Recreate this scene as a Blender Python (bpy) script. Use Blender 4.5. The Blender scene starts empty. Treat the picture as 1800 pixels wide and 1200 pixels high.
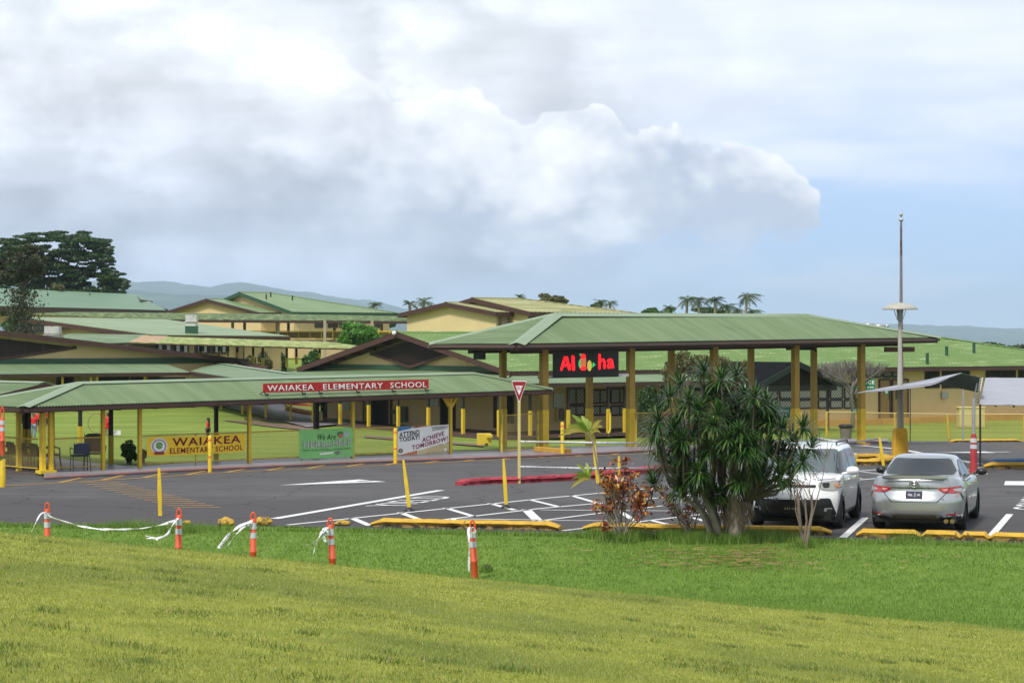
import bpy, bmesh, math, random
import numpy as np
from mathutils import Vector, Matrix, Euler, noise
from mathutils.bvhtree import BVHTree
random.seed(7); rng = np.random.default_rng(7)
sc = bpy.context.scene; COL = sc.collection
R = math.radians
# ---------------------------------------------------------------- camera
F = 3800.0; H = 3.73           # focal length in photo pixels, eye height above the parking lot
cam = bpy.data.cameras.new('camera'); cam.sensor_width = 36; cam.lens = F/1800*36
cam.clip_start = .5; cam.clip_end = 30000
co = bpy.data.objects.new('camera', cam); COL.objects.link(co)
co.location = (0, 0, H); co.rotation_euler = (R(90), 0, 0); sc.camera = co
sc.view_settings.view_transform = 'Standard'; sc.view_settings.look = 'None'
sc.view_settings.gamma = 1; sc.view_settings.exposure = 0.5
sc.cycles.max_bounces = 6; sc.cycles.transparent_max_bounces = 8; sc.cycles.volume_bounces = 2
# ---------------------------------------------------------------- sun and sky
SUN_EL, SUN_AZ = 50.0, 208.0    # degrees; azimuth measured clockwise from +Y
sun = bpy.data.lights.new('sun', 'SUN'); sun.energy = 2.5; sun.angle = R(9); sun.color = (1, .96, .89)
so = bpy.data.objects.new('sun', sun); COL.objects.link(so)
sd = Vector((math.sin(R(SUN_AZ))*math.cos(R(SUN_EL)), math.cos(R(SUN_AZ))*math.cos(R(SUN_EL)), math.sin(R(SUN_EL))))
so.rotation_euler = sd.to_track_quat('Z', 'Y').to_euler()
world = bpy.data.worlds.new('World'); sc.world = world; world.use_nodes = True

class NT:                        # terse node-tree builder
    def __init__(s, t): s.t = t; t.nodes.clear()
    def n(s, ty, **k):
        nd = s.t.nodes.new(ty)
        for a, v in k.items():
            if a.startswith('i_'):
                key = a[2:]; key = int(key) if key.isdigit() else key.replace('_', ' ')
                nd.inputs[key].default_value = v
            else: setattr(nd, a, v)
        return nd
    def l(s, a, b): s.t.links.new(a, b)
    def math(s, op, a, b=None, c=None, clamp=False):
        nd = s.t.nodes.new('ShaderNodeMath'); nd.operation = op; nd.use_clamp = clamp
        for i, x in enumerate((a, b, c)):
            if x is None: continue
            if isinstance(x, (int, float)): nd.inputs[i].default_value = x
            else: s.l(x, nd.inputs[i])
        return nd.outputs[0]
    def mix(s, f, a, b, ty='MIX'):
        nd = s.t.nodes.new('ShaderNodeMix'); nd.data_type = 'RGBA'; nd.blend_type = ty
        for i, x in ((0, f), (6, a), (7, b)):
            if isinstance(x, (int, float)): nd.inputs[i].default_value = x
            elif isinstance(x, (tuple, list)): nd.inputs[i].default_value = (*x[:3], 1)
            else: s.l(x, nd.inputs[i])
        return nd.outputs[2]
    def ramp(s, f, stops, interp='LINEAR'):
        nd = s.t.nodes.new('ShaderNodeValToRGB'); cr = nd.color_ramp; cr.interpolation = interp
        while len(cr.elements) < len(stops): cr.elements.new(0.5)
        for e, (p, c) in zip(cr.elements, stops):
            e.position = p; e.color = (c, c, c, 1) if isinstance(c, (int, float)) else (*c[:3], 1)
        s.l(f, nd.inputs[0]); return nd.outputs[0]
    def noise(s, vec, scale, detail=4, rough=.55, dist=0):
        nd = s.n('ShaderNodeTexNoise'); nd.inputs['Scale'].default_value = scale
        nd.inputs['Detail'].default_value = detail; nd.inputs['Roughness'].default_value = rough
        nd.inputs['Distortion'].default_value = dist
        if vec is not None: s.l(vec, nd.inputs['Vector'])
        return nd.outputs['Fac']
    def ss(s, x, a, b):          # smoothstep
        nd = s.t.nodes.new('ShaderNodeMapRange'); nd.interpolation_type = 'SMOOTHSTEP'
        nd.inputs[1].default_value = a; nd.inputs[2].default_value = b; s.l(x, nd.inputs[0]); return nd.outputs[0]

def L(r, g, b):                  # sRGB 0-255 -> linear
    f = lambda c: (c/255/12.92) if c <= 10.3 else ((c/255+.055)/1.055)**2.4
    return (f(r), f(g), f(b))

def build_world():
    t = NT(world.node_tree)
    out = t.n('ShaderNodeOutputWorld'); bg = t.n('ShaderNodeBackground'); t.l(bg.outputs[0], out.inputs[0])
    tc = t.n('ShaderNodeTexCoord'); sep = t.n('ShaderNodeSeparateXYZ'); t.l(tc.outputs['Generated'], sep.inputs[0])
    x, y, z = sep.outputs
    az = t.math('ARCTAN2', x, y); el = t.math('ARCSINE', z)        # true azimuth and elevation of the sky direction
    sky = t.n('ShaderNodeTexSky', sky_type='NISHITA', sun_disc=False, sun_elevation=R(SUN_EL), sun_rotation=R(SUN_AZ))
    skyc = t.mix(1, sky.outputs[0], (.085, .085, .085), 'MULTIPLY')
    # clear air low over the horizon
    blue = t.ramp(t.math('MULTIPLY', el, 5.0), [(0, L(204, 224, 252)), (.14, L(176, 210, 254)), (.35, L(170, 203, 250)), (.55, L(196, 212, 244)), (.75, L(222, 230, 244)), (1, L(228, 236, 246))])
    skyc = t.mix(.82, skyc, blue)
    def cvec(sx, sy, off=0):
        c = t.n('ShaderNodeCombineXYZ'); t.l(t.math('MULTIPLY', az, sx), c.inputs[0]); t.l(t.math('MULTIPLY', el, sy), c.inputs[1]); c.inputs[2].default_value = off
        return c.outputs[0]
    elc = t.math('MULTIPLY', el, 6.0)      # 0..1 over the lowest 9.5 degrees
    # high thin veil, thicker upward, streaky
    veil = t.noise(cvec(5, 26, 3.1), 1.6, 6, .55)
    vm = t.math('ADD', t.math('MULTIPLY', t.ss(veil, .30, .70), .60), .32)
    vm = t.math('MULTIPLY', vm, t.ss(t.math('ADD', el, t.math('MULTIPLY', t.math('SUBTRACT', veil, .5), .04)), .052, .100), None, True)
    col = t.mix(vm, skyc, L(236, 241, 251))
    wsp = t.noise(cvec(9, 55, 7), 1.0, 6, .55); col = t.mix(t.math('MULTIPLY', t.ss(wsp, .50, .72), .5), col, L(216, 224, 242))
    # broad stratocumulus sheet filling the left
    n1 = t.noise(cvec(11, 19, 0), 1.0, 8, .55, .3); ns = t.noise(cvec(9, 70, 4), 1.0, 6, .55); n2 = t.noise(cvec(70, 80, 5), 1.0, 6, .58)
    elc = t.math('MULTIPLY', el, 6.0)
    v0 = t.n('ShaderNodeTexVoronoi', feature='SMOOTH_F1'); v0.inputs['Scale'].default_value = 1; v0.inputs['Smoothness'].default_value = .5
    wv = t.n('ShaderNodeVectorMath', operation='ADD'); t.l(cvec(26, 40, 3), wv.inputs[0]); cw = t.n('ShaderNodeCombineXYZ'); t.l(t.math('MULTIPLY', n2, 1.1), cw.inputs[0]); t.l(t.math('MULTIPLY', n1, 1.6), cw.inputs[1]); t.l(cw.outputs[0], wv.inputs[1]); t.l(wv.outputs[0], v0.inputs['Vector'])
    lump0 = t.math('ADD', t.math('SUBTRACT', .42, v0.outputs['Distance']), t.math('MULTIPLY', t.math('SUBTRACT', n2, .5), .35))
    ramp = t.ramp(elc, [(0, L(214, 228, 250)), (.13, L(210, 220, 245)), (.24, L(204, 212, 232)), (.34, L(204, 211, 228)), (.50, L(218, 223, 235)), (.72, L(232, 235, 243)), (1, L(234, 240, 249))])
    mod = t.math('ADD', t.math('MULTIPLY', t.math('SUBTRACT', n1, .5), 1.15), t.math('ADD', t.math('MULTIPLY', lump0, .58), t.math('MULTIPLY', t.math('SUBTRACT', ns, .5), .40)))
    brt = t.math('ADD', 1.0, mod); sheetc = t.n('ShaderNodeVectorMath', operation='SCALE'); t.l(ramp, sheetc.inputs[0]); t.l(brt, sheetc.inputs['Scale']); sheetc = sheetc.outputs[0]
    lim = t.math('ADD', t.math('MULTIPLY', az, -1), t.math('MULTIPLY', t.math('SUBTRACT', n1, .5), .26))
    sheet = t.math('MULTIPLY', t.ss(lim, -.16, .02), t.ss(el, .000, .03))
    col = t.mix(t.math('MULTIPLY', sheet, .95), col, sheetc)
    # cumulus: heaps of vapour, each at its own bearing and height above the horizon (degrees)
    vor = t.n('ShaderNodeTexVoronoi', feature='SMOOTH_F1'); vor.inputs['Scale'].default_value = 1; vor.inputs['Smoothness'].default_value = .35
    t.l(cvec(60, 68, 0.7), vor.inputs['Vector'])
    vor2 = t.n('ShaderNodeTexVoronoi', feature='SMOOTH_F1'); vor2.inputs['Scale'].default_value = 1; vor2.inputs['Smoothness'].default_value = .3
    t.l(cvec(150, 170, 2), vor2.inputs['Vector'])
    lump = t.math('ADD', t.math('MULTIPLY', t.math('SUBTRACT', .5, vor.outputs['Distance']), .46), t.math('MULTIPLY', t.math('SUBTRACT', .5, vor2.outputs['Distance']), .20))
    lump = t.math('ADD', lump, t.math('MULTIPLY', t.math('SUBTRACT', n2, .5), .34))
    wx = t.math('ADD', az, t.math('MULTIPLY', t.math('SUBTRACT', n2, .5), .010)); d = None
    for (ca, ce, cr) in ((3.8, 4.1, 1.75), (4.7, 4.45, 1.10), (5.8, 4.35, 1.10), (7.0, 4.0, .95), (7.3, 3.4, .90), (5.9, 3.4, 1.2), (1.6, 4.3, 2.2), (-1.6, 4.1, 2.8), (-6, 4.6, 3.6)):
        dx = t.math('SUBTRACT', wx, R(ca)); dy = t.math('MULTIPLY', t.math('SUBTRACT', el, R(ce)), 1.12)
        f = t.math('SUBTRACT', 1.0, t.math('MULTIPLY', t.math('SQRT', t.math('ADD', t.math('MULTIPLY', dx, dx), t.math('MULTIPLY', dy, dy))), 1/R(cr)))
        f = t.math('MULTIPLY', f, cr/1.2)
        if d is None: d = f
        else:
            sm = t.n('ShaderNodeMath', operation='SMOOTH_MAX'); t.l(d, sm.inputs[0]); t.l(f, sm.inputs[1]); sm.inputs[2].default_value = .12; d = sm.outputs[0]
    dd = t.math('ADD', d, lump)
    m = t.math('MULTIPLY', t.ss(dd, .02, .10), t.ss(t.math('ADD', el, t.math('MULTIPLY', t.math('SUBTRACT', ns, .5), .035)), .034, .060))
    m = t.math('MULTIPLY', m, t.ss(az, -.16, .03))
    inner = t.math('ADD', t.math('MULTIPLY', t.math('SUBTRACT', n1, .5), 1.7), t.math('MULTIPLY', lump, .7))
    inner = t.math('ADD', inner, t.math('MULTIPLY', t.math('SUBTRACT', el, .075), 8.0))
    inner = t.math('ADD', inner, t.math('ADD', t.math('MULTIPLY', lump0, .62), t.math('MULTIPLY', t.math('SUBTRACT', ns, .5), .35)))
    inner = t.math('ADD', .60, t.math('SUBTRACT', inner, t.math('MULTIPLY', t.ss(dd, .0, .40), .16)))
    ccol = t.ramp(inner, [(.05, L(186, 195, 216)), (.24, L(203, 210, 225)), (.42, L(224, 229, 238)), (.60, L(240, 243, 249)), (.9, (.99, 1.0, 1.0))])
    col = t.mix(m, col, ccol)
    # overcast rest of the dome (behind and above the viewer)
    up = t.ss(el, .16, .4); back = t.ss(t.math('ABSOLUTE', az), .35, .7)
    over = t.ramp(t.noise(cvec(2, 3, 8), 1.3, 5), [(.3, L(168, 180, 200)), (.7, L(228, 232, 238))])
    over = t.mix(t.ss(el, -.02, .0), L(70, 92, 50), over)
    col = t.mix(t.math('MAXIMUM', up, back), col, over)
    t.l(col, bg.inputs['Color']); bg.inputs['Strength'].default_value = 0.88
build_world()

# ---------------------------------------------------------------- projection helpers: photo measurements -> world metres
def smooth(x, a, b):
    t = min(1, max(0, (x-a)/(b-a))); return t*t*(3-2*t)
def lerp(a, b, t): return a+(b-a)*t
KERB = [(-60, 46.5), (-10.5, 44.3), (-2.8, 43.0), (9.4, 39.9), (60, 27)]
def kerbY(x):
    for (a, ya), (b, yb) in zip(KERB, KERB[1:]):
        if x <= b or b == KERB[-1][0]: return ya+(yb-ya)*(x-a)/(b-a)
def T(x, y):                     # terrain height of lot, field and beyond
    z = -smooth(y, 72, 100)*lerp(.3, .7, smooth(x, -12, 4))
    z += 2.6*smooth(y, 130, 166)
    if y > 300: z -= 25*smooth(y, 300, 1500)
    return z
def ground(x, y):
    ky = kerbY(max(-60, min(60, x)))
    if y >= ky: return T(x, y)
    bank = 2.13-.056*y-.1*x
    bank = max(bank, -.45) if bank < -.45 else bank
    sw = -.30+.30*smooth(y, ky-6, ky-.2)-.02
    s = smooth(y, 28.5, 35)
    return bank*(1-s)+sw*s
def P(px, py, Y): return Vector(((px-900)/F*Y, Y, H-(py-600)/F*Y))
def G(px, py, off=0.0, fn=T):
    Y = H*F/max(py-600, 1)
    for _ in range(30):
        z = fn((px-900)/F*Y, Y)+off; Y = .5*Y+.5*(H-z)*F/(py-600)
    return Vector(((px-900)/F*Y, Y, fn((px-900)/F*Y, Y)+off))
def pxcol(O, d, px):             # parameter t where the ground line O+t*d crosses photo column px
    k = (px-900)/F
    return (k*O[1]-O[0])/(d[0]-k*d[1])
def zat(py, Y): return H-(py-600)*Y/F
def V2(x, y, z=0): return Vector((x, y, z))

# ---------------------------------------------------------------- scene-graph helpers
def tag(o, label=None, cat=None, group=None, kind=None):
    if label: o['label'] = label
    if cat: o['category'] = cat
    if group: o['group'] = group
    if kind: o['kind'] = kind
    return o
def empty(name, loc, label, cat, group=None, rz=0):
    o = bpy.data.objects.new(name, None); COL.objects.link(o); o.location = loc; o.rotation_euler = (0, 0, rz)
    o.empty_display_size = .2
    if rz: o['_loc'] = 1
    return tag(o, label, cat, group)
def mesh_obj(name, me, mat, parent=None, local=False, loc=None):
    o = bpy.data.objects.new(name, me); COL.objects.link(o)
    if mat is not None and not me.materials:
        for m in (mat if isinstance(mat, (list, tuple)) else [mat]): me.materials.append(m)
    if parent is not None:
        o.parent = parent
        if not local:
            top = parent
            base = Vector(top.location)
            while top.parent: top = top.parent; base = base+top.location
            if top.get('_loc') is None and parent.type == 'EMPTY': me.transform(Matrix.Translation(-base))
            elif top.get('_loc') is None: me.transform(Matrix.Translation(-base))
    elif loc is not None:
        me.transform(Matrix.Translation(-Vector(loc))); o.location = loc
    return o
def copy_tree(o, parent=None):
    c = o.copy(); COL.objects.link(c); c.parent = parent
    for ch in list(o.children): copy_tree(ch, c)
    return c

class MB:
    def __init__(s): s.v = []; s.f = []; s.mi = []; s.cur = 0; s.sm = []
    def add(s, vs, fs, smooth=False):
        b = len(s.v); s.v += [tuple(v) for v in vs]
        for f in fs: s.f.append(tuple(i+b for i in f)); s.mi.append(s.cur); s.sm.append(smooth)
        return s
    def obox(s, c, a, b, d):     # centre and three half-vectors
        c, a, b, d = map(Vector, (c, a, b, d))
        vs = [c+i*a+j*b+k*d for k in (-1, 1) for j in (-1, 1) for i in (-1, 1)]
        if a.cross(b).dot(d) < 0: fl = True
        else: fl = False
        fs = [(0, 2, 3, 1), (4, 5, 7, 6), (0, 1, 5, 4), (2, 6, 7, 3), (0, 4, 6, 2), (1, 3, 7, 5)]
        if fl: fs = [f[::-1] for f in fs]
        return s.add(vs, fs)
    def box(s, c, sz, rz=0):
        ca, sa = math.cos(rz), math.sin(rz)
        return s.obox(c, Vector((ca, sa, 0))*sz[0]/2, Vector((-sa, ca, 0))*sz[1]/2, Vector((0, 0, sz[2]/2)))
    def beam(s, p, q, w, h, up=(0, 0, 1)):
        p, q = Vector(p), Vector(q); d = q-p; side = d.cross(Vector(up))
        if side.length < 1e-6: side = d.cross(Vector((1, 0, 0)))
        side.normalize(); u = side.cross(d).normalized()
        return s.obox((p+q)/2, d/2, side*w/2, u*h/2)
    def poly(s, pts): return s.add(pts, [tuple(range(len(pts)))])
    def slab(s, pts, ext):       # polygon extruded by vector ext
        pts = [Vector(p) for p in pts]; ext = Vector(ext); n = len(pts)
        vs = pts+[p+ext for p in pts]
        nn = Vector((0, 0, 0))
        for i in range(n): nn += (pts[i]-pts[0]).cross(pts[(i+1) % n]-pts[0])
        fs = [tuple(range(n)), tuple(range(2*n-1, n-1, -1))]+[(i, i+n, (i+1) % n+n, (i+1) % n) for i in range(n)]
        if nn.dot(ext) > 0: fs = [f[::-1] for f in fs]
        return s.add(vs, fs)
    def tube(s, pts, r, n=8, cap=True, smooth=True):
        pts = [Vector(p) for p in pts]; rs = r if isinstance(r, (list, tuple)) else [r]*len(pts)
        vs = []; pu = None
        for i, p in enumerate(pts):
            d = (pts[min(i+1, len(pts)-1)]-pts[max(i-1, 0)])
            if d.length < 1e-9: d = Vector((0, 0, 1))
            d.normalize()
            if pu is None: pu = d.cross(Vector((0, 0, 1)) if abs(d.z) < .9 else Vector((1, 0, 0))).normalized()
            u = (pu-d*pu.dot(d))
            u = u.normalized() if u.length > 1e-6 else d.orthogonal().normalized()
            pu = u; w = d.cross(u)
            for k in range(n):
                a = 2*math.pi*k/n; vs.append(p+(u*math.cos(a)+w*math.sin(a))*rs[i])
        fs = [(i*n+k, i*n+(k+1) % n, (i+1)*n+(k+1) % n, (i+1)*n+k) for i in range(len(pts)-1) for k in range(n)]
        s.add(vs, fs, smooth)
        if cap: s.add(vs[:n], [tuple(range(n))[::-1]]); s.add(vs[-n:], [tuple(range(n))])
        return s
    def lathe(s, c, prof, n=16, smooth=True):
        c = Vector(c); vs = [c+Vector((r*math.cos(2*math.pi*k/n), r*math.sin(2*math.pi*k/n), z)) for r, z in prof for k in range(n)]
        fs = [(i*n+k, i*n+(k+1) % n, (i+1)*n+(k+1) % n, (i+1)*n+k) for i in range(len(prof)-1) for k in range(n)]
        s.add(vs, fs, smooth); s.add(vs[:n], [tuple(range(n))[::-1]]); s.add(vs[-n:], [tuple(range(n))]); return s
    def grid(s, fn, nu, nv, smooth=True):
        vs = [fn(i/nu, j/nv) for j in range(nv+1) for i in range(nu+1)]
        fs = [(j*(nu+1)+i, j*(nu+1)+i+1, (j+1)*(nu+1)+i+1, (j+1)*(nu+1)+i) for j in range(nv) for i in range(nu)]
        return s.add(vs, fs, smooth)
    def mesh(s, name='m'):
        me = bpy.data.meshes.new(name); me.from_pydata(s.v, [], s.f)
        me.polygons.foreach_set('material_index', s.mi); me.polygons.foreach_set('use_smooth', s.sm); me.update(); return me
    def build(s, name, mat, parent=None, local=False, loc=None, bevel=0):
        o = mesh_obj(name, s.mesh(name), mat, parent, local, loc)
        if bevel: md = o.modifiers.new('bevel', 'BEVEL'); md.width = bevel; md.segments = 2; md.limit_method = 'ANGLE'
        return o

def np_mesh(name, verts, faces_n, smooth=False):   # verts (N,3); every face has faces_n consecutive vertices
    me = bpy.data.meshes.new(name); nv = len(verts); nf = nv//faces_n
    me.vertices.add(nv); me.vertices.foreach_set('co', np.ascontiguousarray(verts, dtype=np.float32).ravel())
    me.loops.add(nv); me.loops.foreach_set('vertex_index', np.arange(nv, dtype=np.int32))
    me.polygons.add(nf); me.polygons.foreach_set('loop_start', np.arange(0, nv, faces_n, dtype=np.int32))
    try: me.polygons.foreach_set('loop_total', np.full(nf, faces_n, dtype=np.int32))
    except Exception: pass
    me.update(calc_edges=True); me.validate(); return me

def text_mesh(txt, O, xv, yv, ext=.01, bold=.0, shear=0, mono=False):
    """mesh of the word fitted to the parallelogram O, O+xv, O+yv; raised by ext along xv x yv"""
    cu = bpy.data.curves.new('t', 'FONT'); cu.body = txt; cu.size = 1; cu.offset = bold; cu.extrude = .5; cu.space_character = 1.12; cu.shear = shear
    cu.resolution_u = 3
    ob = bpy.data.objects.new('t', cu); COL.objects.link(ob)
    dg = bpy.context.evaluated_depsgraph_get(); me = bpy.data.meshes.new_from_object(ob.evaluated_get(dg))
    bpy.data.objects.remove(ob); bpy.data.curves.remove(cu)
    n = len(me.vertices); a = np.empty(n*3, dtype=np.float32); me.vertices.foreach_get('co', a); a = a.reshape(-1, 3)
    mn, mx = a.min(0), a.max(0); a = (a-mn)/np.maximum(mx-mn, 1e-6)
    xv, yv, O = Vector(xv), Vector(yv), Vector(O); nn = xv.cross(yv).normalized()
    w = np.outer(a[:, 0], xv)+np.outer(a[:, 1], yv)+np.outer(a[:, 2]*ext, nn)+np.array(O)
    me.vertices.foreach_set('co', w.astype(np.float32).ravel()); me.update(); me.materials.clear(); return me

# ---------------------------------------------------------------- materials
MATS = {}
def mat(name, col, rough=.6, metal=0, var=.12, vscale=2.0, col2=None, c2scale=1.0, c2range=(.5, .62), bump=0, bscale=30,
        coat=0, emit=0, streak=None, spec=.5, trans=0):
    if name in MATS: return MATS[name]
    m = bpy.data.materials.new(name); MATS[name] = m; m.use_nodes = True; t = NT(m.node_tree)
    out = t.n('ShaderNodeOutputMaterial'); b = t.n('ShaderNodeBsdfPrincipled'); t.l(b.outputs[0], out.inputs[0])
    geo = t.n('ShaderNodeNewGeometry'); pos = geo.outputs['Position']
    b.inputs['Roughness'].default_value = rough; b.inputs['Metallic'].default_value = metal; b.inputs['Specular IOR Level'].default_value = spec
    b.inputs['Coat Weight'].default_value = coat; b.inputs['Coat Roughness'].default_value = .05
    c = None
    if var:
        n = t.noise(pos, vscale, 6, .6)
        c = t.mix(t.ramp(n, [(.25, 0.0), (.75, 1.0)]), tuple(x*(1-var) for x in col), tuple(min(1, x*(1+var)) for x in col))
    if col2:
        mp = pos
        if streak:
            vm = t.n('ShaderNodeMapping'); vm.inputs['Scale'].default_value = streak; t.l(pos, vm.inputs[0]); mp = vm.outputs[0]
        f = t.ss(t.noise(mp, c2scale, 7, .62), *c2range)
        c = t.mix(f, c if c is not None else col, col2)
    if c is None: b.inputs['Base Color'].default_value = (*col, 1)
    else: t.l(c, b.inputs['Base Color'])
    if bump:
        bp = t.n('ShaderNodeBump'); bp.inputs['Strength'].default_value = bump; bp.inputs['Distance'].default_value = .02
        t.l(t.noise(pos, bscale, 5, .6), bp.inputs['Height']); t.l(bp.outputs[0], b.inputs['Normal'])
    if emit: b.inputs['Emission Color'].default_value = (*col, 1); b.inputs['Emission Strength'].default_value = emit
    if trans: b.inputs['Transmission Weight'].default_value = trans
    return m
def mat_leaf(name, c1, c2, c3=None, scale=1.2, rough=.5, trans=.25):
    m = bpy.data.materials.new(name); MATS[name] = m; m.use_nodes = True; t = NT(m.node_tree)
    out = t.n('ShaderNodeOutputMaterial'); b = t.n('ShaderNodeBsdfPrincipled')
    geo = t.n('ShaderNodeNewGeometry'); rp = geo.outputs['Random Per Island']
    n = t.noise(geo.outputs['Position'], scale, 3)
    c = t.mix(t.ramp(t.math('ADD', t.math('MULTIPLY', n, .8), t.math('MULTIPLY', rp, .35)), [(.3, 0.0), (.8, 1.0)]), c1, c2)
    if c3: c = t.mix(t.ss(rp, .86, .97), c, c3)
    t.l(c, b.inputs['Base Color']); b.inputs['Roughness'].default_value = rough
    tr = t.n('ShaderNodeBsdfTranslucent'); t.l(c, tr.inputs[0]); mx = t.n('ShaderNodeMixShader'); mx.inputs[0].default_value = trans
    t.l(b.outputs[0], mx.inputs[1]); t.l(tr.outputs[0], mx.inputs[2]); t.l(mx.outputs[0], out.inputs[0]); return m

yellow = mat('yellow_paint', (.72, .50, .022), .5, var=.16, vscale=5, col2=(.30, .20, .05), c2scale=9, c2range=(.6, .74))
ypost = mat('yellow_post', (.66, .46, .025), .5, var=.12, vscale=3, col2=(.36, .25, .05), c2scale=6, c2range=(.58, .75))
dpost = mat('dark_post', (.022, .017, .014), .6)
ypale = mat('pale_yellow', (.60, .50, .20), .6, var=.1, vscale=4)
brown = mat('brown_trim', (.055, .024, .018), .6, var=.25, vscale=3)
brownred = mat('redbrown_trim', (.065, .026, .019), .6, var=.25, vscale=3)
dark = mat('dark_void', (.012, .010, .009), .9, var=.2)
black = mat('black_plastic', (.015, .015, .016), .45, var=0)
beige = mat('beige_wall', (.67, .49, .255), .8, var=.06, vscale=.7, col2=(.36, .27, .12), c2scale=1.4, c2range=(.62, .85), streak=(1, 1, .12))
beige2 = mat('shaded_block_wall', (.46, .36, .20), .8, var=.08, vscale=1.2, col2=(.30, .22, .10), c2scale=2.2, c2range=(.6, .8), streak=(1, 1, .12))
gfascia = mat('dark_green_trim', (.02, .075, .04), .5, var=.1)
white = mat('white_paint', (.78, .78, .76), .6, var=.05)
whitetape = mat('white_tape', (.80, .80, .80), .4, var=.04)
galv = mat('galvanised', (.42, .43, .44), .4, metal=.5, var=.15, vscale=6)
def mat_roof(name, c, c2=None, streak=None, sc_=.25, rng_=(.45, .7), rough=.45, var=.05):
    return mat(name, c, rough, var=var, vscale=.5, col2=c2, c2scale=sc_, c2range=rng_, streak=streak, spec=.25)
roofg = mat_roof('green_roof_sheet', (.20, .275, .155), (.235, .31, .185), None, .5, (.5, .75))
roofg2 = mat_roof('pale_green_roof', (.215, .30, .165), (.255, .34, .20), None, .3, (.45, .7))
roofcap = mat('roof_ridge_cap', (.23, .30, .19), .5, var=.08)
# ================================================================ SETTING: ground
def mat_ground():
    m = bpy.data.materials.new('grass_ground'); m.use_nodes = True; t = NT(m.node_tree)
    out = t.n('ShaderNodeOutputMaterial'); b = t.n('ShaderNodeBsdfPrincipled'); t.l(b.outputs[0], out.inputs[0]); b.inputs['Roughness'].default_value = .9; b.inputs['Specular IOR Level'].default_value = .2
    geo = t.n('ShaderNodeNewGeometry'); p = geo.outputs['Position']; sep = t.n('ShaderNodeSeparateXYZ'); t.l(p, sep.inputs[0])
    fine = t.noise(p, 26, 6, .75); mid = t.noise(p, 2.3, 5, .6); big = t.noise(p, .28, 4, .55)
    bankc = t.mix(t.ramp(t.math('ADD', t.math('MULTIPLY', mid, .6), t.math('MULTIPLY', fine, .4)), [(.36, 0.), (.62, 1.)]), (.19, .23, .03), (.39, .41, .07))
    bankc = t.mix(t.ss(big, .48, .66), bankc, (.15, .20, .035))
    dry = t.ss(t.noise(p, .9, 6, .7), .62, .72); bankc = t.mix(t.math('MULTIPLY', dry, .7), bankc, (.16, .115, .04))
    swc = t.mix(t.ramp(t.math('ADD', t.math('MULTIPLY', mid, .55), t.math('MULTIPLY', fine, .45)), [(.36, 0.), (.64, 1.)]), (.09, .17, .018), (.18, .27, .04))
    fld = t.mix(t.ramp(t.math('ADD', t.math('MULTIPLY', t.noise(p, .35, 5), .7), t.math('MULTIPLY', fine, .3)), [(.35, 0.), (.65, 1.)]), (.12, .19, .018), (.21, .265, .045))
    # mowed field shows broad worn bands
    mp = t.n('ShaderNodeMapping'); mp.inputs['Scale'].default_value = (.05, .5, 1); t.l(p, mp.inputs[0])
    fld = t.mix(t.ss(t.noise(mp.outputs[0], 1, 4), .45, .7), fld, (.24, .29, .05))
    nb = t.math('MULTIPLY', t.math('SUBTRACT', mid, .5), 2.2)
    yb = t.math('ADD', sep.outputs[1], nb)
    c = t.mix(t.ss(yb, 28.4, 31.0), bankc, swc); c = t.mix(t.ss(yb, 48, 52), c, fld)
    far = t.ss(sep.outputs[1], 240, 330); c = t.mix(far, c, (.035, .06, .02))
    t.l(c, b.inputs['Base Color'])
    bp = t.n('ShaderNodeBump'); bp.inputs['Strength'].default_value = .6; bp.inputs['Distance'].default_value = .03; t.l(fine, bp.inputs['Height']); t.l(bp.outputs[0], b.inputs['Normal'])
    return m
grass_mat = mat_ground()
def under(x, y):                 # ground sheet dips a little where asphalt lies over it
    z = ground(x, y)
    if y >= kerbY(max(-60, min(60, x)))+.25: z -= .035
    return z
def build_ground():
    xs = sorted(set([-6400, -2500, -1200, -500, -250, -120, -80, -50, -35] + [round(-30+i*.5, 3) for i in range(121)] + [35, 50, 80, 120, 250, 500, 1200, 2500, 6400]))
    ys = [-350, -100, -30, -8] + [i*.8 for i in range(-4, 35)] + [28+i*.3 for i in range(63)] + [47+i*.9 for i in range(63)] + [105, 112, 120, 128, 134, 140, 146, 152, 158, 164, 170, 180, 200, 230, 260, 300, 400, 550, 750, 1000, 1500, 2500, 4700, 7500, 12000]
    ys = sorted(set(round(y, 3) for y in ys))
    mb = MB(); nx = len(xs)
    vs = [(x, y, under(x, y)) for y in ys for x in xs]
    fs = [(j*nx+i, j*nx+i+1, (j+1)*nx+i+1, (j+1)*nx+i) for j in range(len(ys)-1) for i in range(nx-1)]
    mb.add(vs, fs, True); o = mb.build('ground', grass_mat); tag(o, kind='structure', label='grass ground of the school campus', cat='ground')
build_ground()

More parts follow.
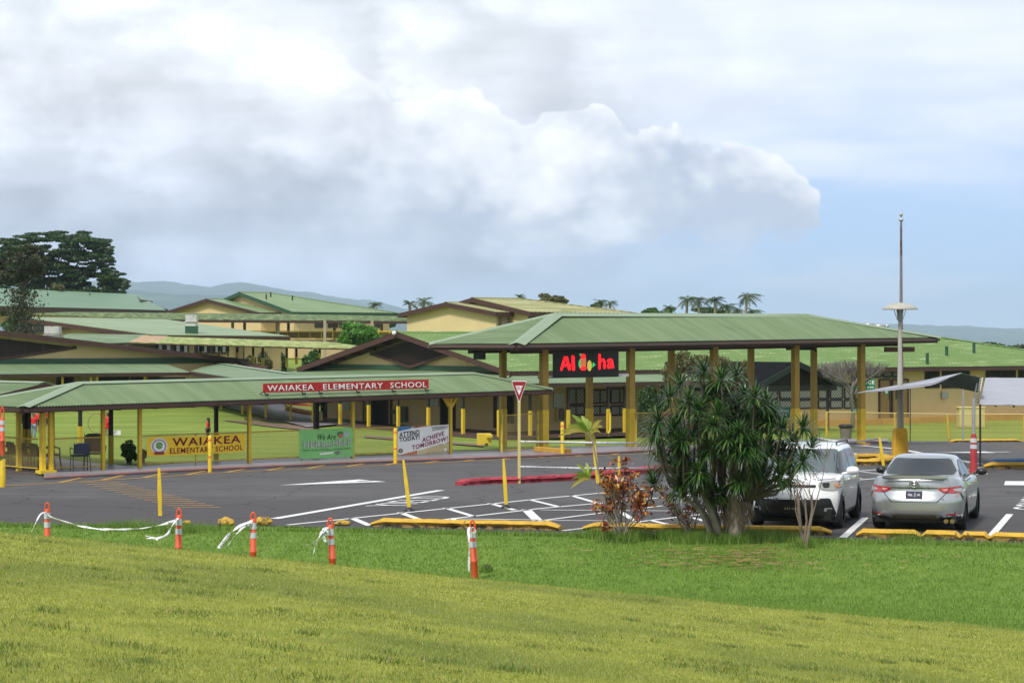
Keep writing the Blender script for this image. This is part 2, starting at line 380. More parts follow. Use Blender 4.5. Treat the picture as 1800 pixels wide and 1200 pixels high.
def mat_asphalt():
    m = bpy.data.materials.new('asphalt'); m.use_nodes = True; t = NT(m.node_tree)
    out = t.n('ShaderNodeOutputMaterial'); b = t.n('ShaderNodeBsdfPrincipled'); t.l(b.outputs[0], out.inputs[0])
    geo = t.n('ShaderNodeNewGeometry'); p = geo.outputs['Position']; sep = t.n('ShaderNodeSeparateXYZ'); t.l(p, sep.inputs[0])
    fine = t.noise(p, 60, 3, .8); mid = t.noise(p, .8, 6, .6)
    mp = t.n('ShaderNodeMapping'); mp.inputs['Rotation'].default_value = (0, 0, R(-25)); mp.inputs['Scale'].default_value = (.08, .9, 1); t.l(p, mp.inputs[0])
    st = t.noise(mp.outputs[0], 1.6, 5, .6)
    c = t.mix(t.ramp(t.math('ADD', t.math('MULTIPLY', mid, .5), t.math('MULTIPLY', st, .5)), [(.38, 0.), (.62, 1.)]), (.060, .056, .055), (.104, .097, .095))
    # newer, darker reddish patch of paving in the parking stalls near the kerb
    d = t.math('ADD', sep.outputs[1], t.math('MULTIPLY', sep.outputs[0], .10))
    near = t.ss(t.math('ADD', d, t.math('MULTIPLY', mid, 3)), 53.5, 50.5)
    c = t.mix(t.math('MULTIPLY', near, .7), c, (.044, .036, .035))
    oil = t.ss(t.noise(p, .9, 5, .7), .60, .70); c = t.mix(t.math('MULTIPLY', oil, .45), c, (.035, .030, .030))
    tm = t.n('ShaderNodeMapping'); tm.inputs['Rotation'].default_value = (0, 0, R(-12)); tm.inputs['Scale'].default_value = (.03, 1.6, 1); t.l(p, tm.inputs[0])
    c = t.mix(t.math('MULTIPLY', t.ss(t.noise(tm.outputs[0], 1.2, 3), .56, .68), .35), c, (.040, .037, .037))
    c = t.mix(.16, c, t.ramp(fine, [(.3, .0), (.7, .22)]))
    cr = t.n('ShaderNodeTexVoronoi', feature='DISTANCE_TO_EDGE'); cr.inputs['Scale'].default_value = .2
    wv = t.n('ShaderNodeVectorMath', operation='ADD'); nz = t.n('ShaderNodeTexNoise'); nz.inputs['Scale'].default_value = 1.1; nz.inputs['Detail'].default_value = 6; t.l(p, nz.inputs['Vector'])
    t.l(p, wv.inputs[0]); t.l(nz.outputs['Color'], wv.inputs[1]); t.l(wv.outputs[0], cr.inputs['Vector'])
    c = t.mix(t.math('MULTIPLY', t.ss(cr.outputs['Distance'], .009, .001), .65), c, (.02, .018, .018))
    t.l(c, b.inputs['Base Color']); t.l(t.ramp(mid, [(.3, .75), (.7, .9)]), b.inputs['Roughness']); b.inputs['Specular IOR Level'].default_value = .35
    bp = t.n('ShaderNodeBump'); bp.inputs['Strength'].default_value = .3; bp.inputs['Distance'].default_value = .01; t.l(fine, bp.inputs['Height']); t.l(bp.outputs[0], b.inputs['Normal'])
    return m
asphalt = mat_asphalt()
BACK = [(-400, 795), (-40, 806), (60, 814), (76, 838.5), (300, 826), (600, 812), (960, 799), (1150, 790), (1475, 776), (1600, 775), (2000, 775)]
FRONT = [(-400, 920), (0, 920.5), (340, 925), (480, 924), (655, 929), (985, 938), (1440, 944.5), (1500, 948), (1900, 958), (2300, 968)]
def interp(tab, x):
    for (a, ya), (b, yb) in zip(tab, tab[1:]):
        if x <= b: return ya+(yb-ya)*(x-a)/(b-a)
    return tab[-1][1]
def strip(front, back, px0, px1, nu, nv, off):
    def fn(u, v):
        px = lerp(px0, px1, u); a = G(px, interp(front, px), off); b = G(px, interp(back, px), off)
        y = lerp(a.y, b.y, v); x = lerp(a.x, b.x, v); return Vector((x, y, T(x, y)+off))
    return fn
mb = MB(); mb.grid(strip(FRONT, BACK, -300, 2200, 120, 60, .0), 120, 60); o = mb.build('parking_lot', asphalt)
tag(o, 'worn grey asphalt of the school parking lot and drop-off lane', 'parking lot', kind='structure')
# side asphalt seen below the left wing
def mat_paving():
    return mat('wet_paving', (.215, .19, .20), .42, var=.22, vscale=1.3, col2=(.33, .31, .34), c2scale=1.2, c2range=(.5, .7), streak=(.4, 1.5, 1))
paving = mat_paving()
PB = [(60, 802), (82, 802), (130, 809), (193, 816), (240, 819), (439, 806), (650, 801), (793, 793), (880, 791), (963, 786), (1100, 782), (1475, 771), (1560, 771)]
mb = MB(); mb.grid(strip(BACK, PB, 77, 1560, 80, 6, .075), 80, 6)
# kerb face
fk = strip(BACK, PB, 77, 1560, 80, 6, .075)
mb.grid(lambda u, v: fk(u, 0)-Vector((0, 0, .12*(1-v))), 80, 1)
o = mb.build('pavement', paving); tag(o, 'damp purple-grey concrete pavement under the covered walkway', 'pavement', kind='structure')
redkerb = mat('faded_red_kerb', (.30, .085, .07), .7, var=.3, vscale=2, col2=(.17, .14, .13), c2scale=1.5, c2range=(.5, .6))
mb = MB(); mb.grid(lambda u, v: fk(u, 0)+Vector((0, lerp(-.05, .16, v), .006 if v > .3 else -.02)), 200, 2)
o = mb.build('kerb', redkerb); tag(o, 'thin faded red kerb edge along the covered walkway', 'kerb', kind='structure')

# ---- painted markings
paintw = mat('white_road_paint', (.70, .70, .68), .7, var=.12, vscale=3, col2=(.14, .13, .13), c2scale=7, c2range=(.60, .72))
painty = mat('yellow_road_paint', (.56, .31, .055), .7, var=.15, vscale=3, col2=(.15, .12, .09), c2scale=6, c2range=(.56, .72))
def stripe(mb, a, b, w=.11, off=.008, n=None):
    A = G(*a, off); B = G(*b, off); d = (B-A); n = n or max(2, int(d.length/.6)); side = Vector((-d.y, d.x, 0)).normalized()*w/2
    pts = []
    for i in range(n+1):
        c = A.lerp(B, i/n)
        for s_ in (-1, 1): q = c+side*s_; pts.append((q.x, q.y, T(q.x, q.y)+off))
    mb.add(pts, [(2*i, 2*i+1, 2*i+3, 2*i+2) for i in range(n)])
mb = MB()
WL = [((482, 911), (775, 861), .22), ((505, 922), (950, 876), .12), ((950, 876), (1215, 851), .12), ((708, 921), (950, 893), .12), ((950, 893), (1230, 868), .12),
 ((619, 910), (650, 923), .16), ((703, 900), (747, 916), .16), ((783, 892), (833, 907), .15), ((861, 884), (905, 896), .15), ((933, 878), (982, 890), .14), ((1005, 870.5), (1055, 885), .14),
 ((794, 911), (947, 913), .12), ((925, 895), (950, 919), .22), ((878, 924), (947, 914), .1), ((950, 895.5), (1283, 898), .1), ((950, 914.5), (1064, 900), .11), ((950, 914), (1083, 914.5), .09),
 ((989, 932), (1228, 904), .11), ((1089, 898), (1122, 918), .14), ((1117, 894), (1164, 888.5), .1), ((1144, 914), (1197, 926), .13), ((1217, 909), (1249, 918), .13), ((1228, 904), (1300, 896), .11),
 ((1476, 830), (1552, 824), .11), ((1479, 835), (1515, 841), .11), ((1485, 845), (1545, 840), .12), ((1512, 828), (1550, 833), .1),
 ((1462, 791), (1535, 803), .2), ((1507, 782.5), (1722, 815), .24), ((1595, 806.5), (1730, 814.5), .12), ((1694, 826), (1712, 824), .1),
 ((1482, 944), (1521, 909), .15), ((1742, 941), (1775, 903), .15)]
for a, b, w in WL: stripe(mb, a, b, w)
mb.slab([G(793, 910, .008), G(802, 910, .008), G(803, 924, .008), G(793, 924, .008)], (0, 0, .001))
for i in range(6): stripe(mb, (1462+9*i, 788.5+i*2.4), (1545+26*i if i < 3 else 1600+9*i, 789.5+i*3.1), .10)
mb.add([G(1767, 845, .008), G(1850, 845.5, .008), G(1850, 853, .008), G(1765, 852, .008)], [(3, 2, 1, 0)])
o = mb.build('stall_markings', paintw); tag(o, 'white parking stall lines and hatching on the asphalt', 'road markings', kind='structure')
def arrow(name, A, B, w, hl, hw, label):
    A = G(*A, .009); B = G(*B, .009); d = (B-A).normalized(); s_ = Vector((-d.y, d.x, 0)); Hh = A+d*hl
    mb = MB(); f = lambda v: Vector((v.x, v.y, T(v.x, v.y)+.009))
    mb.add([f(A), f(Hh-s_*hw), f(Hh+s_*hw)], [(0, 1, 2)]); mb.add([f(Hh-s_*w/2), f(B-s_*w/2), f(B+s_*w/2), f(Hh+s_*w/2)], [(0, 1, 2, 3)])
    o = mb.build(name, paintw); tag(o, label, 'road marking', kind='structure')
arrow('lane_arrow', (490, 852.5), (628, 845.5), .20, 3.0, .62, 'long white lane arrow pointing left on the drop-off lane')
arrow('lane_arrow', (1641, 795), (1775, 794), .22, 2.0, .5, 'white lane arrow behind the silver sedan')
def road_text(name, txt, O, X, Y, label):
    O = G(*O, .009); X = G(*X, .009); Y = G(*Y, .009); me = text_mesh(txt, O, X-O, Y-O, .002, .0)
    tag(mesh_obj(name, me, paintw), label, 'road marking', kind='structure')
road_text('yield_lettering', 'YIELD', (706, 890), (800, 872.5), (641, 889), 'YIELD painted in white on the lane')
road_text('stall_lettering', 'COMPACT', (1850, 896), (1872, 864), (1778, 895), 'COMPACT painted in white in the right-hand stall')
mb = MB()
YL = [(11, 853), (139, 846), (289, 837), (380, 830.5), (600, 820.5), (911, 805.6), (1145, 796), (1475, 779.8), (1700, 779.2)]
for a, b in zip(YL, YL[1:]): stripe(mb, a, b, .10)
x = 26
while x < 1180:
    y0 = interp(YL, x); x1 = x+lerp(62, 36, x/1180); y1 = interp(BACK, x1)+1.5
    if x1 > 90: stripe(mb, (x, y0), (x1, y1), .11)
    x += lerp(76, 62, x/1180)
for i in range(14):
    x0, x1, y = 139+12.8*i, 212+13.5*i, 847+3.4*i
    xm = (x0+x1)/2; stripe(mb, (x0, y+.6), (xm, y-.6), .08, .012); stripe(mb, (xm-1, y-.6), (x1, y), .08, .012)
stripe(mb, (1470, 785), (1476, 776), .28); stripe(mb, (1521, 782), (1529, 775), .28)
for (px, py) in ((1623, 777), (1673, 778)): stripe(mb, (px-4, py), (px+4, py), .5)
for i in range(4): stripe(mb, (1750+i*14, 782+i*2.2), (1830, 781+i*2.2), .09)
o = mb.build('yellow_markings', painty); tag(o, 'yellow hatch lines along the drop-off lane', 'road markings', kind='structure')
# passage paving going away to the far wing
mb = MB(); pa = [(372, 708), (555, 748)]; 
def fn(u, v):
    l = G(lerp(368, 540, u), lerp(708, 750, u), .06); r = G(lerp(478, 640, u), lerp(706, 741, u), .06); q = l.lerp(r, v); return Vector((q.x, q.y, T(q.x, q.y)+.06))
mb.grid(fn, 24, 6); o = mb.build('path', paving); tag(o, 'wet stone path crossing the lawn to the far wing', 'path', kind='structure')
dirt = mat('bare_earth', (.16, .10, .07), .9, var=.3, vscale=3)
mb = MB()
def fe(u, v): q = G(lerp(395, 640, u), lerp(738, 762, u)+lerp(-3, 3.5, v)*math.sin(math.pi*min(1, u*1.0+.05)), .01); return q
mb.grid(fe, 30, 3)
def fe2(u, v): q = G(lerp(640, 850, u), lerp(766, 782, u)+lerp(-1.5, 2.0, v), .01); return q
mb.grid(fe2, 30, 3)
o = mb.build('worn_track', dirt); tag(o, 'worn strip of bare earth across the lawn', 'path', kind='structure')

# ---- distant hills
def hill(Y, crest, z0, seed, name, col, label, depth=900, rough=5):
    m = mat(name+'_forest', col, .9, var=.5, vscale=.01, col2=tuple(c*2.0 for c in col), c2scale=.004, c2range=(.5, .6))
    mb = MB(); n = 360; x0, x1 = crest[0][0], crest[-1][0]
    def fn(u, v):
        px = lerp(x0, x1, u); cz = zat(interp(crest, px), Y)
        w = math.sin(math.pi*.5*min(1, v/.7)) if v < .7 else math.cos((v-.7)/.3*math.pi/2)
        X = (px-900)/F*Y; yy = Y-depth*(1-min(1, v/.7))+max(0, v-.7)*depth
        nz = noise.noise(Vector((X*.005, yy*.005, seed)))*rough+noise.noise(Vector((X*.02, yy*.02, seed)))*rough*.5
        return Vector((X*(yy/Y if v < .7 else 1), yy, z0+(cz-z0)*w+nz*w))
    mb.grid(fn, n, 24); o = mb.build(name, m); tag(o, label, 'hills', kind='structure')
hill(9400, [(-700, 505), (150, 496), (300, 500), (370, 506), (398, 499), (430, 497), (452, 501), (520, 515), (600, 524), (650, 531), (720, 545), (760, 560), (1000, 585), (1400, 590)], -32, 1, 'hills', (.026, .058, .030), 'blue forested hills with a low cinder cone on the left skyline', 2800, 11)
hill(6200, [(-700, 516), (150, 512), (330, 520), (420, 521), (560, 528), (640, 540), (700, 556), (800, 575), (1100, 592)], -32, 3, 'hills', (.028, .055, .024), 'nearer wooded slope below the left skyline', 1800, 11)
hill(9400, [(1000, 592), (1300, 575), (1440, 570), (1565, 571), (1662, 572.5), (1725, 575), (1800, 580), (1950, 586), (2500, 590)], -32, 5, 'hills', (.030, .055, .028), 'long blue headland on the right skyline', 2800, 9)
# ================================================================ BUILDINGS
UX, UY = .78, .6258
U = Vector((UX, UY, 0)); W = Vector((-UY, UX, 0))     # U: along the roofs (right and away), W: across them (left and away)
class Frame:
    def __init__(s, x, y, ang=None):
        s.o = Vector((x, y, 0)); s.u = U.copy() if ang is None else Vector((math.cos(ang), math.sin(ang), 0)); s.w = Vector((-s.u.y, s.u.x, 0))
    def p(s, a, b, z=0): q = s.o+s.u*a+s.w*b; return Vector((q.x, q.y, z))
    def su(s, px, b): o = s.p(0, b); return pxcol(o, s.u, px)       # a-coordinate of photo column px on the line b=const
    def sw(s, px, a): o = s.p(a, 0); return pxcol(o, s.w, px)       # b-coordinate of photo column px on the line a=const
def dotmat(name, c1, c2, k1=.12, k2=1.3, rng=(.48, .66), c3=None, rough=.7, dirv=U, s3=.4, r3=(.55, .7)):
    m = bpy.data.materials.new(name); MATS[name] = m; m.use_nodes = True; t = NT(m.node_tree)
    out = t.n('ShaderNodeOutputMaterial'); b = t.n('ShaderNodeBsdfPrincipled'); t.l(b.outputs[0], out.inputs[0]); b.inputs['Roughness'].default_value = rough; b.inputs['Specular IOR Level'].default_value = .25
    geo = t.n('ShaderNodeNewGeometry'); p = geo.outputs['Position']
    def dot(v):
        nd = t.n('ShaderNodeVectorMath', operation='DOT_PRODUCT'); t.l(p, nd.inputs[0]); nd.inputs[1].default_value = v; return nd.outputs['Value']
    cx = t.n('ShaderNodeCombineXYZ'); t.l(t.math('MULTIPLY', dot(tuple(dirv)), k1), cx.inputs[0]); t.l(t.math('MULTIPLY', dot((-dirv[1], dirv[0], 0)), k2), cx.inputs[1])
    n = t.noise(cx.outputs[0], 1.0, 6, .6, .3)
    c = t.mix(t.ss(n, *rng), c1, c2)
    if c3: c = t.mix(t.ss(t.noise(p, s3, 6, .65), *r3), c, c3)
    t.l(c, b.inputs['Base Color']); return m
mossroof = dotmat('weathered_green_roof', (.13, .215, .055), (.36, .42, .22), .55, 3.6, (.54, .70), (.19, .275, .09), s3=.35)
mosswalk = dotmat('mossy_walkway_roof', (.055, .10, .035), (.24, .29, .10), 3.0, 1.2, (.45, .62), (.10, .15, .05), s3=.7)
mosswalk2 = dotmat('lichen_walkway_roof', (.17, .24, .05), (.46, .46, .19), 4.0, 1.5, (.42, .62), (.12, .18, .04), s3=.8)
tanroof = dotmat('tan_mossy_roof', (.27, .27, .11), (.40, .38, .20), .2, 1.2, (.42, .66), (.19, .22, .08), s3=.35)
roofg = dotmat('green_roof_ribbed', (.130, .188, .090), (.172, .230, .124), 3.0, .22, (.35, .7), (.112, .160, .08), rough=.55, s3=.7, r3=(.55, .75))
roofg2 = dotmat('pale_roof_ribbed', (.142, .208, .106), (.188, .252, .143), 2.0, .15, (.35, .7), (.13, .19, .1), rough=.6, s3=.4, r3=(.55, .75))
def latmat():
    m = bpy.data.materials.new('lattice_screen'); m.use_nodes = True; t = NT(m.node_tree)
    out = t.n('ShaderNodeOutputMaterial'); b = t.n('ShaderNodeBsdfPrincipled'); t.l(b.outputs[0], out.inputs[0]); b.inputs['Roughness'].default_value = .6
    geo = t.n('ShaderNodeNewGeometry'); p = geo.outputs['Position']
    nd = t.n('ShaderNodeVectorMath', operation='DOT_PRODUCT'); t.l(p, nd.inputs[0]); nd.inputs[1].default_value = tuple(U); s = nd.outputs['Value']
    sep = t.n('ShaderNodeSeparateXYZ'); t.l(p, sep.inputs[0]); z = sep.outputs[2]
    def tri(x): return t.math('ABSOLUTE', t.math('SUBTRACT', t.math('FRACT', t.math('MULTIPLY', x, 5.2)), .5))
    a = tri(t.math('ADD', s, z)); c = tri(t.math('SUBTRACT', s, z))
    mm = t.math('GREATER_THAN', t.math('MINIMUM', a, c), .13)
    t.l(t.mix(mm, (.10, .09, .075), (.46, .45, .40)), b.inputs['Base Color']); return m
lattice = latmat()

def corr(mb, A, B, up, prof, pitch=.12, amp=.016, seg=4):
    """corrugated sheet from eave A-B climbing along unit vector up; prof gives the sheet length t at distance s from A"""
    A, B, up = Vector(A), Vector(B), Vector(up).normalized(); e = (B-A); Ln = e.length; e.normalize(); nn = e.cross(up)
    if nn.z < 0: nn = -nn
    st = pitch/seg; n = max(1, int(Ln/st)); ss_ = sorted(set([i*Ln/n for i in range(n+1)]+[min(Ln, max(0, p[0])) for p in prof]))
    vs = []
    for s_ in ss_:
        off = nn*amp*math.sin(2*math.pi*s_/pitch); b = A+e*s_; vs += [b+off, b+up*max(0, interp(prof, s_))+off]
    fs = [(2*i, 2*i+2, 2*i+3, 2*i+1) for i in range(len(ss_)-1)]
    if e.cross(up).z < 0: fs = [f[::-1] for f in fs]
    mb.add(vs, fs, True)
def roof(fr, a0, a1, b0, b1, ze, zr, hl=0, hr=0, pitch=.12, amp=.016, mt=None, parent=None, ridge=None, fascia=brown, fh=.16, soffit=True, name='roof', capw=.22, capm=None, gut=None):
    """hip or gable roof. ze, zr: (height at a0, height at a1) of eave and ridge"""
    ze = ze if isinstance(ze, tuple) else (ze, ze); zr = zr if isinstance(zr, tuple) else (zr, zr)
    bm_ = (b0+b1)/2; Ln = a1-a0
    c = {'fl': fr.p(a0, b0, ze[0]), 'fr': fr.p(a1, b0, ze[1]), 'bl': fr.p(a0, b1, ze[0]), 'br': fr.p(a1, b1, ze[1])}
    zrl = lerp(zr[0], zr[1], hl/Ln); zrr = lerp(zr[0], zr[1], 1-hr/Ln)
    rl = fr.p(a0+hl, bm_, zrl); rr = fr.p(a1-hr, bm_, zrr)
    mb = MB()
    for A, B, bs in ((c['fl'], c['fr'], 1), (c['bl'], c['br'], -1)):
        hh = (zr[0]+zr[1]-ze[0]-ze[1])/2; up = fr.w*(bm_-b0)*bs+Vector((0, 0, hh)); tl = up.length
        prof = ([(0, 0), (hl, tl)] if hl else [(0, tl)])+([(Ln-hr, tl), (Ln, 0)] if hr else [(Ln, tl)])
        corr(mb, A, B, up, prof, pitch, amp)
    for h_, A, B, sg, zz, rz_ in ((hl, c['fl'], c['bl'], 1, ze[0], zrl), (hr, c['fr'], c['br'], -1, ze[1], zrr)):
        if h_:
            up = fr.u*h_*sg+Vector((0, 0, rz_-zz)); Lh = (B-A).length; corr(mb, A, B, up, [(0, 0), (Lh/2, up.length), (Lh, 0)], pitch, amp)
    r_ = mb.build(name, mt, parent)
    capm = capm or roofcap
    mb = MB(); up3 = Vector((0, 0, amp+.012))
    segs = [(rl, rr)]+([(c['fl'], rl), (c['bl'], rl)] if hl else [])+([(c['fr'], rr), (c['br'], rr)] if hr else [])
    for p_, q_ in segs:
        d = (q_-p_).normalized(); sd_ = Vector((-d.y, d.x, 0)).normalized()
        for sg in (-1, 1):
            out = sd_*sg*capw; zz = -capw*abs(zr[0]-ze[0])/abs(bm_-b0)*(.72 if p_ is not rl else 1)
            a = [p_+up3, q_+up3, q_+up3+out+Vector((0, 0, zz)), p_+up3+out+Vector((0, 0, zz))]
            mb.slab(a, (0, 0, .012))
    mb.build('ridge_cap', capm, r_)
    # fascia and gutter
    mb = MB(); dz = Vector((0, 0, -fh/2-amp-.004))
    sides = [(c['fl'], c['fr'], -fr.w), (c['br'], c['bl'], fr.w)]
    if hl: sides.append((c['bl'], c['fl'], -fr.u))
    if hr: sides.append((c['fr'], c['br'], fr.u))
    ins = .05
    for p_, q_, o_ in sides:
        d = (q_-p_).normalized(); mb.beam(p_+dz-o_*ins+d*.02, q_+dz-o_*ins-d*.02, .05, fh)
    for hh_, cc, rp, sg in ((hl, ('fl', 'bl'), rl, 1), (hr, ('fr', 'br'), rr, -1)):
        if not hh_:
            for k in cc:
                p_ = c[k]+dz+fr.u*sg*.03; q_ = rp+dz+fr.u*sg*.03; mb.beam(p_, q_, .05, fh+.04)
    mb.build('fascia', fascia, r_)
    if gut:
        mb = MB()
        for p_, q_, o_ in sides:
            d = (q_-p_).normalized(); mb.beam(p_+Vector((0, 0, -.075-amp))+o_*.05+d*.03, q_+Vector((0, 0, -.075-amp))+o_*.05-d*.03, .10, .09)
        mb.build('gutter', gut, r_)
    if soffit:
        mb = MB(); z_ = -fh*.75-amp
        ii = .08; pts = [fr.p(a0+ii, b0+ii, ze[0]+z_), fr.p(a1-ii, b0+ii, ze[1]+z_), fr.p(a1-ii, b1-ii, ze[1]+z_), fr.p(a0+ii, b1-ii, ze[0]+z_)]
        mb.slab(pts, (0, 0, .03)); mb.build('ceiling', brown, r_)
    return r_
def wallbox(mb, A, B, z0, z1, th, inward): # vertical wall from A to B (2D), thickness th towards inward
    A = Vector((A.x, A.y, 0)); B = Vector((B.x, B.y, 0)); z0 = z0 if isinstance(z0, tuple) else (z0, z0); z1 = z1 if isinstance(z1, tuple) else (z1, z1)
    mb.slab([A+Vector((0, 0, z0[0])), B+Vector((0, 0, z0[1])), B+Vector((0, 0, z1[1])), A+Vector((0, 0, z1[0]))], inward*th)

def wpanel(fr, axis, const, px0, px1, py0, py1, out, parent, name, m, th=.05, frame=None, fw=.07, bars=0, hbar=0, pr=.0, label=None):
    """flat panel (window, door, screen) on a wall; axis 'u' = wall along U at b=const, 'w' = wall along W at a=const"""
    if axis == 'u': s0, s1 = fr.su(px0, const), fr.su(px1, const); pt = lambda s, z: fr.p(s, const, z)
    else: s0, s1 = fr.sw(px0, const), fr.sw(px1, const); pt = lambda s, z: fr.p(const, s, z)
    Y = pt((s0+s1)/2, 0).y; z0, z1 = zat(py1, Y), zat(py0, Y)
    mb = MB(); o_ = out*pr
    mb.slab([pt(s0, z0)+o_, pt(s1, z0)+o_, pt(s1, z1)+o_, pt(s0, z1)+o_], out*th)
    f_ = mb.build(name, m, parent)
    if label: f_['label'] = label
    if frame:
        mb = MB(); f = fw/2; ot = out*(th+.03+pr)/1
        sg = 1 if s1 > s0 else -1
        def bar(sa, za, sb, zb, w): mb.beam(pt(sa, za)+out*(pr+th/2+.015), pt(sb, zb)+out*(pr+th/2+.015), (th+.03), w, up=(0, 0, 1)) if abs(za-zb) < 1e-6 else mb.beam(pt(sa, za)+out*(pr+th/2+.012), pt(sb, zb)+out*(pr+th/2+.012), w, (th+.024), up=out)
        bar(s0, z0, s1, z0, fw); bar(s0, z1, s1, z1, fw); bar(s0, z0, s0, z1, fw); bar(s1, z0, s1, z1, fw)
        for i in range(1, bars+1): s_ = lerp(s0, s1, i/(bars+1)); bar(s_, z0, s_, z1, fw*.8)
        if hbar: zz = lerp(z0, z1, hbar); bar(s0, zz, s1, zz, fw)
        mb.build('frame', frame, f_)
    return f_
glassdark = mat('dark_glass', (.02, .024, .025), .12, var=0, spec=.8)
louvre = mat('louvre_brown', (.05, .025, .018), .6, var=.15)
def louvres(fr, axis, const, px0, px1, py0, py1, out, parent, n=9, name='louvre_window', slat=louvre):
    b_ = wpanel(fr, axis, const, px0, px1, py0, py1, out, parent, name, dark, .03, frame=brown, fw=.07)
    if axis == 'u': s0, s1 = fr.su(px0, const), fr.su(px1, const); pt = lambda s, z: fr.p(s, const, z)
    else: s0, s1 = fr.sw(px0, const), fr.sw(px1, const); pt = lambda s, z: fr.p(const, s, z)
    Y = pt((s0+s1)/2, 0).y; z0, z1 = zat(py1, Y), zat(py0, Y); mb = MB(); d = (pt(s1, 0)-pt(s0, 0)).normalized()*(abs(s1-s0)/2-.03)
    for i in range(n): mb.obox(pt((s0+s1)/2, lerp(z0, z1, (i+.5)/n))+out*.06, d, out*.02+Vector((0, 0, -.025)), Vector((0, 0, .006))+out*.004)
    mb.build('slats', slat, b_); return b_

# ---------------------------------------------------------------- main building (gable with dark louvre diamond, big weathered roof)
M = Frame(-.1, 99.7); NB = 17.95; ML = 38.3
b = empty('school_building', M.p(10, 9, -.6), 'long beige school building with weathered green roof and dark diamond louvre in its gable', 'building')
ZE, ZR = 2.35, 4.2
# roof with a hip at the far end, small overhang past the gable wall
rmain = roof(M, 0, ML+9, 0, NB, (ZE, ZE), (ZR, ZR+.05), 0, 9.0, .30, .014, mossroof, b, fascia=brownred, fh=.22, capw=.35, capm=mossroof, soffit=False)
mb = MB(); gw = .85
def gz(b_): return ZE-.3+(ZR-ZE)*(1-abs(b_-NB/2)/(NB/2))
# gable wall (faces -U) and front wall (faces -W)
pts = [M.p(gw, 1.0, -.75), M.p(gw, NB-1, -.75), M.p(gw, NB-1, gz(NB-1)), M.p(gw, NB/2, gz(NB/2)), M.p(gw, 1.0, gz(1.0))]
mb.slab(pts, M.u*.25)
wallbox(mb, M.p(gw+.26, 1.0), M.p(ML+7.5, 1.0), -.75, ZE-.12, .25, M.w); wallbox(mb, M.p(ML+7.5, 1.3), M.p(ML+7.5, NB-1), -.75, ZE-.12, .25, -M.u)
wm = mb.build('wall', beige, b)
# soffit boards under the roof planes
mb = MB()
for bb0, bb1 in ((.08, NB/2), (NB-.08, NB/2)):
    mb.slab([M.p(.06, bb0, ZE-.16), M.p(ML+8.8, bb0, ZE-.16), M.p(ML, bb1, ZR-.16), M.p(.06, bb1, ZR-.16)], (0, 0, .03))
mb.build('soffit', brown, rmain)
for i in range(5): # exposed rafters under the left rake
    for sg in (0, 1):
        f = .18+.15*i; bb = (NB/2)*(1-f) if sg == 0 else NB-(NB/2)*(1-f); zz = ZE+(ZR-ZE)*(1-f)
        mb = MB(); mb.beam(M.p(.1, bb, zz-.24), M.p(gw-.02, bb, zz-.24), .12, .14); mb.build('rafter_tail', brownred, rmain)
# diamond louvre in the gable
def diamond(fr, a, px0, px1, pxm, pt_, pb, pm, parent):
    b0, b1, bm_ = fr.sw(px0, a), fr.sw(px1, a), fr.sw(pxm, a); ym = fr.p(a, bm_).y
    zl, zr_, zt, zb = zat(pm, fr.p(a, b0).y), zat(pm-2, fr.p(a, b1).y), zat(pt_, ym), zat(pb, ym)
    L_, R_, T_, B_ = fr.p(a, b0, zl), fr.p(a, b1, zr_), fr.p(a, bm_, zt), fr.p(a, bm_, zb); out = -fr.u
    mb = MB(); mb.slab([L_+out*.02, B_+out*.02, R_+out*.02, T_+out*.02], out*.03); d_ = mb.build('gable_louvre', dark, parent)
    mb = MB()
    for p_, q_ in ((L_, B_), (B_, R_), (R_, T_), (T_, L_)): mb.beam(p_+out*.06, q_+out*.06, .10, .12)
    mb.build('frame', brownred, d_)
    mb = MB(); n = 13
    for i in range(1, n):
        z = lerp(zb, zt, i/n)
        def xat(P1, P2): f = (z-P1.z)/(P2.z-P1.z); return P1.lerp(P2, f) if 0 <= f <= 1 else None
        l_ = xat(B_, L_) or xat(L_, T_); r_ = xat(B_, R_) or xat(R_, T_)
        if l_ and r_: mb.beam(l_+out*.08, r_+out*.08, .05, .035)
    mb.build('slats', louvre, d_)
diamond(M, gw-.12, 653, 802, 723, 598, 645, 621.5, b)
# skirt roofs: in front of the gable wall and along the front wall
mb = MB()
A_ = M.p(-3, -3, 1.62); B_ = M.p(-3, NB+.5, 1.60); up = M.u*4.2+Vector((0, 0, .74)); Lh = (B_-A_).length
corr(mb, A_, B_, up, [(0, 0), (4.2, up.length), (Lh, up.length)], .15, .016)
s1 = M.su(1330, -3); A2 = M.p(-3, -3, 1.85); B2 = M.p(s1, -3, 1.85); up2 = M.w*3.9+Vector((0, 0, .36)); corr(mb, A2, B2, up2, [(0, 0), (4.1, up2.length), (s1+3, up2.length)], .15, .016)
sk = mb.build('porch_roof', roofg2, b)
mb = MB(); mb.beam(M.p(-3, -3.03, 1.74), M.p(s1, -3.03, 1.74), .06, .16); mb.beam(M.p(-3.03, -3, 1.50), M.p(-3.03, NB+.5, 1.48), .06, .16)
mb.slab([M.p(-2.9, -2.9, 1.68), M.p(s1, -2.9, 1.68), M.p(s1, 1.0, 1.68), M.p(1.2, 1.0, 1.68), M.p(1.2, NB+.4, 1.45), M.p(-2.9, NB+.4, 1.45)], (0, 0, .03)); mb.build('fascia', brown, sk)
mb = MB(); mb.beam(M.p(gw-.05, 1, 2.44), M.p(gw-.05, NB-.8, 2.44), .08, .22); mb.beam(M.p(1, .88, 2.14), M.p(s1, .88, 2.14), .10, .12); mb.build('flashing_shade_band', gfascia, sk)  # gable board: overhang shade put in as dark green; second beam is front flashing
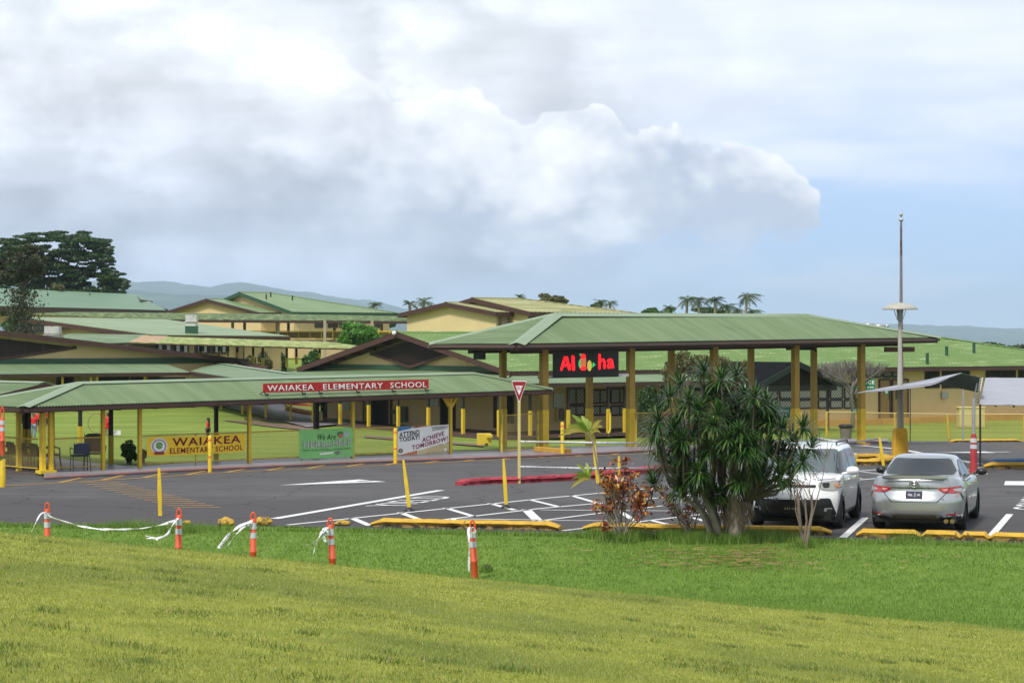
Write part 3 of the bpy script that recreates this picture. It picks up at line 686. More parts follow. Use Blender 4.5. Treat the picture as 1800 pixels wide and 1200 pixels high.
# porch floor
mb = MB(); pf = mat('porch_floor', (.085, .05, .04), .6, var=.3, vscale=2)
mb.slab([M.p(-3.2, -3.2, -.62), M.p(s1+1, -3.2, -.62), M.p(s1+1, .99, -.62), M.p(gw-.01, .99, -.62), M.p(gw-.01, NB, -.50), M.p(-3.2, NB, -.33)], (0, 0, .14)); mb.build('porch_floor', pf, b)
# porch posts, dark upper half and yellow below
def post2(fr, px, a=None, bq=None, top=1.7, base=-.5, w=.11, parent=None, pipe=False, zc=None):
    s_ = fr.sw(px, a) if a is not None else fr.su(px, bq); q = fr.p(a, s_) if a is not None else fr.p(s_, bq)
    zc = zc if zc is not None else lerp(base, top, .55); ang = math.atan2(fr.u.y, fr.u.x)
    mb = MB(); mb.box((q.x, q.y, (zc+top)/2), (w, w, top-zc), ang); p_ = mb.build('post', dpost, parent)
    mb = MB(); mb.box((q.x, q.y, (zc+base)/2), (w+.02, w+.02, zc-base), ang); mb.build('painted_base', ypost, p_)
    if pipe:
        mb = MB(); o2 = q+fr.u*.0-fr.w*.14; mb.tube([(o2.x, o2.y, .45), (o2.x, o2.y, base+.35), (o2.x-.1, o2.y-.25, base+.15), (o2.x-.12, o2.y-.4, base+.12)], .05, 8); mb.build('downpipe', ypost, p_)
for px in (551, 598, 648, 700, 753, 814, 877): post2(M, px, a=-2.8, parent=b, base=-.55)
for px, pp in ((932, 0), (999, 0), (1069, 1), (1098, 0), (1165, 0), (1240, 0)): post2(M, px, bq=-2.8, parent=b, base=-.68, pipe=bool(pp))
# doors, boards and recesses on the gable wall (faces the lawn); far openings read dark
for x0, x1, y0, y1, nm, mt in ((566, 574, 700, 738, 'door', dark), (656, 682, 690, 746, 'door', dark), (720, 744, 692, 700, 'notice_board', black), (776, 800, 690, 752, 'door', dark), (892, 903, 690, 742, 'door', dark)):
    wpanel(M, 'w', gw, x0, x1, y0, y1, -M.u, b, nm, mt, .04, frame=brown if nm == 'door' else None, fw=.1)
wpanel(M, 'w', gw, 640, 655, 700, 742, -M.u, b, 'door', mat('tan_door', (.33, .24, .11), .6), .05, frame=brown)
wpanel(M, 'w', gw, 686, 690, 692, 745, -M.u, b, 'wall_stripe', brown, .04)
wpanel(M, 'w', gw, 868, 876, 690, 752, -M.u, b, 'wall_stripe', brown, .04)
mp_ = mat('paper', (.55, .58, .58), .8, var=.3, vscale=14)
for i, (x0, x1, y0, y1) in enumerate(((602, 615, 700, 719), (756, 772, 697, 713))): wpanel(M, 'w', gw, x0, x1, y0, y1, -M.u, b, 'notice_sheet', mp_, .03, pr=.01, frame=galv, fw=.05, bars=2 if i == 0 else 1, hbar=.5)
wpanel(M, 'w', gw, 700, 718, 714, 741, -M.u, b, 'meter_box', mat('dull_green_box', (.10, .11, .09), .6), .2)
wpanel(M, 'w', gw, 692, 699, 720, 727, -M.u, b, 'meter_box', mat('dull_green_box', (.10, .11, .09), .6), .15)
# front wall: notice, cabinet, lattice windows
wpanel(M, 'u', 1.0, 973, 988, 692, 717, -M.w, b, 'notice_sheet', mp_, .04, frame=galv, fw=.05)
wpanel(M, 'u', 1.0, 976, 989, 716, 739, -M.w, b, 'wall_cabinet', mat('brown_cabinet', (.16, .09, .05), .5), .16, frame=ypale, fw=.05)
for x0, x1, y0, y1 in ((997, 1027, 682, 710), (997, 1027, 713, 729), (1040, 1068, 685, 708), (1040, 1068, 713, 729), (1073, 1104, 682, 708), (1073, 1104, 713, 729)):
    wpanel(M, 'u', 1.0, x0, x1, y0, y1, -M.w, b, 'lattice_window', lattice, .03, frame=brown, fw=.09, bars=1)
for x0, x1 in ((1246, 1268), (1272, 1295), (1301, 1322), (1345, 1366), (1370, 1398), (1404, 1434), (1438, 1453), (1459, 1480), (1484, 1500)):
    for y0, y1 in ((675, 700), (703, 717)): wpanel(M, 'u', 1.0, x0, x1, y0, y1, -M.w, b, 'lattice_window', lattice, .03, frame=black, fw=.09)
for x0, x1 in ((1520, 1548), (1552, 1568), (1568, 1585)): wpanel(M, 'u', 1.0, x0, x1, 652, 662, -M.w, b, 'transom_window', mat('dim_pane', (.16, .16, .14), .3), .03, frame=black, fw=.14)
wpanel(M, 'u', 1.0, 1500, 1512, 660, 716, -M.w, b, 'door', black, .03)
wpanel(M, 'u', 1.0, 1545, 1563.5, 667, 742, -M.w, b, 'door', mat('ochre_door', (.30, .18, .05), .5, var=.1), .05, frame=brown, fw=.1)
d2 = wpanel(M, 'u', 1.0, 1567.5, 1595, 667, 742, -M.w, b, 'door', MATS['ochre_door'], .05, frame=brown, fw=.1)
for x0, x1 in ((1561, 1564), (1573, 1576)): wpanel(M, 'u', 1.0, x0, x1, 684, 701, -M.w, d2, 'door_window', glassdark, .02, pr=.05)
for x0, x1 in ((1626, 1650), (1656, 1703)): louvres(M, 'u', 1.0, x0, x1, 646, 681, -M.w, b, 12, slat=mat('louvre_grey', (.05, .045, .04), .5))
for x0, x1 in ((1733, 1758), (1759, 1784), (1790, 1830)): louvres(M, 'u', 1.0, x0, x1, 644, 663, -M.w, b, 7, slat=MATS['louvre_grey'])
# orange painted foot of the wall
mb = MB(); ofoot = mat('orange_foot', (.46, .24, .05), .7, var=.15, col2=(.28, .16, .06), c2scale=3, c2range=(.58, .7))
s0, s1_ = M.su(1340, .8), M.su(1900, .8); mb.slab([M.p(s0, .4, -.75), M.p(s1_, .4, -.75), M.p(s1_, 1.0, -.75), M.p(s0, 1.0, -.75)], (0, 0, .33)); mb.build('plinth', ofoot, b)
# vents on the weathered roof
mb = MB()
for px, py, h_ in ((1630, 628, .25), (1664, 616, .25), (1712, 609, .22)):
    Y = 119+ (628-py)*.35; q = P(px, py, Y); mb.tube([q-Vector((0, 0, .4)), q+Vector((0, 0, h_))], .09, 8)
mb.build('vent_pipe', gfascia, rmain)
mb = MB()
for px, py in ((1526, 568), (1545, 570), (1559, 571)):
    q = P(px, py, 138); mb.lathe(q-Vector((0, 0, 1.2)), [(.10, 0), (.10, .95), (.42, 1.0), (.42, 1.18), (.1, 1.24)] if px < 1550 else [(.05, 0), (.05, 1), (.2, 1.1), (.16, 1.2), (0.01, 1.25)], 10)
mb.build('roof_ventilator', galv, rmain)
# security lamp at the ridge end
mb = MB(); q = M.p(-.12, NB/2, ZR-.05); mb.lathe(q-Vector((0, 0, .1)), [(.03, 0), (.10, .03), (.12, .12), (.06, .2)], 10); mb.build('gable_lamp', white, rmain)

# ---------------------------------------------------------------- dark entrance porch
E = Frame(*M.p(M.su(1378, -3), 0).to_2d())
e = empty('entrance_porch', E.p(0, -2, -.65), 'black gabled entrance porch with dark green edges in front of the lattice windows', 'porch')
hw = E.su(1470, -3.6)
hl_ = E.su(1322, -3.6)
zt, zl = zat(636, E.p(0, -3.6).y), zat(674, E.p(0, -3.6).y)
mb = MB()
for s_ in (hl_, hw):
    mb.slab([E.p(0, -4.0, zt), E.p(s_, -4.0, zl), E.p(s_, .9, zl), E.p(0, .9, zt)], (0, 0, -.1))
r_ = mb.build('roof', mat('black_roof', (.004, .005, .005), .9, var=.2, spec=.1), e)
mb = MB()
for s_ in (hl_, hw): mb.beam(E.p(0, -4.04, zt-.12), E.p(s_, -4.04, zl-.12), .05, .28)
mb.build('fascia', mat('black_green', (.006, .016, .010), .6), r_)
mb = MB(); mb.slab([E.p(hl_+.4, -3.7, zl-.08), E.p(hw-.4, -3.7, zl-.08), E.p(0, -3.7, zt-.15)], E.w*.05); mb.build('gable_infill', dark, r_)
mb = MB(); mb.beam(E.p(hl_, -3.6, zl-.22), E.p(hw, -3.6, zl-.22), .12, .3)
mb.beam(E.p(hl_+.3, -3.5, zl-.3), E.p(hl_+.3, .8, zl-.3), .1, .2); mb.beam(E.p(hw-.3, -3.5, zl-.3), E.p(hw-.3, .8, zl-.3), .1, .2); mb.build('beam', black, e)
for s_ in (hl_+.3, E.su(1455, -3.6)): mb = MB(); mb.beam(E.p(s_, -3.6, zl-.3), E.p(s_, -3.6, -.68), .14, .14); mb.build('post', black, e)

# ---------------------------------------------------------------- front covered walkway
A0 = G(75, 834.5); B0 = G(956, 793.5); ang = math.atan2(B0.y-A0.y, B0.x-A0.x)
K = Frame(A0.x, A0.y, ang)
k = empty('covered_walkway', K.p(8, 1, .08), 'long covered walkway with corrugated pale green roof on yellow posts beside the drop-off lane', 'walkway')
Lk = K.su(972, -.6)
kroof = roof(K, -.95, Lk, -.6, 3.0, (1.93, 2.12), (2.50, 2.68), 2.8, 2.0, .10, .022, roofg, k, fascia=brown, fh=.14, gut=brown, capw=.2)
for i, px in enumerate((75, 181, 245.5, 438, 620, 791.5)):
    s_ = K.su(px, 0); q = K.p(s_, 0); zt_ = lerp(1.93, 2.12, s_/Lk)-.1
    mb = MB(); mb.box((q.x, q.y, (zt_+.05)/2), (.10 if i else .14, .10 if i else .14, zt_-.05), ang)
    if i == 0: q2 = K.p(.24, -.02); mb.box((q2.x, q2.y, (zt_+.05)/2), (.12, .12, zt_-.05), ang); mb.box((q.x+.1, q.y-.03, .09), (.5, .3, .1), ang)
    mb.build('post', yellow if i == 0 else ypost, k)
    if px == 791.5:
        mb = MB(); 
        for sg in (-1, 1): mb.beam(K.p(s_, 0, zt_-.42), K.p(s_+sg*.30, 0, zt_-.03), .09, .09)
        mb.slab([K.p(s_-.2, -.02, zt_-.02), K.p(s_+.2, -.02, zt_-.02), K.p(s_, -.02, zt_-.34)], K.w*.04); mb.build('brace', yellow, k)
def kpost(px, bq, wd=.1, base=.05, top=1.98):
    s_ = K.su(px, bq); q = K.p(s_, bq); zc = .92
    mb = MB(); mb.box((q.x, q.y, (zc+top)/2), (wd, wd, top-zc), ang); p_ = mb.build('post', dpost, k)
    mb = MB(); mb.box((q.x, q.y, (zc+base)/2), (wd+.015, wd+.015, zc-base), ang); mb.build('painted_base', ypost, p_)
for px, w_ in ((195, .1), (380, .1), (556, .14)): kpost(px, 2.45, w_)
mb = MB(); 
for i in range(16):
    s_ = lerp(-.3, Lk-.6, i/15); mb.beam(K.p(s_, -.5, lerp(1.80, 1.99, s_/Lk)), K.p(s_, 2.9, lerp(1.80, 1.99, s_/Lk)), .07, .10)
mb.build('cross_beam', brown, k)
# left wing going away behind the corner
wg = empty('covered_walkway', K.p(-.2, 6, .08), 'left wing of covered walkway running back past a row of chairs', 'walkway')
KW = Frame(K.p(0, 0).x, K.p(0, 0).y, ang+math.pi/2)   # a runs away (old b), b runs left (old -a)
roof(KW, 3.02, 22, -4.6, .95, (1.93, 1.93), (2.50, 2.5), 0, 2.8, .10, .022, roofg, wg, fascia=brown, fh=.14, gut=brown, capw=.2)
def wpost(a, bq, wd, two, top=1.85):
    q = KW.p(a, bq); zc = .95
    if two: mb = MB(); mb.box((q.x, q.y, (zc+top)/2), (wd, wd, top-zc), ang); p_ = mb.build('post', dpost, wg); mb = MB(); mb.box((q.x, q.y, (zc+.05)/2), (wd+.015, wd+.015, zc-.05), ang); mb.build('painted_base', ypost, p_)
    else: mb = MB(); mb.box((q.x, q.y, (.0+top)/2), (wd, wd, top), ang); mb.build('post', ypost, wg)
wpost(KW.su(33, 0), 0, .12, False)
for px in (44, 50): q = G(px, 806); d = q-KW.o; wpost(d.dot(KW.u), d.dot(KW.w), .12, True)
for px, py in ((92, 806), (141, 800)): q = G(px, py); d = q-KW.o; wpost(d.dot(KW.u), d.dot(KW.w), .1, True)
mb = MB(); mb.slab([KW.p(-.05, .25, -.02), KW.p(22, .25, -.02), KW.p(22, -2.3, -.02), KW.p(-.05, -2.3, -.02)], (0, 0, .08)); mb.build('floor', mat('brown_floor', (.10, .075, .065), .6, var=.25, vscale=2), wg)

# ---------------------------------------------------------------- bus canopy
C = Frame(1.09, 74.2)
c_ = empty('bus_canopy', C.p(8, 1.2, 0), 'large open canopy with hipped corrugated green roof on paired yellow posts', 'canopy')
a0 = C.su(908, -1.27); a1 = C.su(1650, -1.27)
croof = roof(C, a0, a1, -1.27, 3.62, (3.66, 3.90), (4.68, 4.78), 3.7, 4.9, .10, .022, roofg, c_, fascia=brown, fh=.20, gut=mat('gutter_brown', (.10, .06, .055), .4), capw=.30)
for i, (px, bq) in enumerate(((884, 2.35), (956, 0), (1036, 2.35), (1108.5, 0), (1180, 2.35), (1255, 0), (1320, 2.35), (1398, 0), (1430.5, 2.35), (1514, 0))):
    s_ = C.su(px, bq); q = C.p(s_, bq); z0 = T(q.x, q.y)+.05; zt_ = lerp(3.66, 3.9, (s_-a0)/(a1-a0))-.2; w_ = .26 if bq == 0 else .22
    zc = 1.35+z0
    mb = MB(); aa = math.atan2(UY, UX); mb.box((q.x, q.y, (z0+zt_)/2), (w_, w_*.8, zt_-z0), aa)
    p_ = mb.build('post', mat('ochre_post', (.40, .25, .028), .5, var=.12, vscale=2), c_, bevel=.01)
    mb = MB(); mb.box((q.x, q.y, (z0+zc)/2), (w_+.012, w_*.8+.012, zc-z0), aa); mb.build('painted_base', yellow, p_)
mb = MB()
for bq in (0, 2.35): mb.beam(C.p(a0+.8, bq, 3.42), C.p(a1-.8, bq, 3.66), .16, .22)
for i in range(11): s_ = lerp(a0+.5, a1-.5, i/10); z = lerp(3.5, 3.74, i/10); mb.beam(C.p(s_, -1.1, z), C.p(s_, 3.4, z), .1, .14)
mb.build('beam', brown, c_)
def hangpipe(px0, px1, bq, z):
    s0, s1 = C.su(px0, bq), C.su(px1, bq); mb = MB(); mb.tube([C.p(s0, bq, z+.1), C.p(s0+.06, bq, z), C.p(s1-.06, bq, z), C.p(s1, bq, z-.1), C.p(s1, bq, z-.1)], .045, 8); mb.build('drain_pipe', black, c_)
hangpipe(1381, 1434, 1.0, 3.44); hangpipe(1520, 1585, 0, 3.6); hangpipe(958, 975, 0, 3.34)
mb = MB(); s_ = C.su(1581, -.2); mb.obox(C.p(s_, -.2, zat(614, C.p(s_, -.2).y)), C.u*.85/1, C.w*.05, Vector((0, 0, .10))); mb.beam(C.p(s_, -.2, 3.5), C.p(s_, -.2, 3.75), .12, .1)
tag(mb.build('hanging_board', mat('rust_board', (.14, .055, .025), .6), None, loc=C.p(s_, -.2, 3.3)), 'small rust brown board hanging from the right end of the bus canopy', 'board')
# floodlight
s_ = C.su(843, 1.5); fl = empty('floodlight', C.p(s_, 1.5, 3.1), 'black floodlight box hanging under the left end of the canopy', 'floodlight')
mb = MB(); q = C.p(s_, 1.5, 3.28); mb.obox(q, C.u*.0+Vector((.21, 0, 0)), Vector((0, .16, .04)), Vector((0, -.03, .13))); mb.build('housing', black, fl, bevel=.01)
for sx in (-.1, .1): mb = MB(); mb.beam(q+Vector((sx, 0, .12)), q+Vector((sx, 0, .3)), .03, .03); mb.build('bracket', galv, fl)
# ================================================================ BUILDINGS BEHIND
def quadroof(pts, th, mt, parent, name='roof', fascia=None, fh=.22):
    mb = MB(); mb.slab(pts, (0, 0, -th)); r_ = mb.build(name, mt, parent)
    if fascia:
        mb = MB(); n = len(pts)
        for i in fascia[1]: a, b = Vector(pts[i]), Vector(pts[(i+1) % n]); dz = Vector((0, 0, -th-fh/2)); mb.beam(a+dz*.9, b+dz*.9, .06, fh)
        mb.build('fascia', fascia[0], r_)
    return r_
# B: near-left building, only its low wide gable shows
B = Frame(*(Vector(((425-900)/F*138, 138)))); 
bb = empty('school_building', B.p(-12, 2, -.3), 'beige left-edge building with wide low gable and dark louvres above a pale green skirt roof', 'building')
za, zc = 4.62, 2.60; am = B.su(-60, -1.2)
mb = MB()
for sg in (1, -1):
    s0 = am; s1 = 0 if sg == 1 else 2*am
    mb.slab([B.p(s0, -.7, za), B.p(s1, -.7, zc), B.p(s1, 20, zc), B.p(s0, 20, za)], (0, 0, -.06))
rb = mb.build('roof', roofg2, bb)
mb = MB(); mb.beam(B.p(am, -.75, za-.16), B.p(0, -.75, zc-.16), .08, .30); mb.beam(B.p(am, -.75, za-.16), B.p(2*am, -.75, zc-.16), .08, .30); mb.beam(B.p(0, -.7, zc-.16), B.p(0, 20, zc-.16), .08, .26); mb.build('fascia', brownred, rb)
mb = MB(); mb.slab([B.p(-.6, 0, -.4), B.p(2*am+.6, 0, -.4), B.p(2*am+.6, 0, zc-.1), B.p(am, 0, za-.12), B.p(-.6, 0, zc-.1)], B.w*.25); wallbox(mb, B.p(-.6, .26), B.p(-.6, 19), -.4, zc-.1, .25, -B.u); mb.build('wall', beige, bb)
# louvre triangle
def onB(px, py): s_ = B.su(px, 0); q = B.p(s_, 0); return B.p(s_, -.03, zat(py, q.y))
tri = [onB(-160, 612), onB(-60, 588), onB(133, 610.5), onB(-60, 640)]
mb = MB(); mb.slab(tri, -B.w*.03); lo = mb.build('gable_louvre', dark, bb)
mb = MB(); mb.beam(tri[2]-B.w*.06, tri[3]-B.w*.06, .08, .18); 
for px in (10, 43, 75): a = onB(px, interp([(-60, 590), (133, 611)], px)); c = onB(px, interp([(-60, 638), (133, 611)], px)); mb.beam(a-B.w*.06, c-B.w*.06, .07, .05)
mb.build('frame', brownred, lo)
mb = MB()
for i in range(9):
    y = 597+i*4.2; xr = interp([(588, -60), (611, 130), (640, -60)], y) if False else (lerp(-40, 130, (y-590)/21) if y < 611 else lerp(130, -50, (y-611)/28))
    mb.beam(onB(-60, y)-B.w*.05, onB(xr, y)-B.w*.05, .04, .06)
mb.build('slats', louvre, lo)
# skirt roof, corner hip at px 335
mb = MB(); se = B.su(335, -3.4); zsk, zst = 1.86, 2.42
A_ = B.p(2*am, -3.4, zsk); B_ = B.p(se, -3.4, zsk); up = B.w*3.4+Vector((0, 0, zst-zsk)); Ln = (B_-A_).length
corr(mb, A_, B_, up, [(0, up.length), (Ln, up.length)], .2, .016)
sk = mb.build('skirt_roof', roofg2, bb)
mb = MB(); mb.beam(B.p(2*am, -3.42, zsk-.1), B.p(se, -3.42, zsk-.1), .06, .16); mb.slab([B.p(2*am, -3.3, zsk-.16), B.p(se, -3.3, zsk-.16), B.p(se, 0, zsk-.16), B.p(2*am, 0, zsk-.16)], (0, 0, .03)); mb.build('fascia', brown, sk)
mb = MB(); mb.beam(B.p(2*am, -.08, zst+.12), B.p(-.3, -.08, zst+.12), .08, .34); mb.build('flashing_shade_band', gfascia, sk)  # dark green board standing in for the overhang's shade above the skirt roof
for px in (110, 160, 171, 255, 330): s_ = B.su(px, -3.1); mb = MB(); mb.beam(B.p(s_, -3.1, -.3), B.p(s_, -3.1, zsk-.12), .12, .12); mb.build('post', ypost, bb)
for px0, px1 in ((172, 225), (230, 250), (262, 325), (100, 128)): wpanel(B, 'u', 0, px0, px1, 664, 706, -B.w, bb, 'window', dark, .04, frame=brown, fw=.1)
mb = MB(); s0, s1 = B.su(-80, -3.6), B.su(345, -3.6); mb.slab([B.p(s0, -3.6, -.35), B.p(s1, -3.6, -.35), B.p(s1, -.01, -.35), B.p(s0, -.01, -.35)], (0, 0, .28)); mb.build('porch_floor', pf, bb)
mb = MB(); s_ = B.su(264, -3.7); q = B.p(s_, -3.7); mb.tube([(q.x-.3, q.y, .4), (q.x, q.y, .35), (q.x+.1, q.y, .1), (q.x+.1, q.y, -.25)], .12, 8); mb.build('downpipe', yellow, bb)

# passage roof from the corner of B towards the main building
pq = [P(335, 652, B.p(se, -3.4).y), P(375, 637.5, 139), P(508, 657, 112), P(575, 668, 104), P(440, 668, 106)]
pr = empty('covered_walkway', (-14, 120, -.3), 'pale green passage roof sloping between the two gabled buildings over the stone path', 'walkway')
quadroof([pq[0], pq[4], pq[3], pq[2], pq[1]], .05, roofg2, pr, fascia=(brown, (0,)), fh=.2)
mb = MB(); mb.beam(pq[1]+Vector((0, 0, .03)), pq[2]+Vector((0, 0, .03)), .5, .03); mb.build('ridge_cap', roofcap, pr)
mb = MB(); e1, e2 = P(392, 648, 140), P(530, 664, 113); mb.slab([pq[1]+Vector((0, 0, -.01)), pq[2]+Vector((0, 0, -.01)), pq[2]+Vector((2.2, 1.5, -.6)), pq[1]+Vector((2.2, 1.5, -.6))], (0, 0, -.05)); mb.build('roof', roofg2, pr)
for px, py in ((355, 712), (389, 719), (426, 728), (467, 736), (511, 739), (503, 723), (470, 716), (430, 710)):
    q = G(px, py); mb = MB(); mb.box((q.x, q.y, (q.z+1.35)/2), (.11, .11, 1.35-q.z)); mb.build('post', ypost, pr)
# low dark roof piece left of the green lawn
mb = MB(); mb.slab([P(415, 632, 137), P(470, 644, 131), P(466, 648, 131), P(432, 641, 134)], (0, 0, -.12)); mb.build('fascia', brownred, pr)

# D: mid-left building with big light green roof
def four(px, py, Y): return P(px, py, Y)
d = empty('school_building', (-20, 152, 1.8), 'mid-left building with a broad pale green roof and a row of windows facing the lawn', 'building')
rd = quadroof([four(25, 556, 158), four(270, 588, 146), four(510, 590.5, 153), four(290, 561, 168)], .06, mat_roof('light_green_roof', (.20, .275, .135), (.25, .325, .17), None, .3, (.4, .7)), d, fascia=(brownred, (0, 1)), fh=.3)
mb = MB(); mb.slab([four(30, 560, 158.5), four(268, 592, 147), P(268, 640, 147), P(30, 640, 158.5)], (.3, .3, 0))
mb.slab([P(268, 592, 147.0), P(505, 594, 154), P(505, 650, 154), P(268, 650, 147.0)], (-.2, .4, 0)); mb.build('wall', beige, d)
mb = MB(); mb.slab([P(38, 568, 157.5), P(124, 577.5, 153), P(60, 586, 156), P(34, 586, 157.7)], (0, -.1, 0)); mb.build('gable_louvre', dark, d)
# its small lower green roof seen over the near gable
quadroof([P(110, 590, 150), P(125, 604, 142), P(240, 601, 142), P(290, 596, 146), P(262, 588, 146.5), P(120, 586, 152)], .05, roofg2, d, 'lean_to_roof', fascia=(dark, (1, 2)), fh=.12)
FD = Frame(*P(268, 600, 146.8).to_2d(), math.atan2(7, -(268-900)/F*147+(505-900)/F*154))
for x0, x1, nb in ((271, 300, 4), (303, 330, 4), (343, 369, 5), (372, 397, 4), (520, 540, 3)):
    if x1 < 500:
        f_ = wpanel(FD, 'u', 0, x0, x1, 603, 621, -FD.w, d, 'window', dark, .04, frame=brown, fw=.12, bars=0)
        for i in range(1, nb, 2): wpanel(FD, 'u', 0, lerp(x0, x1, i/nb), lerp(x0, x1, (i+.8)/nb), 605, 619, -FD.w, f_, 'pane', mat('curtain', (.42, .43, .42), .7), .05)
for x0, x1 in ((331, 342), (418, 428)): wpanel(FD, 'u', 0, x0, x1, 604, 640, -FD.w, d, 'door', mat('tan_door', (.33, .24, .11), .6), .04, frame=brown)
# roof boxes
ventm = mat('weathered_vent', (.50, .50, .46), .7, var=.2, vscale=3, col2=(.14, .13, .12), c2scale=2, c2range=(.58, .68))
q = P(337, 585, 150); rv = empty('roof_vent', q, 'boxy grey roof vent on a green base standing on the mid-left roof', 'roof vent')
mb = MB(); mb.box(q+Vector((0, 0, .2)), (.80, .8, .55)); mb.build('base', gfascia, rv)
mb = MB(); mb.box(q+Vector((0, 0, .6)), (.70, .7, .3)); mb.box(q+Vector((0, 0, 1.0)), (.76, .76, .5)); mb.box(q+Vector((0, 0, .78)), (.86, .86, .05)); mb.build('cowl', ventm, rv)
q = P(93, 596, 145); rv = empty('roof_vent', q, 'boxy weathered white roof vent above the near-left gable', 'roof vent')
mb = MB(); mb.box(q+Vector((0, 0, .15)), (1.05, .9, .3)); mb.build('base', galv, rv)
mb = MB(); mb.box(q+Vector((0, 0, .62)), (.98, .9, .5)); mb.box(q+Vector((0, 0, .30)), (1.15, 1.0, .06)); mb.build('cowl', ventm, rv)

# lichen-covered walkway roof in front of D
def farwalk(pts, mt, label, posts, loc, pw=.14, pm=dpost, base=None, rail=None, extra=None, fh=.07):
    e_ = empty('covered_walkway', loc, label, 'walkway')
    quadroof(pts, .05, mt, e_, fascia=(brown, (0,)), fh=fh)
    for px, y0, y1, Y in posts:
        a, b_ = P(px, y0, Y), P(px, y1, Y); mb = MB(); mb.box((a+b_)/2, (pw, pw, a.z-b_.z)); p_ = mb.build('post', pm, e_)
        if base: c = a.lerp(b_, .55); mb = MB(); mb.box((c+b_)/2, (pw+.02, pw+.02, c.z-b_.z)); mb.build('painted_base', ypost, p_)
    return e_
w2 = farwalk([P(228, 601, 138), P(622, 612, 128), P(660, 611, 130), P(575, 600.5, 134), P(250, 590, 143)], mosswalk2, 'yellow-green lichened walkway roof crossing in front of the mid-left windows',
        [(352, 605, 626, 139), (355, 605, 626, 139), (385, 606, 626, 138), (401, 606, 626, 138), (417, 606, 630, 137), (445, 607, 640, 136), (462, 608, 645, 135), (504, 609, 645, 133), (521, 610, 640, 133), (562, 611, 628, 131)], (-15, 136, 1.2), base=True)
mb = MB(); mb.slab([P(250, 590, 143), P(228, 601, 138), P(274, 602.3, 137), P(296, 591, 142)], (0, 0, .02)); mb.build('rust_patch', mat('rusty_roof', (.42, .27, .15), .7, var=.3, vscale=2), w2)

# A: far centre-left two storey building behind the mossy walkway
FA = Frame(*P(515, 548, 192).to_2d())      # near right corner of the big gable
a_ = empty('school_building', P(520, 640, 165), 'two-storey beige building with paired green gable roofs on the far left skyline', 'building')
def gablebox(fr, wpx_apex, Lr, ze, zr, half, base, mt, parent, over=.8, hip=0, fas=brown, wall_in=.45, pitch=.4, amp=.02):
    r_ = roof(fr, 0, Lr, 0, 2*half, ze, zr, 0, hip, pitch, amp, mt, parent, fascia=fas, fh=.28, soffit=False, capw=.25, capm=mt)
    mb = MB(); i = .55
    f = lambda b_: ze-.12+(zr-ze)*(1-abs(b_-half)/half)
    mb.slab([fr.p(wall_in, i, base), fr.p(wall_in, 2*half-i, base), fr.p(wall_in, 2*half-i, f(2*half-i)), fr.p(wall_in, half, f(half)), fr.p(wall_in, i, f(i))], fr.u*.2)
    wallbox(mb, fr.p(wall_in+.21, i), fr.p(Lr-.6, i), base, ze-.08, .2, fr.w); wallbox(mb, fr.p(Lr-.6, i+.21), fr.p(Lr-.6, 2*half-i), base, ze-.08, .2, -fr.u)
    return mb.build('wall', beige, parent)
YA = 192; zeA = zat(548, YA); hA = 6.6
hA = FA.sw(420, 0)
zrA = zat(513, FA.p(0, hA).y)
LA = FA.su(700, 0)
gablebox(FA, 420, LA, zeA, zrA, hA, 1.8, mat_roof('far_green_roof', (.165, .24, .105), (.21, .28, .135), None, .3, (.4, .7)), a_, hip=hA*.9, fas=gfascia)
FA2 = Frame(*FA.p(-1.8, FA.sw(457, -1.8)).to_2d()); h2 = FA2.sw(362, 0); gablebox(FA2, 362, 2.6, zat(549, FA2.o.y), zat(525, FA2.p(0, h2).y), h2, 1.8, MATS['far_green_roof'], a_, fas=brown)
for x0, x1 in ((554, 567), (577, 584), (586, 593), (597, 616), (620, 628), (659, 668)): wpanel(FA, 'u', .55, x0, x1, 564, 575, -FA.w, a_, 'window', glassdark, .05, frame=brown, fw=.12, bars=1)
for x0, x1 in ((555, 570), (585, 612), (625, 640)): wpanel(FA, 'u', .55, x0, x1, 584, 595, -FA.w, a_, 'window', dark, .05)
mb = MB()
for px, py in ((468, 524), (476, 520), (514, 526)): q = P(px, py+2, 196); mb.tube([q, q+Vector((0, 0, .45))], .07, 6)
mb.build('vent_pipe', black, a_)
w3 = farwalk([P(286, 561, 173.0), P(718, 564, 178.0), P(722, 556, 182.0), P(516, 552, 182.0), P(120, 548, 178.0), P(45, 551.5, 174.0)], mosswalk, 'mossy two-level walkway roof on concrete columns below the far gables',
        [(px, 563, 640 if px < 600 else 600, 176.0) for px in (409, 489, 571, 654)]+[(px, 563, 600, 180.0) for px in (430, 507, 588, 671)], (-20, 150, 2), pw=.22, pm=mat('concrete_column', (.34, .29, .20), .8, var=.1), fh=.2)
mb = MB(); mb.slab([P(395, 597.5, 175.5), P(605, 597.5, 177.0), P(605, 597, 182.0), P(395, 597, 181.0)], (0, 0, -.25)); mb.build('deck', mat('deck_edge', (.17, .12, .09), .7), w3)
mb = MB(); mb.beam(P(440, 581.5, 176.0), P(712, 582.5, 178.0), .06, .07); mb.beam(P(440, 595, 176.0), P(712, 595, 178.0), .05, .05)
for i in range(14): x = 445+i*20; mb.beam(P(x, 581.5, 177.0), P(x, 597, 177.0), .05, .05)
mb.build('railing', yellow, w3)
mb = MB(); mb.slab([P(445, 583, 177.0), P(712, 583, 179.0), P(712, 594, 179.0), P(445, 594, 177.0)], (0, .03, 0)); mb.build('railing_mesh', mat('railing_mesh', (.30, .21, .06), .7, var=.2, vscale=6), w3)

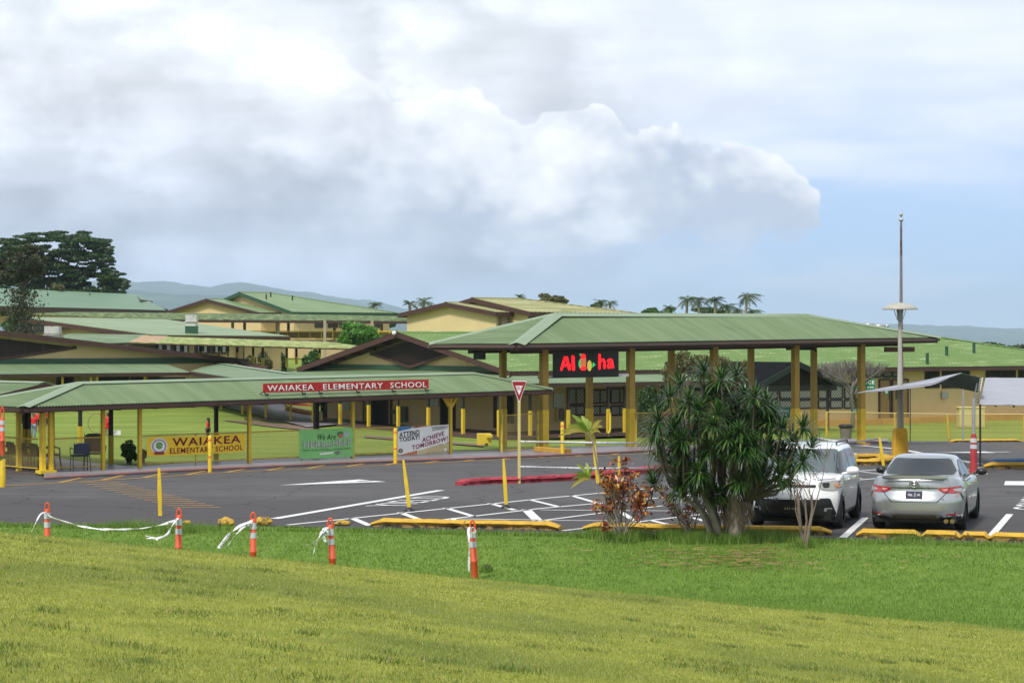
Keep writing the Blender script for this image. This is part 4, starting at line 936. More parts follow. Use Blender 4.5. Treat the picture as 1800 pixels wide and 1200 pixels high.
# E: far top-left long roof
er = empty('school_building', (-45, 165, 2), 'long low building with a plain mint green hipped roof at the far left edge', 'building')
mint = mat_roof('mint_green_roof', (.125, .225, .125), (.15, .25, .145), None, .3, (.4, .7))
quadroof([P(-120, 535, 181.6), P(0, 537.5, 190.5), P(292, 545, 218.4), P(240, 517, 241.3), P(0, 506.5, 213.4), P(-120, 502, 203.2)], .06, mint, er, fascia=(brown, (0, 1)), fh=.45)
quadroof([P(240, 517, 242.6), P(247, 526, 226.1), P(268, 529, 233.7), P(245, 519, 243.8)], .05, mint, er, fascia=(brown, (1,)), fh=.3)
mb = MB(); mb.slab([P(-120, 536, 184.2), P(290, 546, 219.7), P(290, 562, 219.7), P(-120, 575, 184.2)], (0, .3, 0)); mb.build('wall', beige, er)
wpanel(Frame(*P(-120, 540, 184).to_2d(), math.atan2(35.5, ((290-900)/F*173-(-1020)/F*145)*1.27)), 'u', -.1, 2, 18, 549, 555, Vector((.3, -1, 0)).normalized(), er, 'window', dark, .05)
mb = MB(); mb.tube([P(158, 519, 209.6), P(158, 515, 209.6)], .06, 6); mb.build('vent_pipe', black, er)

# F: right-centre two storey beige building
fe_ = empty('school_building', P(850, 640, 155), 'two-storey cream building with tan mossy roof and smaller front gable above the main roof', 'building')
FF = Frame(*P(932, 548, 150).to_2d()); hF = FF.sw(830, 0); zeF = zat(548, 150); zrF = zat(523, FF.p(0, hF).y)
creamw = mat('cream_wall', (.66, .53, .27), .8, var=.06, vscale=.6, col2=(.45, .34, .15), c2scale=1.2, c2range=(.6, .8), streak=(1, 1, .1))
LF = FF.su(1120, 0)
wf = gablebox(FF, 830, LF, zeF, zrF, hF, 1.5, tanroof, fe_, hip=hF*.85, fas=brownred); wf.data.materials.clear(); wf.data.materials.append(creamw)
FF2 = Frame(*FF.p(-1.2, FF.sw(872, -1.2)).to_2d()); hF2 = FF2.sw(783, 0); wf = gablebox(FF2, 783, 2.0, zat(548, FF2.o.y), zat(531, FF2.p(0, hF2).y), hF2, 1.5, tanroof, fe_, fas=brownred); wf.data.materials.clear(); wf.data.materials.append(creamw)
for i in range(9): wpanel(FF, 'u', .55, 930+i*9, 936+i*9, 553, 565, -FF.w, fe_, 'window', mat('dim_pane', (.16, .16, .14), .3) if i % 2 else glassdark, .05, frame=brown, fw=.12)
mb = MB(); a = FF2.p(.9, .4); 
mb.box((a.x, a.y, 4.7), (.5, .5, 1.9), math.atan2(UY, UX)); mb.build('louvre_panel', mat('grey_brown_panel', (.18, .14, .10), .7, var=.3, vscale=8), fe_)
# grey roof behind it
gr = empty('house', P(1080, 600, 190), 'grey-roofed house corner behind the tan mossy roof', 'house')
quadroof([P(1056, 553, 185), P(1115, 552, 190), P(1112, 550, 200), P(1060, 539, 195)], .1, mat('grey_roof', (.26, .24, .25), .7), gr)
mb = MB(); mb.slab([P(1058, 553.5, 186), P(1112, 553, 190), P(1112, 600, 190), P(1058, 600, 186)], (0, .3, 0)); mb.build('wall', beige, gr)
# ================================================================ FENCES
fencey = mat('fence_yellow', (.55, .38, .05), .5, var=.12, vscale=4, col2=(.28, .19, .05), c2scale=5, c2range=(.5, .68))
wirem = mat('fence_wire', (.42, .31, .10), .5, var=.15)
def chain(parent, a, b, z0, z1, pitch=.085, wd=.008, m=wirem):
    """diamond wire mesh between ground points a and b"""
    a, b = Vector(a), Vector(b); d = (b-a); d.z = 0; Ln = d.length; d.normalize(); nn = Vector((-d.y, d.x, 0)); mb = MB(); h_ = z1-z0
    n = int((Ln+h_)/pitch)
    for sg in (0, 1):
        for i in range(n):
            s0 = i*pitch-h_ if sg == 0 else i*pitch; s1 = s0+h_ if sg == 0 else s0-h_
            za, zb = z0, z1; sa, sb = s0, s1
            if sg == 0:
                if sa < 0: za = z0-sa; sa = 0
                if sb > Ln: zb = z1-(sb-Ln); sb = Ln
            else:
                if sa > Ln: za = z0+(sa-Ln); sa = Ln
                if sb < 0: zb = z1+sb; sb = 0
            if zb-za < .03: continue
            p_, q_ = a+d*sa, a+d*sb; p_ = Vector((p_.x, p_.y, a.z+za)); q_ = Vector((q_.x, q_.y, a.z+zb)); o = nn*(.004 if sg else -.004)
            e_ = (q_-p_).normalized(); u_ = e_.cross(nn)*wd/2; w_ = nn*wd*.3
            mb.add([p_+o-u_, p_+o+w_, p_+o+u_, q_+o-u_, q_+o+w_, q_+o+u_], [(0, 1, 4, 3), (1, 2, 5, 4), (2, 0, 3, 5)])
    return mb.build('wire_mesh', m, parent)
fh_ = {}
fe = empty('chain_link_fence', K.p(8, -.02, .05), 'low yellow chain link fence with banners along the covered walkway', 'fence')
cuts = [(80, 181), (181, 245.5), (245.5, 438), (438, 620), (620, 791.5)]
for x0, x1 in cuts:
    if x0 == 181: continue
    s0, s1 = K.su(x0, 0)+.07, K.su(x1, 0)-.07; mb = MB()
    zt_ = 1.0
    mb.tube([K.p(s0, 0, zt_), K.p(s1, 0, zt_)], .022, 6); mb.build('top_rail', fencey, fe); mb = MB(); mb.tube([K.p(s0, 0, .18), K.p(s1, 0, .18)], .02, 6); mb.build('bottom_rail', fencey, fe)
    if s1-s0 > 1.8: mb = MB(); mb.tube([K.p((s0+s1)/2, 0, .05), K.p((s0+s1)/2, 0, zt_)], .022, 6); mb.build('fence_post', fencey, fe)
    chain(fe, K.p(s0, 0), K.p(s1, 0), .18, zt_)
# fence of the left wing
fe2 = empty('chain_link_fence', KW.p(3, .1, .0), 'low yellow chain link fence in front of the row of chairs at the left edge', 'fence')
for a, b_ in ((.1, 3.0), (3.0, 6.0), (6.0, 9)):
    mb = MB(); mb.tube([KW.p(a, .1, 1.0), KW.p(b_, .1, 1.0)], .022, 6); mb.build('top_rail', fencey, fe2); mb = MB(); mb.tube([KW.p(a, .1, .18), KW.p(b_, .1, .18)], .02, 6); mb.build('bottom_rail', fencey, fe2)
    mb = MB(); mb.tube([KW.p(b_, .1, .0), KW.p(b_, .1, 1.02)], .025, 6); mb.build('fence_post', fencey, fe2); chain(fe2, KW.p(a, .1), KW.p(b_, .1), .18, 1.0)
# gate section beside the canopy
g0, g1 = G(882, 798), G(945, 793.5)
gt = empty('gate', (g0+g1)/2, 'taller yellow chain link gate panel left of the first big canopy post', 'gate')
for q in (g0, g1): mb = MB(); mb.tube([q, q+Vector((0, 0, 1.38))], .045, 8); mb.build('gate_post', fencey, gt)
mb = MB(); mb.tube([g0+Vector((.1, 0, 1.28)), g1+Vector((-.03, 0, 1.30))], .022, 6); mb.tube([g0+Vector((.1, 0, .12)), g1+Vector((-.03, 0, .14))], .022, 6); mb.build('gate_frame', fencey, gt); chain(gt, g0+Vector((.1, 0, 0)), g1, .12, 1.29)
# fence behind the canopy right of the fourth post
s0, s1 = 1118, 1300; g0, g1 = G(1118, 788), G(1300, 781)
fe3 = empty('chain_link_fence', (g0+g1)/2, 'yellow chain link fence partly hidden behind the spiky tree', 'fence')
for q in (g0, g0.lerp(g1, .5), g1): mb = MB(); mb.tube([q, q+Vector((0, 0, 1.3))], .035, 8); mb.build('fence_post', fencey, fe3)
for z in (.1, 1.25): mb = MB(); mb.tube([g0+Vector((0, 0, z)), g1+Vector((0, 0, z))], .022, 6); mb.build('rail', fencey, fe3)
chain(fe3, g0, g1, .1, 1.25)
# long fence on the right
fpx = [(1453, 769), (1573, 772.5), (1669, 775), (1800, 776), (1930, 777)]
fe4 = empty('chain_link_fence', G(1650, 774), 'long yellow chain link fence in front of the lawn at right', 'fence')
pts = [G(*q) for q in fpx]
for i, q in enumerate(pts):
    lean = Vector((-.10, 0, 0)) if i == 2 else Vector((0, 0, 0)); mb = MB(); mb.tube([q, q+Vector((0, 0, 1.18))+lean], .055 if i in (0, 2) else .04, 8); mb.build('fence_post', fencey, fe4)
for q, r_ in zip(pts, pts[1:]):
    mb = MB(); mb.tube([q+Vector((0, 0, 1.19)), r_+Vector((0, 0, 1.19))], .022, 6); mb.build('top_rail', ypale, fe4); chain(fe4, q, r_, .03, 1.18, .095)
for px in (1384, 1412):
    q = G(px, 771); mb = MB(); lean = -.08 if px == 1412 else 0; mb.tube([q, q+Vector((lean, 0, 1.2))], .04, 8); tag(mb.build('fence_post', fencey, None, loc=q), 'leaning yellow post between the paired canopy posts' if px == 1412 else 'upright yellow post left of the paired canopy posts', 'post')

# ================================================================ BANNERS AND SIGNS
def banner(name, x0, x1, ytl, ybl, ytr, ybr, m, label, sag=.02, seed=0):
    s0, s1 = K.su(x0, -.05), K.su(x1, -.05); Y0, Y1 = K.p(s0, -.05).y, K.p(s1, -.05).y
    z = [zat(ytl, Y0), zat(ybl, Y0), zat(ytr, Y1), zat(ybr, Y1)]
    base = K.p((s0+s1)/2, -.06, min(z)); e_ = empty(name, base, label, 'banner')
    def surf(u, v, off=0):
        s_ = lerp(s0, s1, u); zt_ = lerp(z[0], z[2], u)-sag*math.sin(math.pi*u); zb = lerp(z[1], z[3], u)-sag*math.sin(math.pi*u)
        wob = .020*noise.noise(Vector((u*5, v*2.2, seed)))+.012*noise.noise(Vector((u*14, v*6, seed+3)))
        return K.p(s_, -.075-off-abs(wob), lerp(zb, zt_, v))
    mb = MB(); mb.grid(lambda u, v: surf(u, v), 40, 14); mb.build('cloth', m, e_)
    mb = MB()
    for u in (.015, .33, .66, .985):
        for v in (.03, .97): q = surf(u, v, .004); mb.box(q, (.03, .006, .03), ang)
    mb.build('eyelet', galv, e_)
    return e_, surf
def btext(e_, surf, txt, u0, u1, v0, v1, m, name='lettering', bold=.0, shear=0, rot=0, off=.012, outline=None, ow=.03):
    """text laid on the cloth; u,v box; rot slants the baseline in v per u"""
    def place(me, o_):
        n = len(me.vertices); a = np.empty(n*3, dtype=np.float32); me.vertices.foreach_get('co', a); a = a.reshape(-1, 3)
        out = [surf(lerp(u0, u1, p_[0]), lerp(v0, v1, p_[1])+rot*p_[0], o_) for p_ in a]
        me.vertices.foreach_set('co', np.array([tuple(p_) for p_ in out], dtype=np.float32).ravel()); me.update()
    if outline is not None:
        me = text_mesh(txt, (0, 0, 0), (1, 0, 0), (0, 1, 0), .0, bold+ow, shear); place(me, off); mesh_obj('letter_outline', me, outline, e_)
        off += .006
    me = text_mesh(txt, (0, 0, 0), (1, 0, 0), (0, 1, 0), .0, bold, shear); place(me, off); return mesh_obj(name, me, m, e_)
def bshape(e_, surf, pts, m, name='print', off=.006):
    from mathutils.geometry import tessellate_polygon
    mb = MB(); P2 = [Vector((a, b_, 0)) for a, b_ in pts]; tr = tessellate_polygon([P2]); bm = bmesh.new()
    vs = [bm.verts.new(p_) for p_ in P2]
    for t_ in tr:
        try: bm.faces.new([vs[i] for i in t_])
        except ValueError: pass
    bmesh.ops.subdivide_edges(bm, edges=[e for e in bm.edges if e.calc_length() > .12], cuts=3, use_grid_fill=True)
    bmesh.ops.triangulate(bm, faces=bm.faces)
    for v in bm.verts: v.co = surf(v.co.x, v.co.y, off)
    me = bpy.data.meshes.new(name); bm.to_mesh(me); bm.free(); return mesh_obj(name, me, m, e_)
def circ(cx, cy, rx, ry, n=24, a0=0, a1=360): return [(cx+rx*math.cos(R(lerp(a0, a1, i/n))), cy+ry*math.sin(R(lerp(a0, a1, i/n)))) for i in range(n)]
maroon = mat('maroon_print', (.30, .010, .035), .5, var=.1); bwhite = mat('banner_white', (.85, .85, .83), .5, var=.05)
e_, sf = banner('banner', 257.5, 430, 768, 801.5, 761.5, 793, mat('banner_yellow', (.88, .58, .02), .5, var=.08, vscale=3), 'yellow banner reading WAIAKEA ELEMENTARY SCHOOL in maroon, on the low fence', seed=1)
btext(e_, sf, 'WAIAKEA', .25, .95, .50, .93, maroon, bold=.014); btext(e_, sf, 'ELEMENTARY SCHOOL', .225, .975, .10, .40, maroon, bold=.008)
bshape(e_, sf, circ(.118, .52, .082, .42), bwhite, 'seal'); bshape(e_, sf, circ(.118, .52, .073, .37), mat('seal_ring', (.34, .33, .34), .5), 'seal_ring', .009)
bshape(e_, sf, circ(.118, .52, .056, .28), bwhite, 'seal_centre', .012); bshape(e_, sf, circ(.118, .55, .036, .19), mat('seal_green', (.16, .33, .10), .5, var=.5, vscale=16), 'seal_centre', .015)
bshape(e_, sf, [(.07, .08), (.166, .08), (.166, .22), (.07, .22)], maroon, 'seal_ribbon', .018)
e_, sf = banner('banner', 525, 620.5, 754.5, 806, 750.5, 801.5, mat('banner_green', (.22, .56, .17), .5, var=.12, vscale=3), 'green banner reading We Are HERE to HELP, on the low fence', seed=5)
gd = mat('dark_print', (.035, .05, .04), .5); gyo = mat('outline_print', (.10, .12, .11), .5)
btext(e_, sf, 'We Are', .33, .66, .63, .83, gd, shear=.25); btext(e_, sf, 'HERE', .07, .47, .38, .58, bwhite, bold=.024, outline=gyo, ow=.010)
btext(e_, sf, 'to', .475, .59, .37, .54, bwhite, bold=.016, outline=gyo, ow=.010); btext(e_, sf, 'HELP', .60, .96, .40, .62, bwhite, bold=.024, outline=gyo, ow=.010)
btext(e_, sf, 'Support Student Well-Being and Mental Health', .06, .94, .25, .325, gd)
bshape(e_, sf, [(.37, .12), (.62, .15), (.62, .21), (.37, .18)], bwhite, 'label_strip'); bshape(e_, sf, circ(.70, .17, .05, .07), mat('grey_print', (.2, .22, .2), .5), 'emblem')
bshape(e_, sf, circ(.75, .80, .065, .09), mat('leafy_print', (.04, .20, .06), .5), 'emblem', .007); bshape(e_, sf, circ(.755, .74, .05, .07), mat('coral_print', (.50, .16, .10), .5), 'emblem', .010); bshape(e_, sf, circ(.86, .78, .055, .11), mat('pale_print', (.36, .50, .40), .5), 'emblem', .008)
e_, sf = banner('banner', 698, 788, 749.5, 799.5, 745.5, 794.5, bwhite, 'white banner reading ATTEND TODAY! ACHIEVE TOMORROW! at the right end of the fence', seed=9)
navy = mat('navy_print', (.025, .022, .10), .5); mag = mat('magenta_print', (.42, .015, .11), .5)
bshape(e_, sf, [(0, .83), (0, 1), (.31, 1), (.25, .93)], mat('blue_print', (.03, .18, .42), .5), 'corner_print'); bshape(e_, sf, [(.30, .94), (.31, 1), (.60, 1), (.45, .97)], maroon, 'corner_print')
bshape(e_, sf, [(.0, .0), (.38, .0), (.38, .16), (.12, .045)], mat('orange_print', (.60, .20, .08), .5), 'corner_print'); bshape(e_, sf, [(.40, .0), (1, .0), (1, .40), (.40, .14)], mat('cream_print', (.56, .48, .26), .5), 'corner_print')
btext(e_, sf, 'ATTEND', .03, .42, .62, .80, navy, bold=.016, rot=.08); btext(e_, sf, 'TODAY!', .03, .42, .46, .62, navy, bold=.016, rot=.08)
btext(e_, sf, 'ACHIEVE', .47, .90, .42, .59, mag, bold=.016, rot=.20); btext(e_, sf, 'TOMORROW!', .27, .97, .17, .33, mag, bold=.016, rot=.26)
bshape(e_, sf, circ(.055, .15, .045, .08), gd, 'seal'); bshape(e_, sf, circ(.055, .15, .03, .055), mat('khaki_print', (.35, .33, .18), .5), 'seal', .01)
bshape(e_, sf, [(.67, .80), (.66, .97), (.98, .97), (.98, .86)], mat('bubble_grey', (.5, .5, .5), .5), 'speech_bubble'); btext(e_, sf, 'MISS YOU AT', .72, .94, .91, .95, gd); btext(e_, sf, 'SCHOOL!', .76, .90, .85, .89, gd); btext(e_, sf, 'attendanceworks', .55, .98, .03, .07, gd)

# school name board standing on the walkway eave
s0, s1 = K.su(463.5, -.45), K.su(753.5, -.45)
z0a, z1a, z0b, z1b = zat(690, K.p(s0, 0).y-.3), zat(674, K.p(s0, 0).y-.3), zat(682.5, K.p(s1, 0).y-.3), zat(666.5, K.p(s1, 0).y-.3)
sb = empty('name_board', K.p((s0+s1)/2, -.45, z0a), 'long red board reading WAIAKEA ELEMENTARY SCHOOL in white on the walkway roof edge', 'sign')
mb = MB(); mb.slab([K.p(s0, -.45, z0a), K.p(s1, -.45, z0b), K.p(s1, -.45, z1b), K.p(s0, -.45, z1a)], K.w*.04); mb.build('board', mat('sign_red', (.42, .012, .012), .45, var=.08), sb)
lw = mat('letter_white', (.82, .82, .80), .5, var=.03); words = [('WAIAKEA', .02, .29), ('ELEMENTARY', .345, .708), ('SCHOOL', .755, .985)]
shadowm = mat('letter_edge', (.03, .03, .03), .6)
for w_, f0, f1 in words:
    O = K.p(lerp(s0, s1, f0), -.455, lerp(z0a, z0b, f0)+.045); Xv = K.p(lerp(s0, s1, f1), -.455, lerp(z0a, z0b, f1)+.045)-O
    me = text_mesh(w_, O, Xv, Vector((0, 0, (z1a-z0a)-.10)), .010, .004); mesh_obj('letters', me, lw, sb)
mb = MB()
for f in (.005, .22, .32, .545, .765, .975):
    q = K.p(lerp(s0, s1, f), -.47, lerp(z0a, z0b, f)); mb.tube([q+Vector((0, 0, .02)), q+Vector((0, 0, -.06)), q-K.w*.08+Vector((0, 0, -.07))], .018, 6); mb.box(q-K.w*.10+Vector((0, 0, -.055)), (.09, .06, .05), ang); mb.build('bracket', black, sb); mb = MB()
mb = MB(); mb.tube([K.p(s0+.1, -.4, z0a+.1), K.p(s0-.12, -.42, z0a-.05), K.p(s0-.02, -.46, z0a-.07)], .015, 6); mb.build('stay', black, sb)
# yield sign
q = G(912.5, 849); ys = empty('yield_sign', q, 'red and white triangular yield sign on a tall pale yellow post', 'sign'); pm = 3800/q.y
mb = MB(); zt_ = zat(702, q.y); mb.box((q.x, q.y+.03, (q.z+zt_+.3)/2), (.075, .05, zt_+.3-q.z)); mb.build('post', mat('pale_yellow_post', (.55, .46, .16), .5, var=.1, col2=(.25, .10, .04), c2scale=6, c2range=(.66, .7)), ys)
hwid = 13.7/pm; ztop, zbot = zat(669, q.y), zat(709, q.y)
def rtri(cx, y, w_, zt_, zb_, r_, seg=5):
    c = [Vector((cx-w_, 0, zt_)), Vector((cx+w_, 0, zt_)), Vector((cx, 0, zb_))]; out = []
    for i in range(3):
        a, b_, d_ = c[i-1], c[i], c[(i+1) % 3]; p0 = b_+(a-b_).normalized()*r_; p1 = b_+(d_-b_).normalized()*r_
        for k_ in range(seg+1): t_ = k_/seg; v = p0*(1-t_)**2+b_*2*t_*(1-t_)+p1*t_*t_; out.append(Vector((v.x, y, v.z)))
    return out
sw = mat('sign_white', (.75, .75, .75), .4, var=.02); sr = mat('yield_red', (.30, .01, .02), .4, var=.05)
mb = MB(); mb.slab(rtri(q.x, q.y, hwid, ztop, zbot, .06), (0, .006, 0)); mb.build('sign_plate', sw, ys)
mb = MB(); mb.slab(rtri(q.x, q.y-.003, hwid*.93, ztop-.02, zbot+.045, .05), (0, .002, 0)); mb.build('red_border', sr, ys)
mb = MB(); mb.slab(rtri(q.x, q.y-.006, hwid*.50, ztop-.13, zbot+.22, .02), (0, .002, 0)); mb.build('inner_triangle', sw, ys)
me = text_mesh('YIELD', (q.x-.11, q.y-.009, ztop-.235), (.22, 0, 0), (0, 0, .08), .001, .01); mesh_obj('lettering', me, sr, ys)

# electronic message board hung between the canopy posts
Yb = 74.6; bl, br_ = P(971.5, 664.5, Yb), P(1087.5, 662, Yb+.35); tl_, tr_ = P(971.5, 613, Yb), P(1087.5, 611, Yb+.35)
ld = empty('message_board', P(1030, 664, Yb), 'black electronic message board under the canopy lit with red letters Al and ha', 'sign')
mb = MB(); mb.slab([bl, br_, tr_+Vector((0, 0, -.02)), tl_+Vector((0, 0, -.02))], (0, .18, 0)); mb.build('cabinet', mat('screen_black', (.004, .004, .005), .4, var=0), ld)
ex = (br_-bl); ez = (tl_-bl); nY = Vector((0, -.006, 0))
ledr = mat('led_red', (1, .012, .02), .5, var=0, emit=1.1); ledg = mat('led_green', (.06, .62, .16), .5, var=0, emit=.45)
def strokes(lines, r_, m, name):
    mb = MB()
    for ln in lines:
        pts = [bl+ex*((a-20)/1545)+ez*((985-b_)/985*1.22)+nY for a, b_ in ln]   # traced in panel units
        mb.tube(pts, r_, 8)
        for p_ in (pts[0], pts[-1]): mb.lathe(p_-Vector((0, 0, r_)), [(r_*.1, 0), (r_*.8, r_*.3), (r_, r_), (r_*.8, r_*1.7), (r_*.1, 2*r_)], 8)
    o = mb.build(name, m, ld); return o
SC = lambda L_: [[(a, b_*1.0) for a, b_ in l_] for l_ in L_]
strokes([[(225, 750), (270, 560), (310, 410), (345, 410), (370, 560), (410, 745)], [(262, 635), (420, 640)]], .048, ledr, 'letter')
strokes([[(492, 410), (500, 580), (505, 750)]], .056, ledr, 'letter')
strokes([[(1115, 370), (1115, 560), (1115, 740)], [(1120, 560), (1165, 500), (1205, 495), (1228, 580), (1232, 725)]], .044, ledr, 'letter')
strokes([[(1312, 540), (1360, 495), (1405, 520), (1415, 620), (1435, 720)], [(1415, 600), (1345, 605), (1308, 670), (1325, 728), (1370, 725), (1412, 650)]], .040, ledr, 'letter')
LZ = [0]
def leaf(pts, m):
    mb = MB(); LZ[0] += 1; mb.slab([bl+ex*((a-20)/1545)+ez*((985-b_)/985*1.22)+nY*(.5+.35*LZ[0]) for a, b_ in pts], (0, .002, 0)); mb.build('leaf_graphic', m, ld)
leaf([(700+78*math.cos(R(a)), 600+150*math.sin(R(a))) for a in range(0, 360, 20)], ledg)
leaf([(735+70*math.cos(R(a)), 560+215*math.sin(R(a))) for a in range(0, 360, 20)], mat('led_orange', (.75, .20, .08), .5, var=.3, vscale=9, emit=.35))
leaf([(880+55*math.cos(R(a)), 660+150*math.sin(R(a))) for a in range(0, 360, 20)], mat('led_yellow', (.75, .62, .10), .5, var=.2, vscale=9, emit=.35))
leaf([(735+60*math.cos(R(a)), 400+70*math.sin(R(a))) for a in range(0, 360, 20)], ledr); leaf([(735+75*math.cos(R(a)), 730+60*math.sin(R(a))) for a in range(0, 360, 20)], ledr)
leaf([(940, 720), (960, 560), (1025, 640)], ledg); leaf([(640, 320), (700, 330), (655, 390)], ledg)
for p_, q_ in ((P(945, 663, Yb+.1), bl+Vector((0, .1, .04))), (br_+Vector((0, .1, .06)), P(1105, 659, Yb+.5))): mb = MB(); mb.beam(p_, q_, .05, .10); mb.build('bracket', galv, ld)
mb = MB(); mb.box(P(1011, 609, Yb-.15), (.08, .08, .2)); mb.build('sensor', brown, ld)
# small signs
def plate(px0, px1, py0, py1, Y, m, label, lines=(), name='sign', tm=lw, back=.03):
    a, b_ = P(px0, py1, Y), P(px1, py0, Y); s_ = empty(name, ((a.x+b_.x)/2, Y, a.z), label, 'sign')
    mb = MB(); mb.slab([a, Vector((b_.x, Y, a.z)), b_, Vector((a.x, Y, b_.z))], (0, back, 0)); mb.build('plate', m, s_)
    for txt, u0, u1, v0, v1 in lines:
        w_, h_ = b_.x-a.x, b_.z-a.z; me = text_mesh(txt, (a.x+u0*w_, Y-.006, a.z+v0*h_), ((u1-u0)*w_, 0, 0), (0, 0, (v1-v0)*h_), .004, .02); mesh_obj('lettering', me, tm, s_)
    return s_
sg = mat('sign_green', (.012, .17, .10), .5)
Yo = M.p(M.su(1530, .8), .8).y-.9
plate(1500, 1538.5, 666, 684.5, Yo, sg, 'green OFFICE sign with white letters beside the ochre doors', [('OFFICE', .12, .96, .52, .86), ('8:00 - 4:00', .15, .92, .14, .30)])
plate(1359, 1389, 715, 735, 82.5, sg, 'green notice sign on the fence behind the spiky tree', [('PARKING', .15, .9, .55, .75), ('OFFICE', .2, .8, .25, .42)])
plate(1497, 1506.5, 718, 724, 80.9+2.5, sg, 'tiny green arrow sign on the fence beside the last canopy post', [('GO', .2, .8, .2, .8)])
plate(1597.5, 1606, 655, 664, Yo+4.2, mat('sign_darkred', (.33, .01, .02), .5), 'small red notice on the office wall above the tarp', [('NO', .2, .8, .55, .85), ('SMOKING', .1, .9, .2, .4)])
plate(1554, 1562, 685, 692, Yo+1.0, sg, 'small green plate on the ochre office door', [('IN', .25, .75, .2, .8)])
plate(1150, 1180, 722, 733, 80.5, mat('red_cloth', (.50, .03, .04), .6), 'red board on the fence left of the spiky tree')

# ================================================================ POSTS, TAPES AND LOOSE STREET THINGS
orange = mat('delineator_orange', (.66, .09, .028), .5, var=.12, vscale=6); refl = mat('reflective_band', (.55, .56, .58), .35, var=.1, vscale=9)
def delineator(q, h_=1.05, lean=(0, 0), lab='', r_=.058, m=orange):
    e_ = empty('delineator_post', q, lab, 'post', 'orange delineator posts along the grass')
    L_ = Vector((lean[0], lean[1], 1))
    def at(z): return Vector(q)+L_*z
    mb = MB(); mb.tube([at(-.05), at(.30), at(.31), at(.33), at(.34), at(.86), at(.9)], [r_*1.05, r_*1.0, r_*1.12, r_*1.12, r_*.98, r_*.9, r_*.55], 14); mb.build('shaft', m, e_)
    mb = MB()
    pts = [at(.88)+Vector((r_*.72*math.cos(a), 0, 0))+Vector((0, 0, (h_-.93)*math.sin(a)*1.0+.02)) for a in [math.pi*i/8 for i in range(9)]]
    pts = [at(.84)+Vector((r_*.72, 0, 0))]+pts+[at(.84)-Vector((r_*.72, 0, 0))]; mb.tube(pts, .017, 8); mb.build('loop_handle', m, e_)
    for z0, z1 in ((.56, .66), (.72, .83)): mb = MB(); mb.tube([at(z0), at(z1)], [r_*.98+.004, r_*.94+.004], 14); mb.build('reflective_band', refl, e_)
    return e_
DP = [(83, 39.8, -.0, 'leftmost orange post in the grass, tape running right from its loop'), (313, 38.8, .02, 'second orange post from the left, tape end lying in the grass beside it'), (445, 38.2, 0, 'third orange post, two tape tails flying left from its loop'), (586, 37.2, -.06, 'fourth orange post, crumpled tape knotted at its loop'), (835, 36.7, -.05, 'rightmost orange post in the grass with a tape hanging straight down')]
dq = []
for px, Y, ln, lab in DP:
    X = (px-900)/F*Y; X -= ln*.0; z = ground(X, Y); q = Vector((X, Y, z)); dq.append((q, ln))
    delineator(q, 1.04, (ln, 0), lab)
q = P(4, 0, 50); q.z = zat(798, 50); delineator(Vector((q.x, 50, 0.0+.02)), 1.04, (0, 0), 'orange post at the far left edge beside the yellow bollard') if False else None
Yl = 54; X = (4-900)/F*Yl
e_ = delineator(Vector((X, Yl, zat(797, Yl))), 1.2, (0, 0), 'orange post standing up from the yellow bollard at the far left edge', r_=.062)
# white barrier tapes (twisted ribbons with printed dashes)
def tapemat():
    m = bpy.data.materials.new('barrier_tape'); m.use_nodes = True; t = NT(m.node_tree); out = t.n('ShaderNodeOutputMaterial'); b = t.n('ShaderNodeBsdfPrincipled'); t.l(b.outputs[0], out.inputs[0])
    geo = t.n('ShaderNodeNewGeometry'); n = t.noise(geo.outputs['Position'], 22, 2); t.l(t.mix(t.ss(n, .60, .64), (.78, .78, .78), (.10, .10, .11)), b.inputs['Base Color']); b.inputs['Roughness'].default_value = .35; return m
tapem = tapemat()
def tape(pts, wd, label, twist=0, sag=0, n=24, m=None, cat='tape', ang0=90):
    pts = [Vector(p) for p in pts]
    if len(pts) == 2: pts = [pts[0].lerp(pts[1], i/n)-Vector((0, 0, sag*4*(i/n)*(1-i/n))) for i in range(n+1)]
    else:
        out = []
        for i in range(len(pts)-1):
            p0 = pts[max(i-1, 0)]; p1 = pts[i]; p2 = pts[i+1]; p3 = pts[min(i+2, len(pts)-1)]
            for k_ in range(6): t_ = k_/6; out.append(.5*((2*p1)+(-p0+p2)*t_+(2*p0-5*p1+4*p2-p3)*t_*t_+(-p0+3*p1-3*p2+p3)*t_**3))
        pts = out+[pts[-1]]
    mb = MB(); vs = []
    for i, p_ in enumerate(pts):
        d_ = (pts[min(i+1, len(pts)-1)]-pts[max(i-1, 0)]).normalized(); s_ = d_.cross(Vector((0, 1, 0)))
        s_ = s_.normalized() if s_.length > .05 else Vector((1, 0, 0)); o = d_.cross(s_)
        a = R(twist*i/len(pts))+.5*math.sin(i*.7); v = s_*math.cos(a)+o*math.sin(a); vs += [p_-v*wd*.34, p_+v*wd*.34]
    mb.add(vs, [(2*i, 2*i+1, 2*i+3, 2*i+2) for i in range(len(pts)-1)], True)
    o = mb.build('barrier_tape', m or tapem, None, loc=pts[0]); sm = o.modifiers.new('thickness', 'SOLIDIFY'); sm.thickness = .002
    return tag(o, label, cat, 'white barrier tapes')
def top(i, z=.86): q, ln = dq[i]; return q+Vector((ln*z, -.04, z))
def gp(px, py, Y): return P(px, py, Y)
tape([top(0, .78), top(1, .82)], .075, 'long white tape sagging between the two leftmost orange posts', 360, .22, 40)
tape([top(0, .84), gp(70, 905, 39.5), gp(55, 936, 39.2)], .05, 'short white tape tail hanging left of the leftmost orange post', 90)
tape([top(1, .85), gp(305, 920, 38.6), gp(295, 938, 38.4), gp(280, 945, 38.3), gp(256, 941, 38.2)], .075, 'white tape trailing from the second orange post onto the grass', 300)
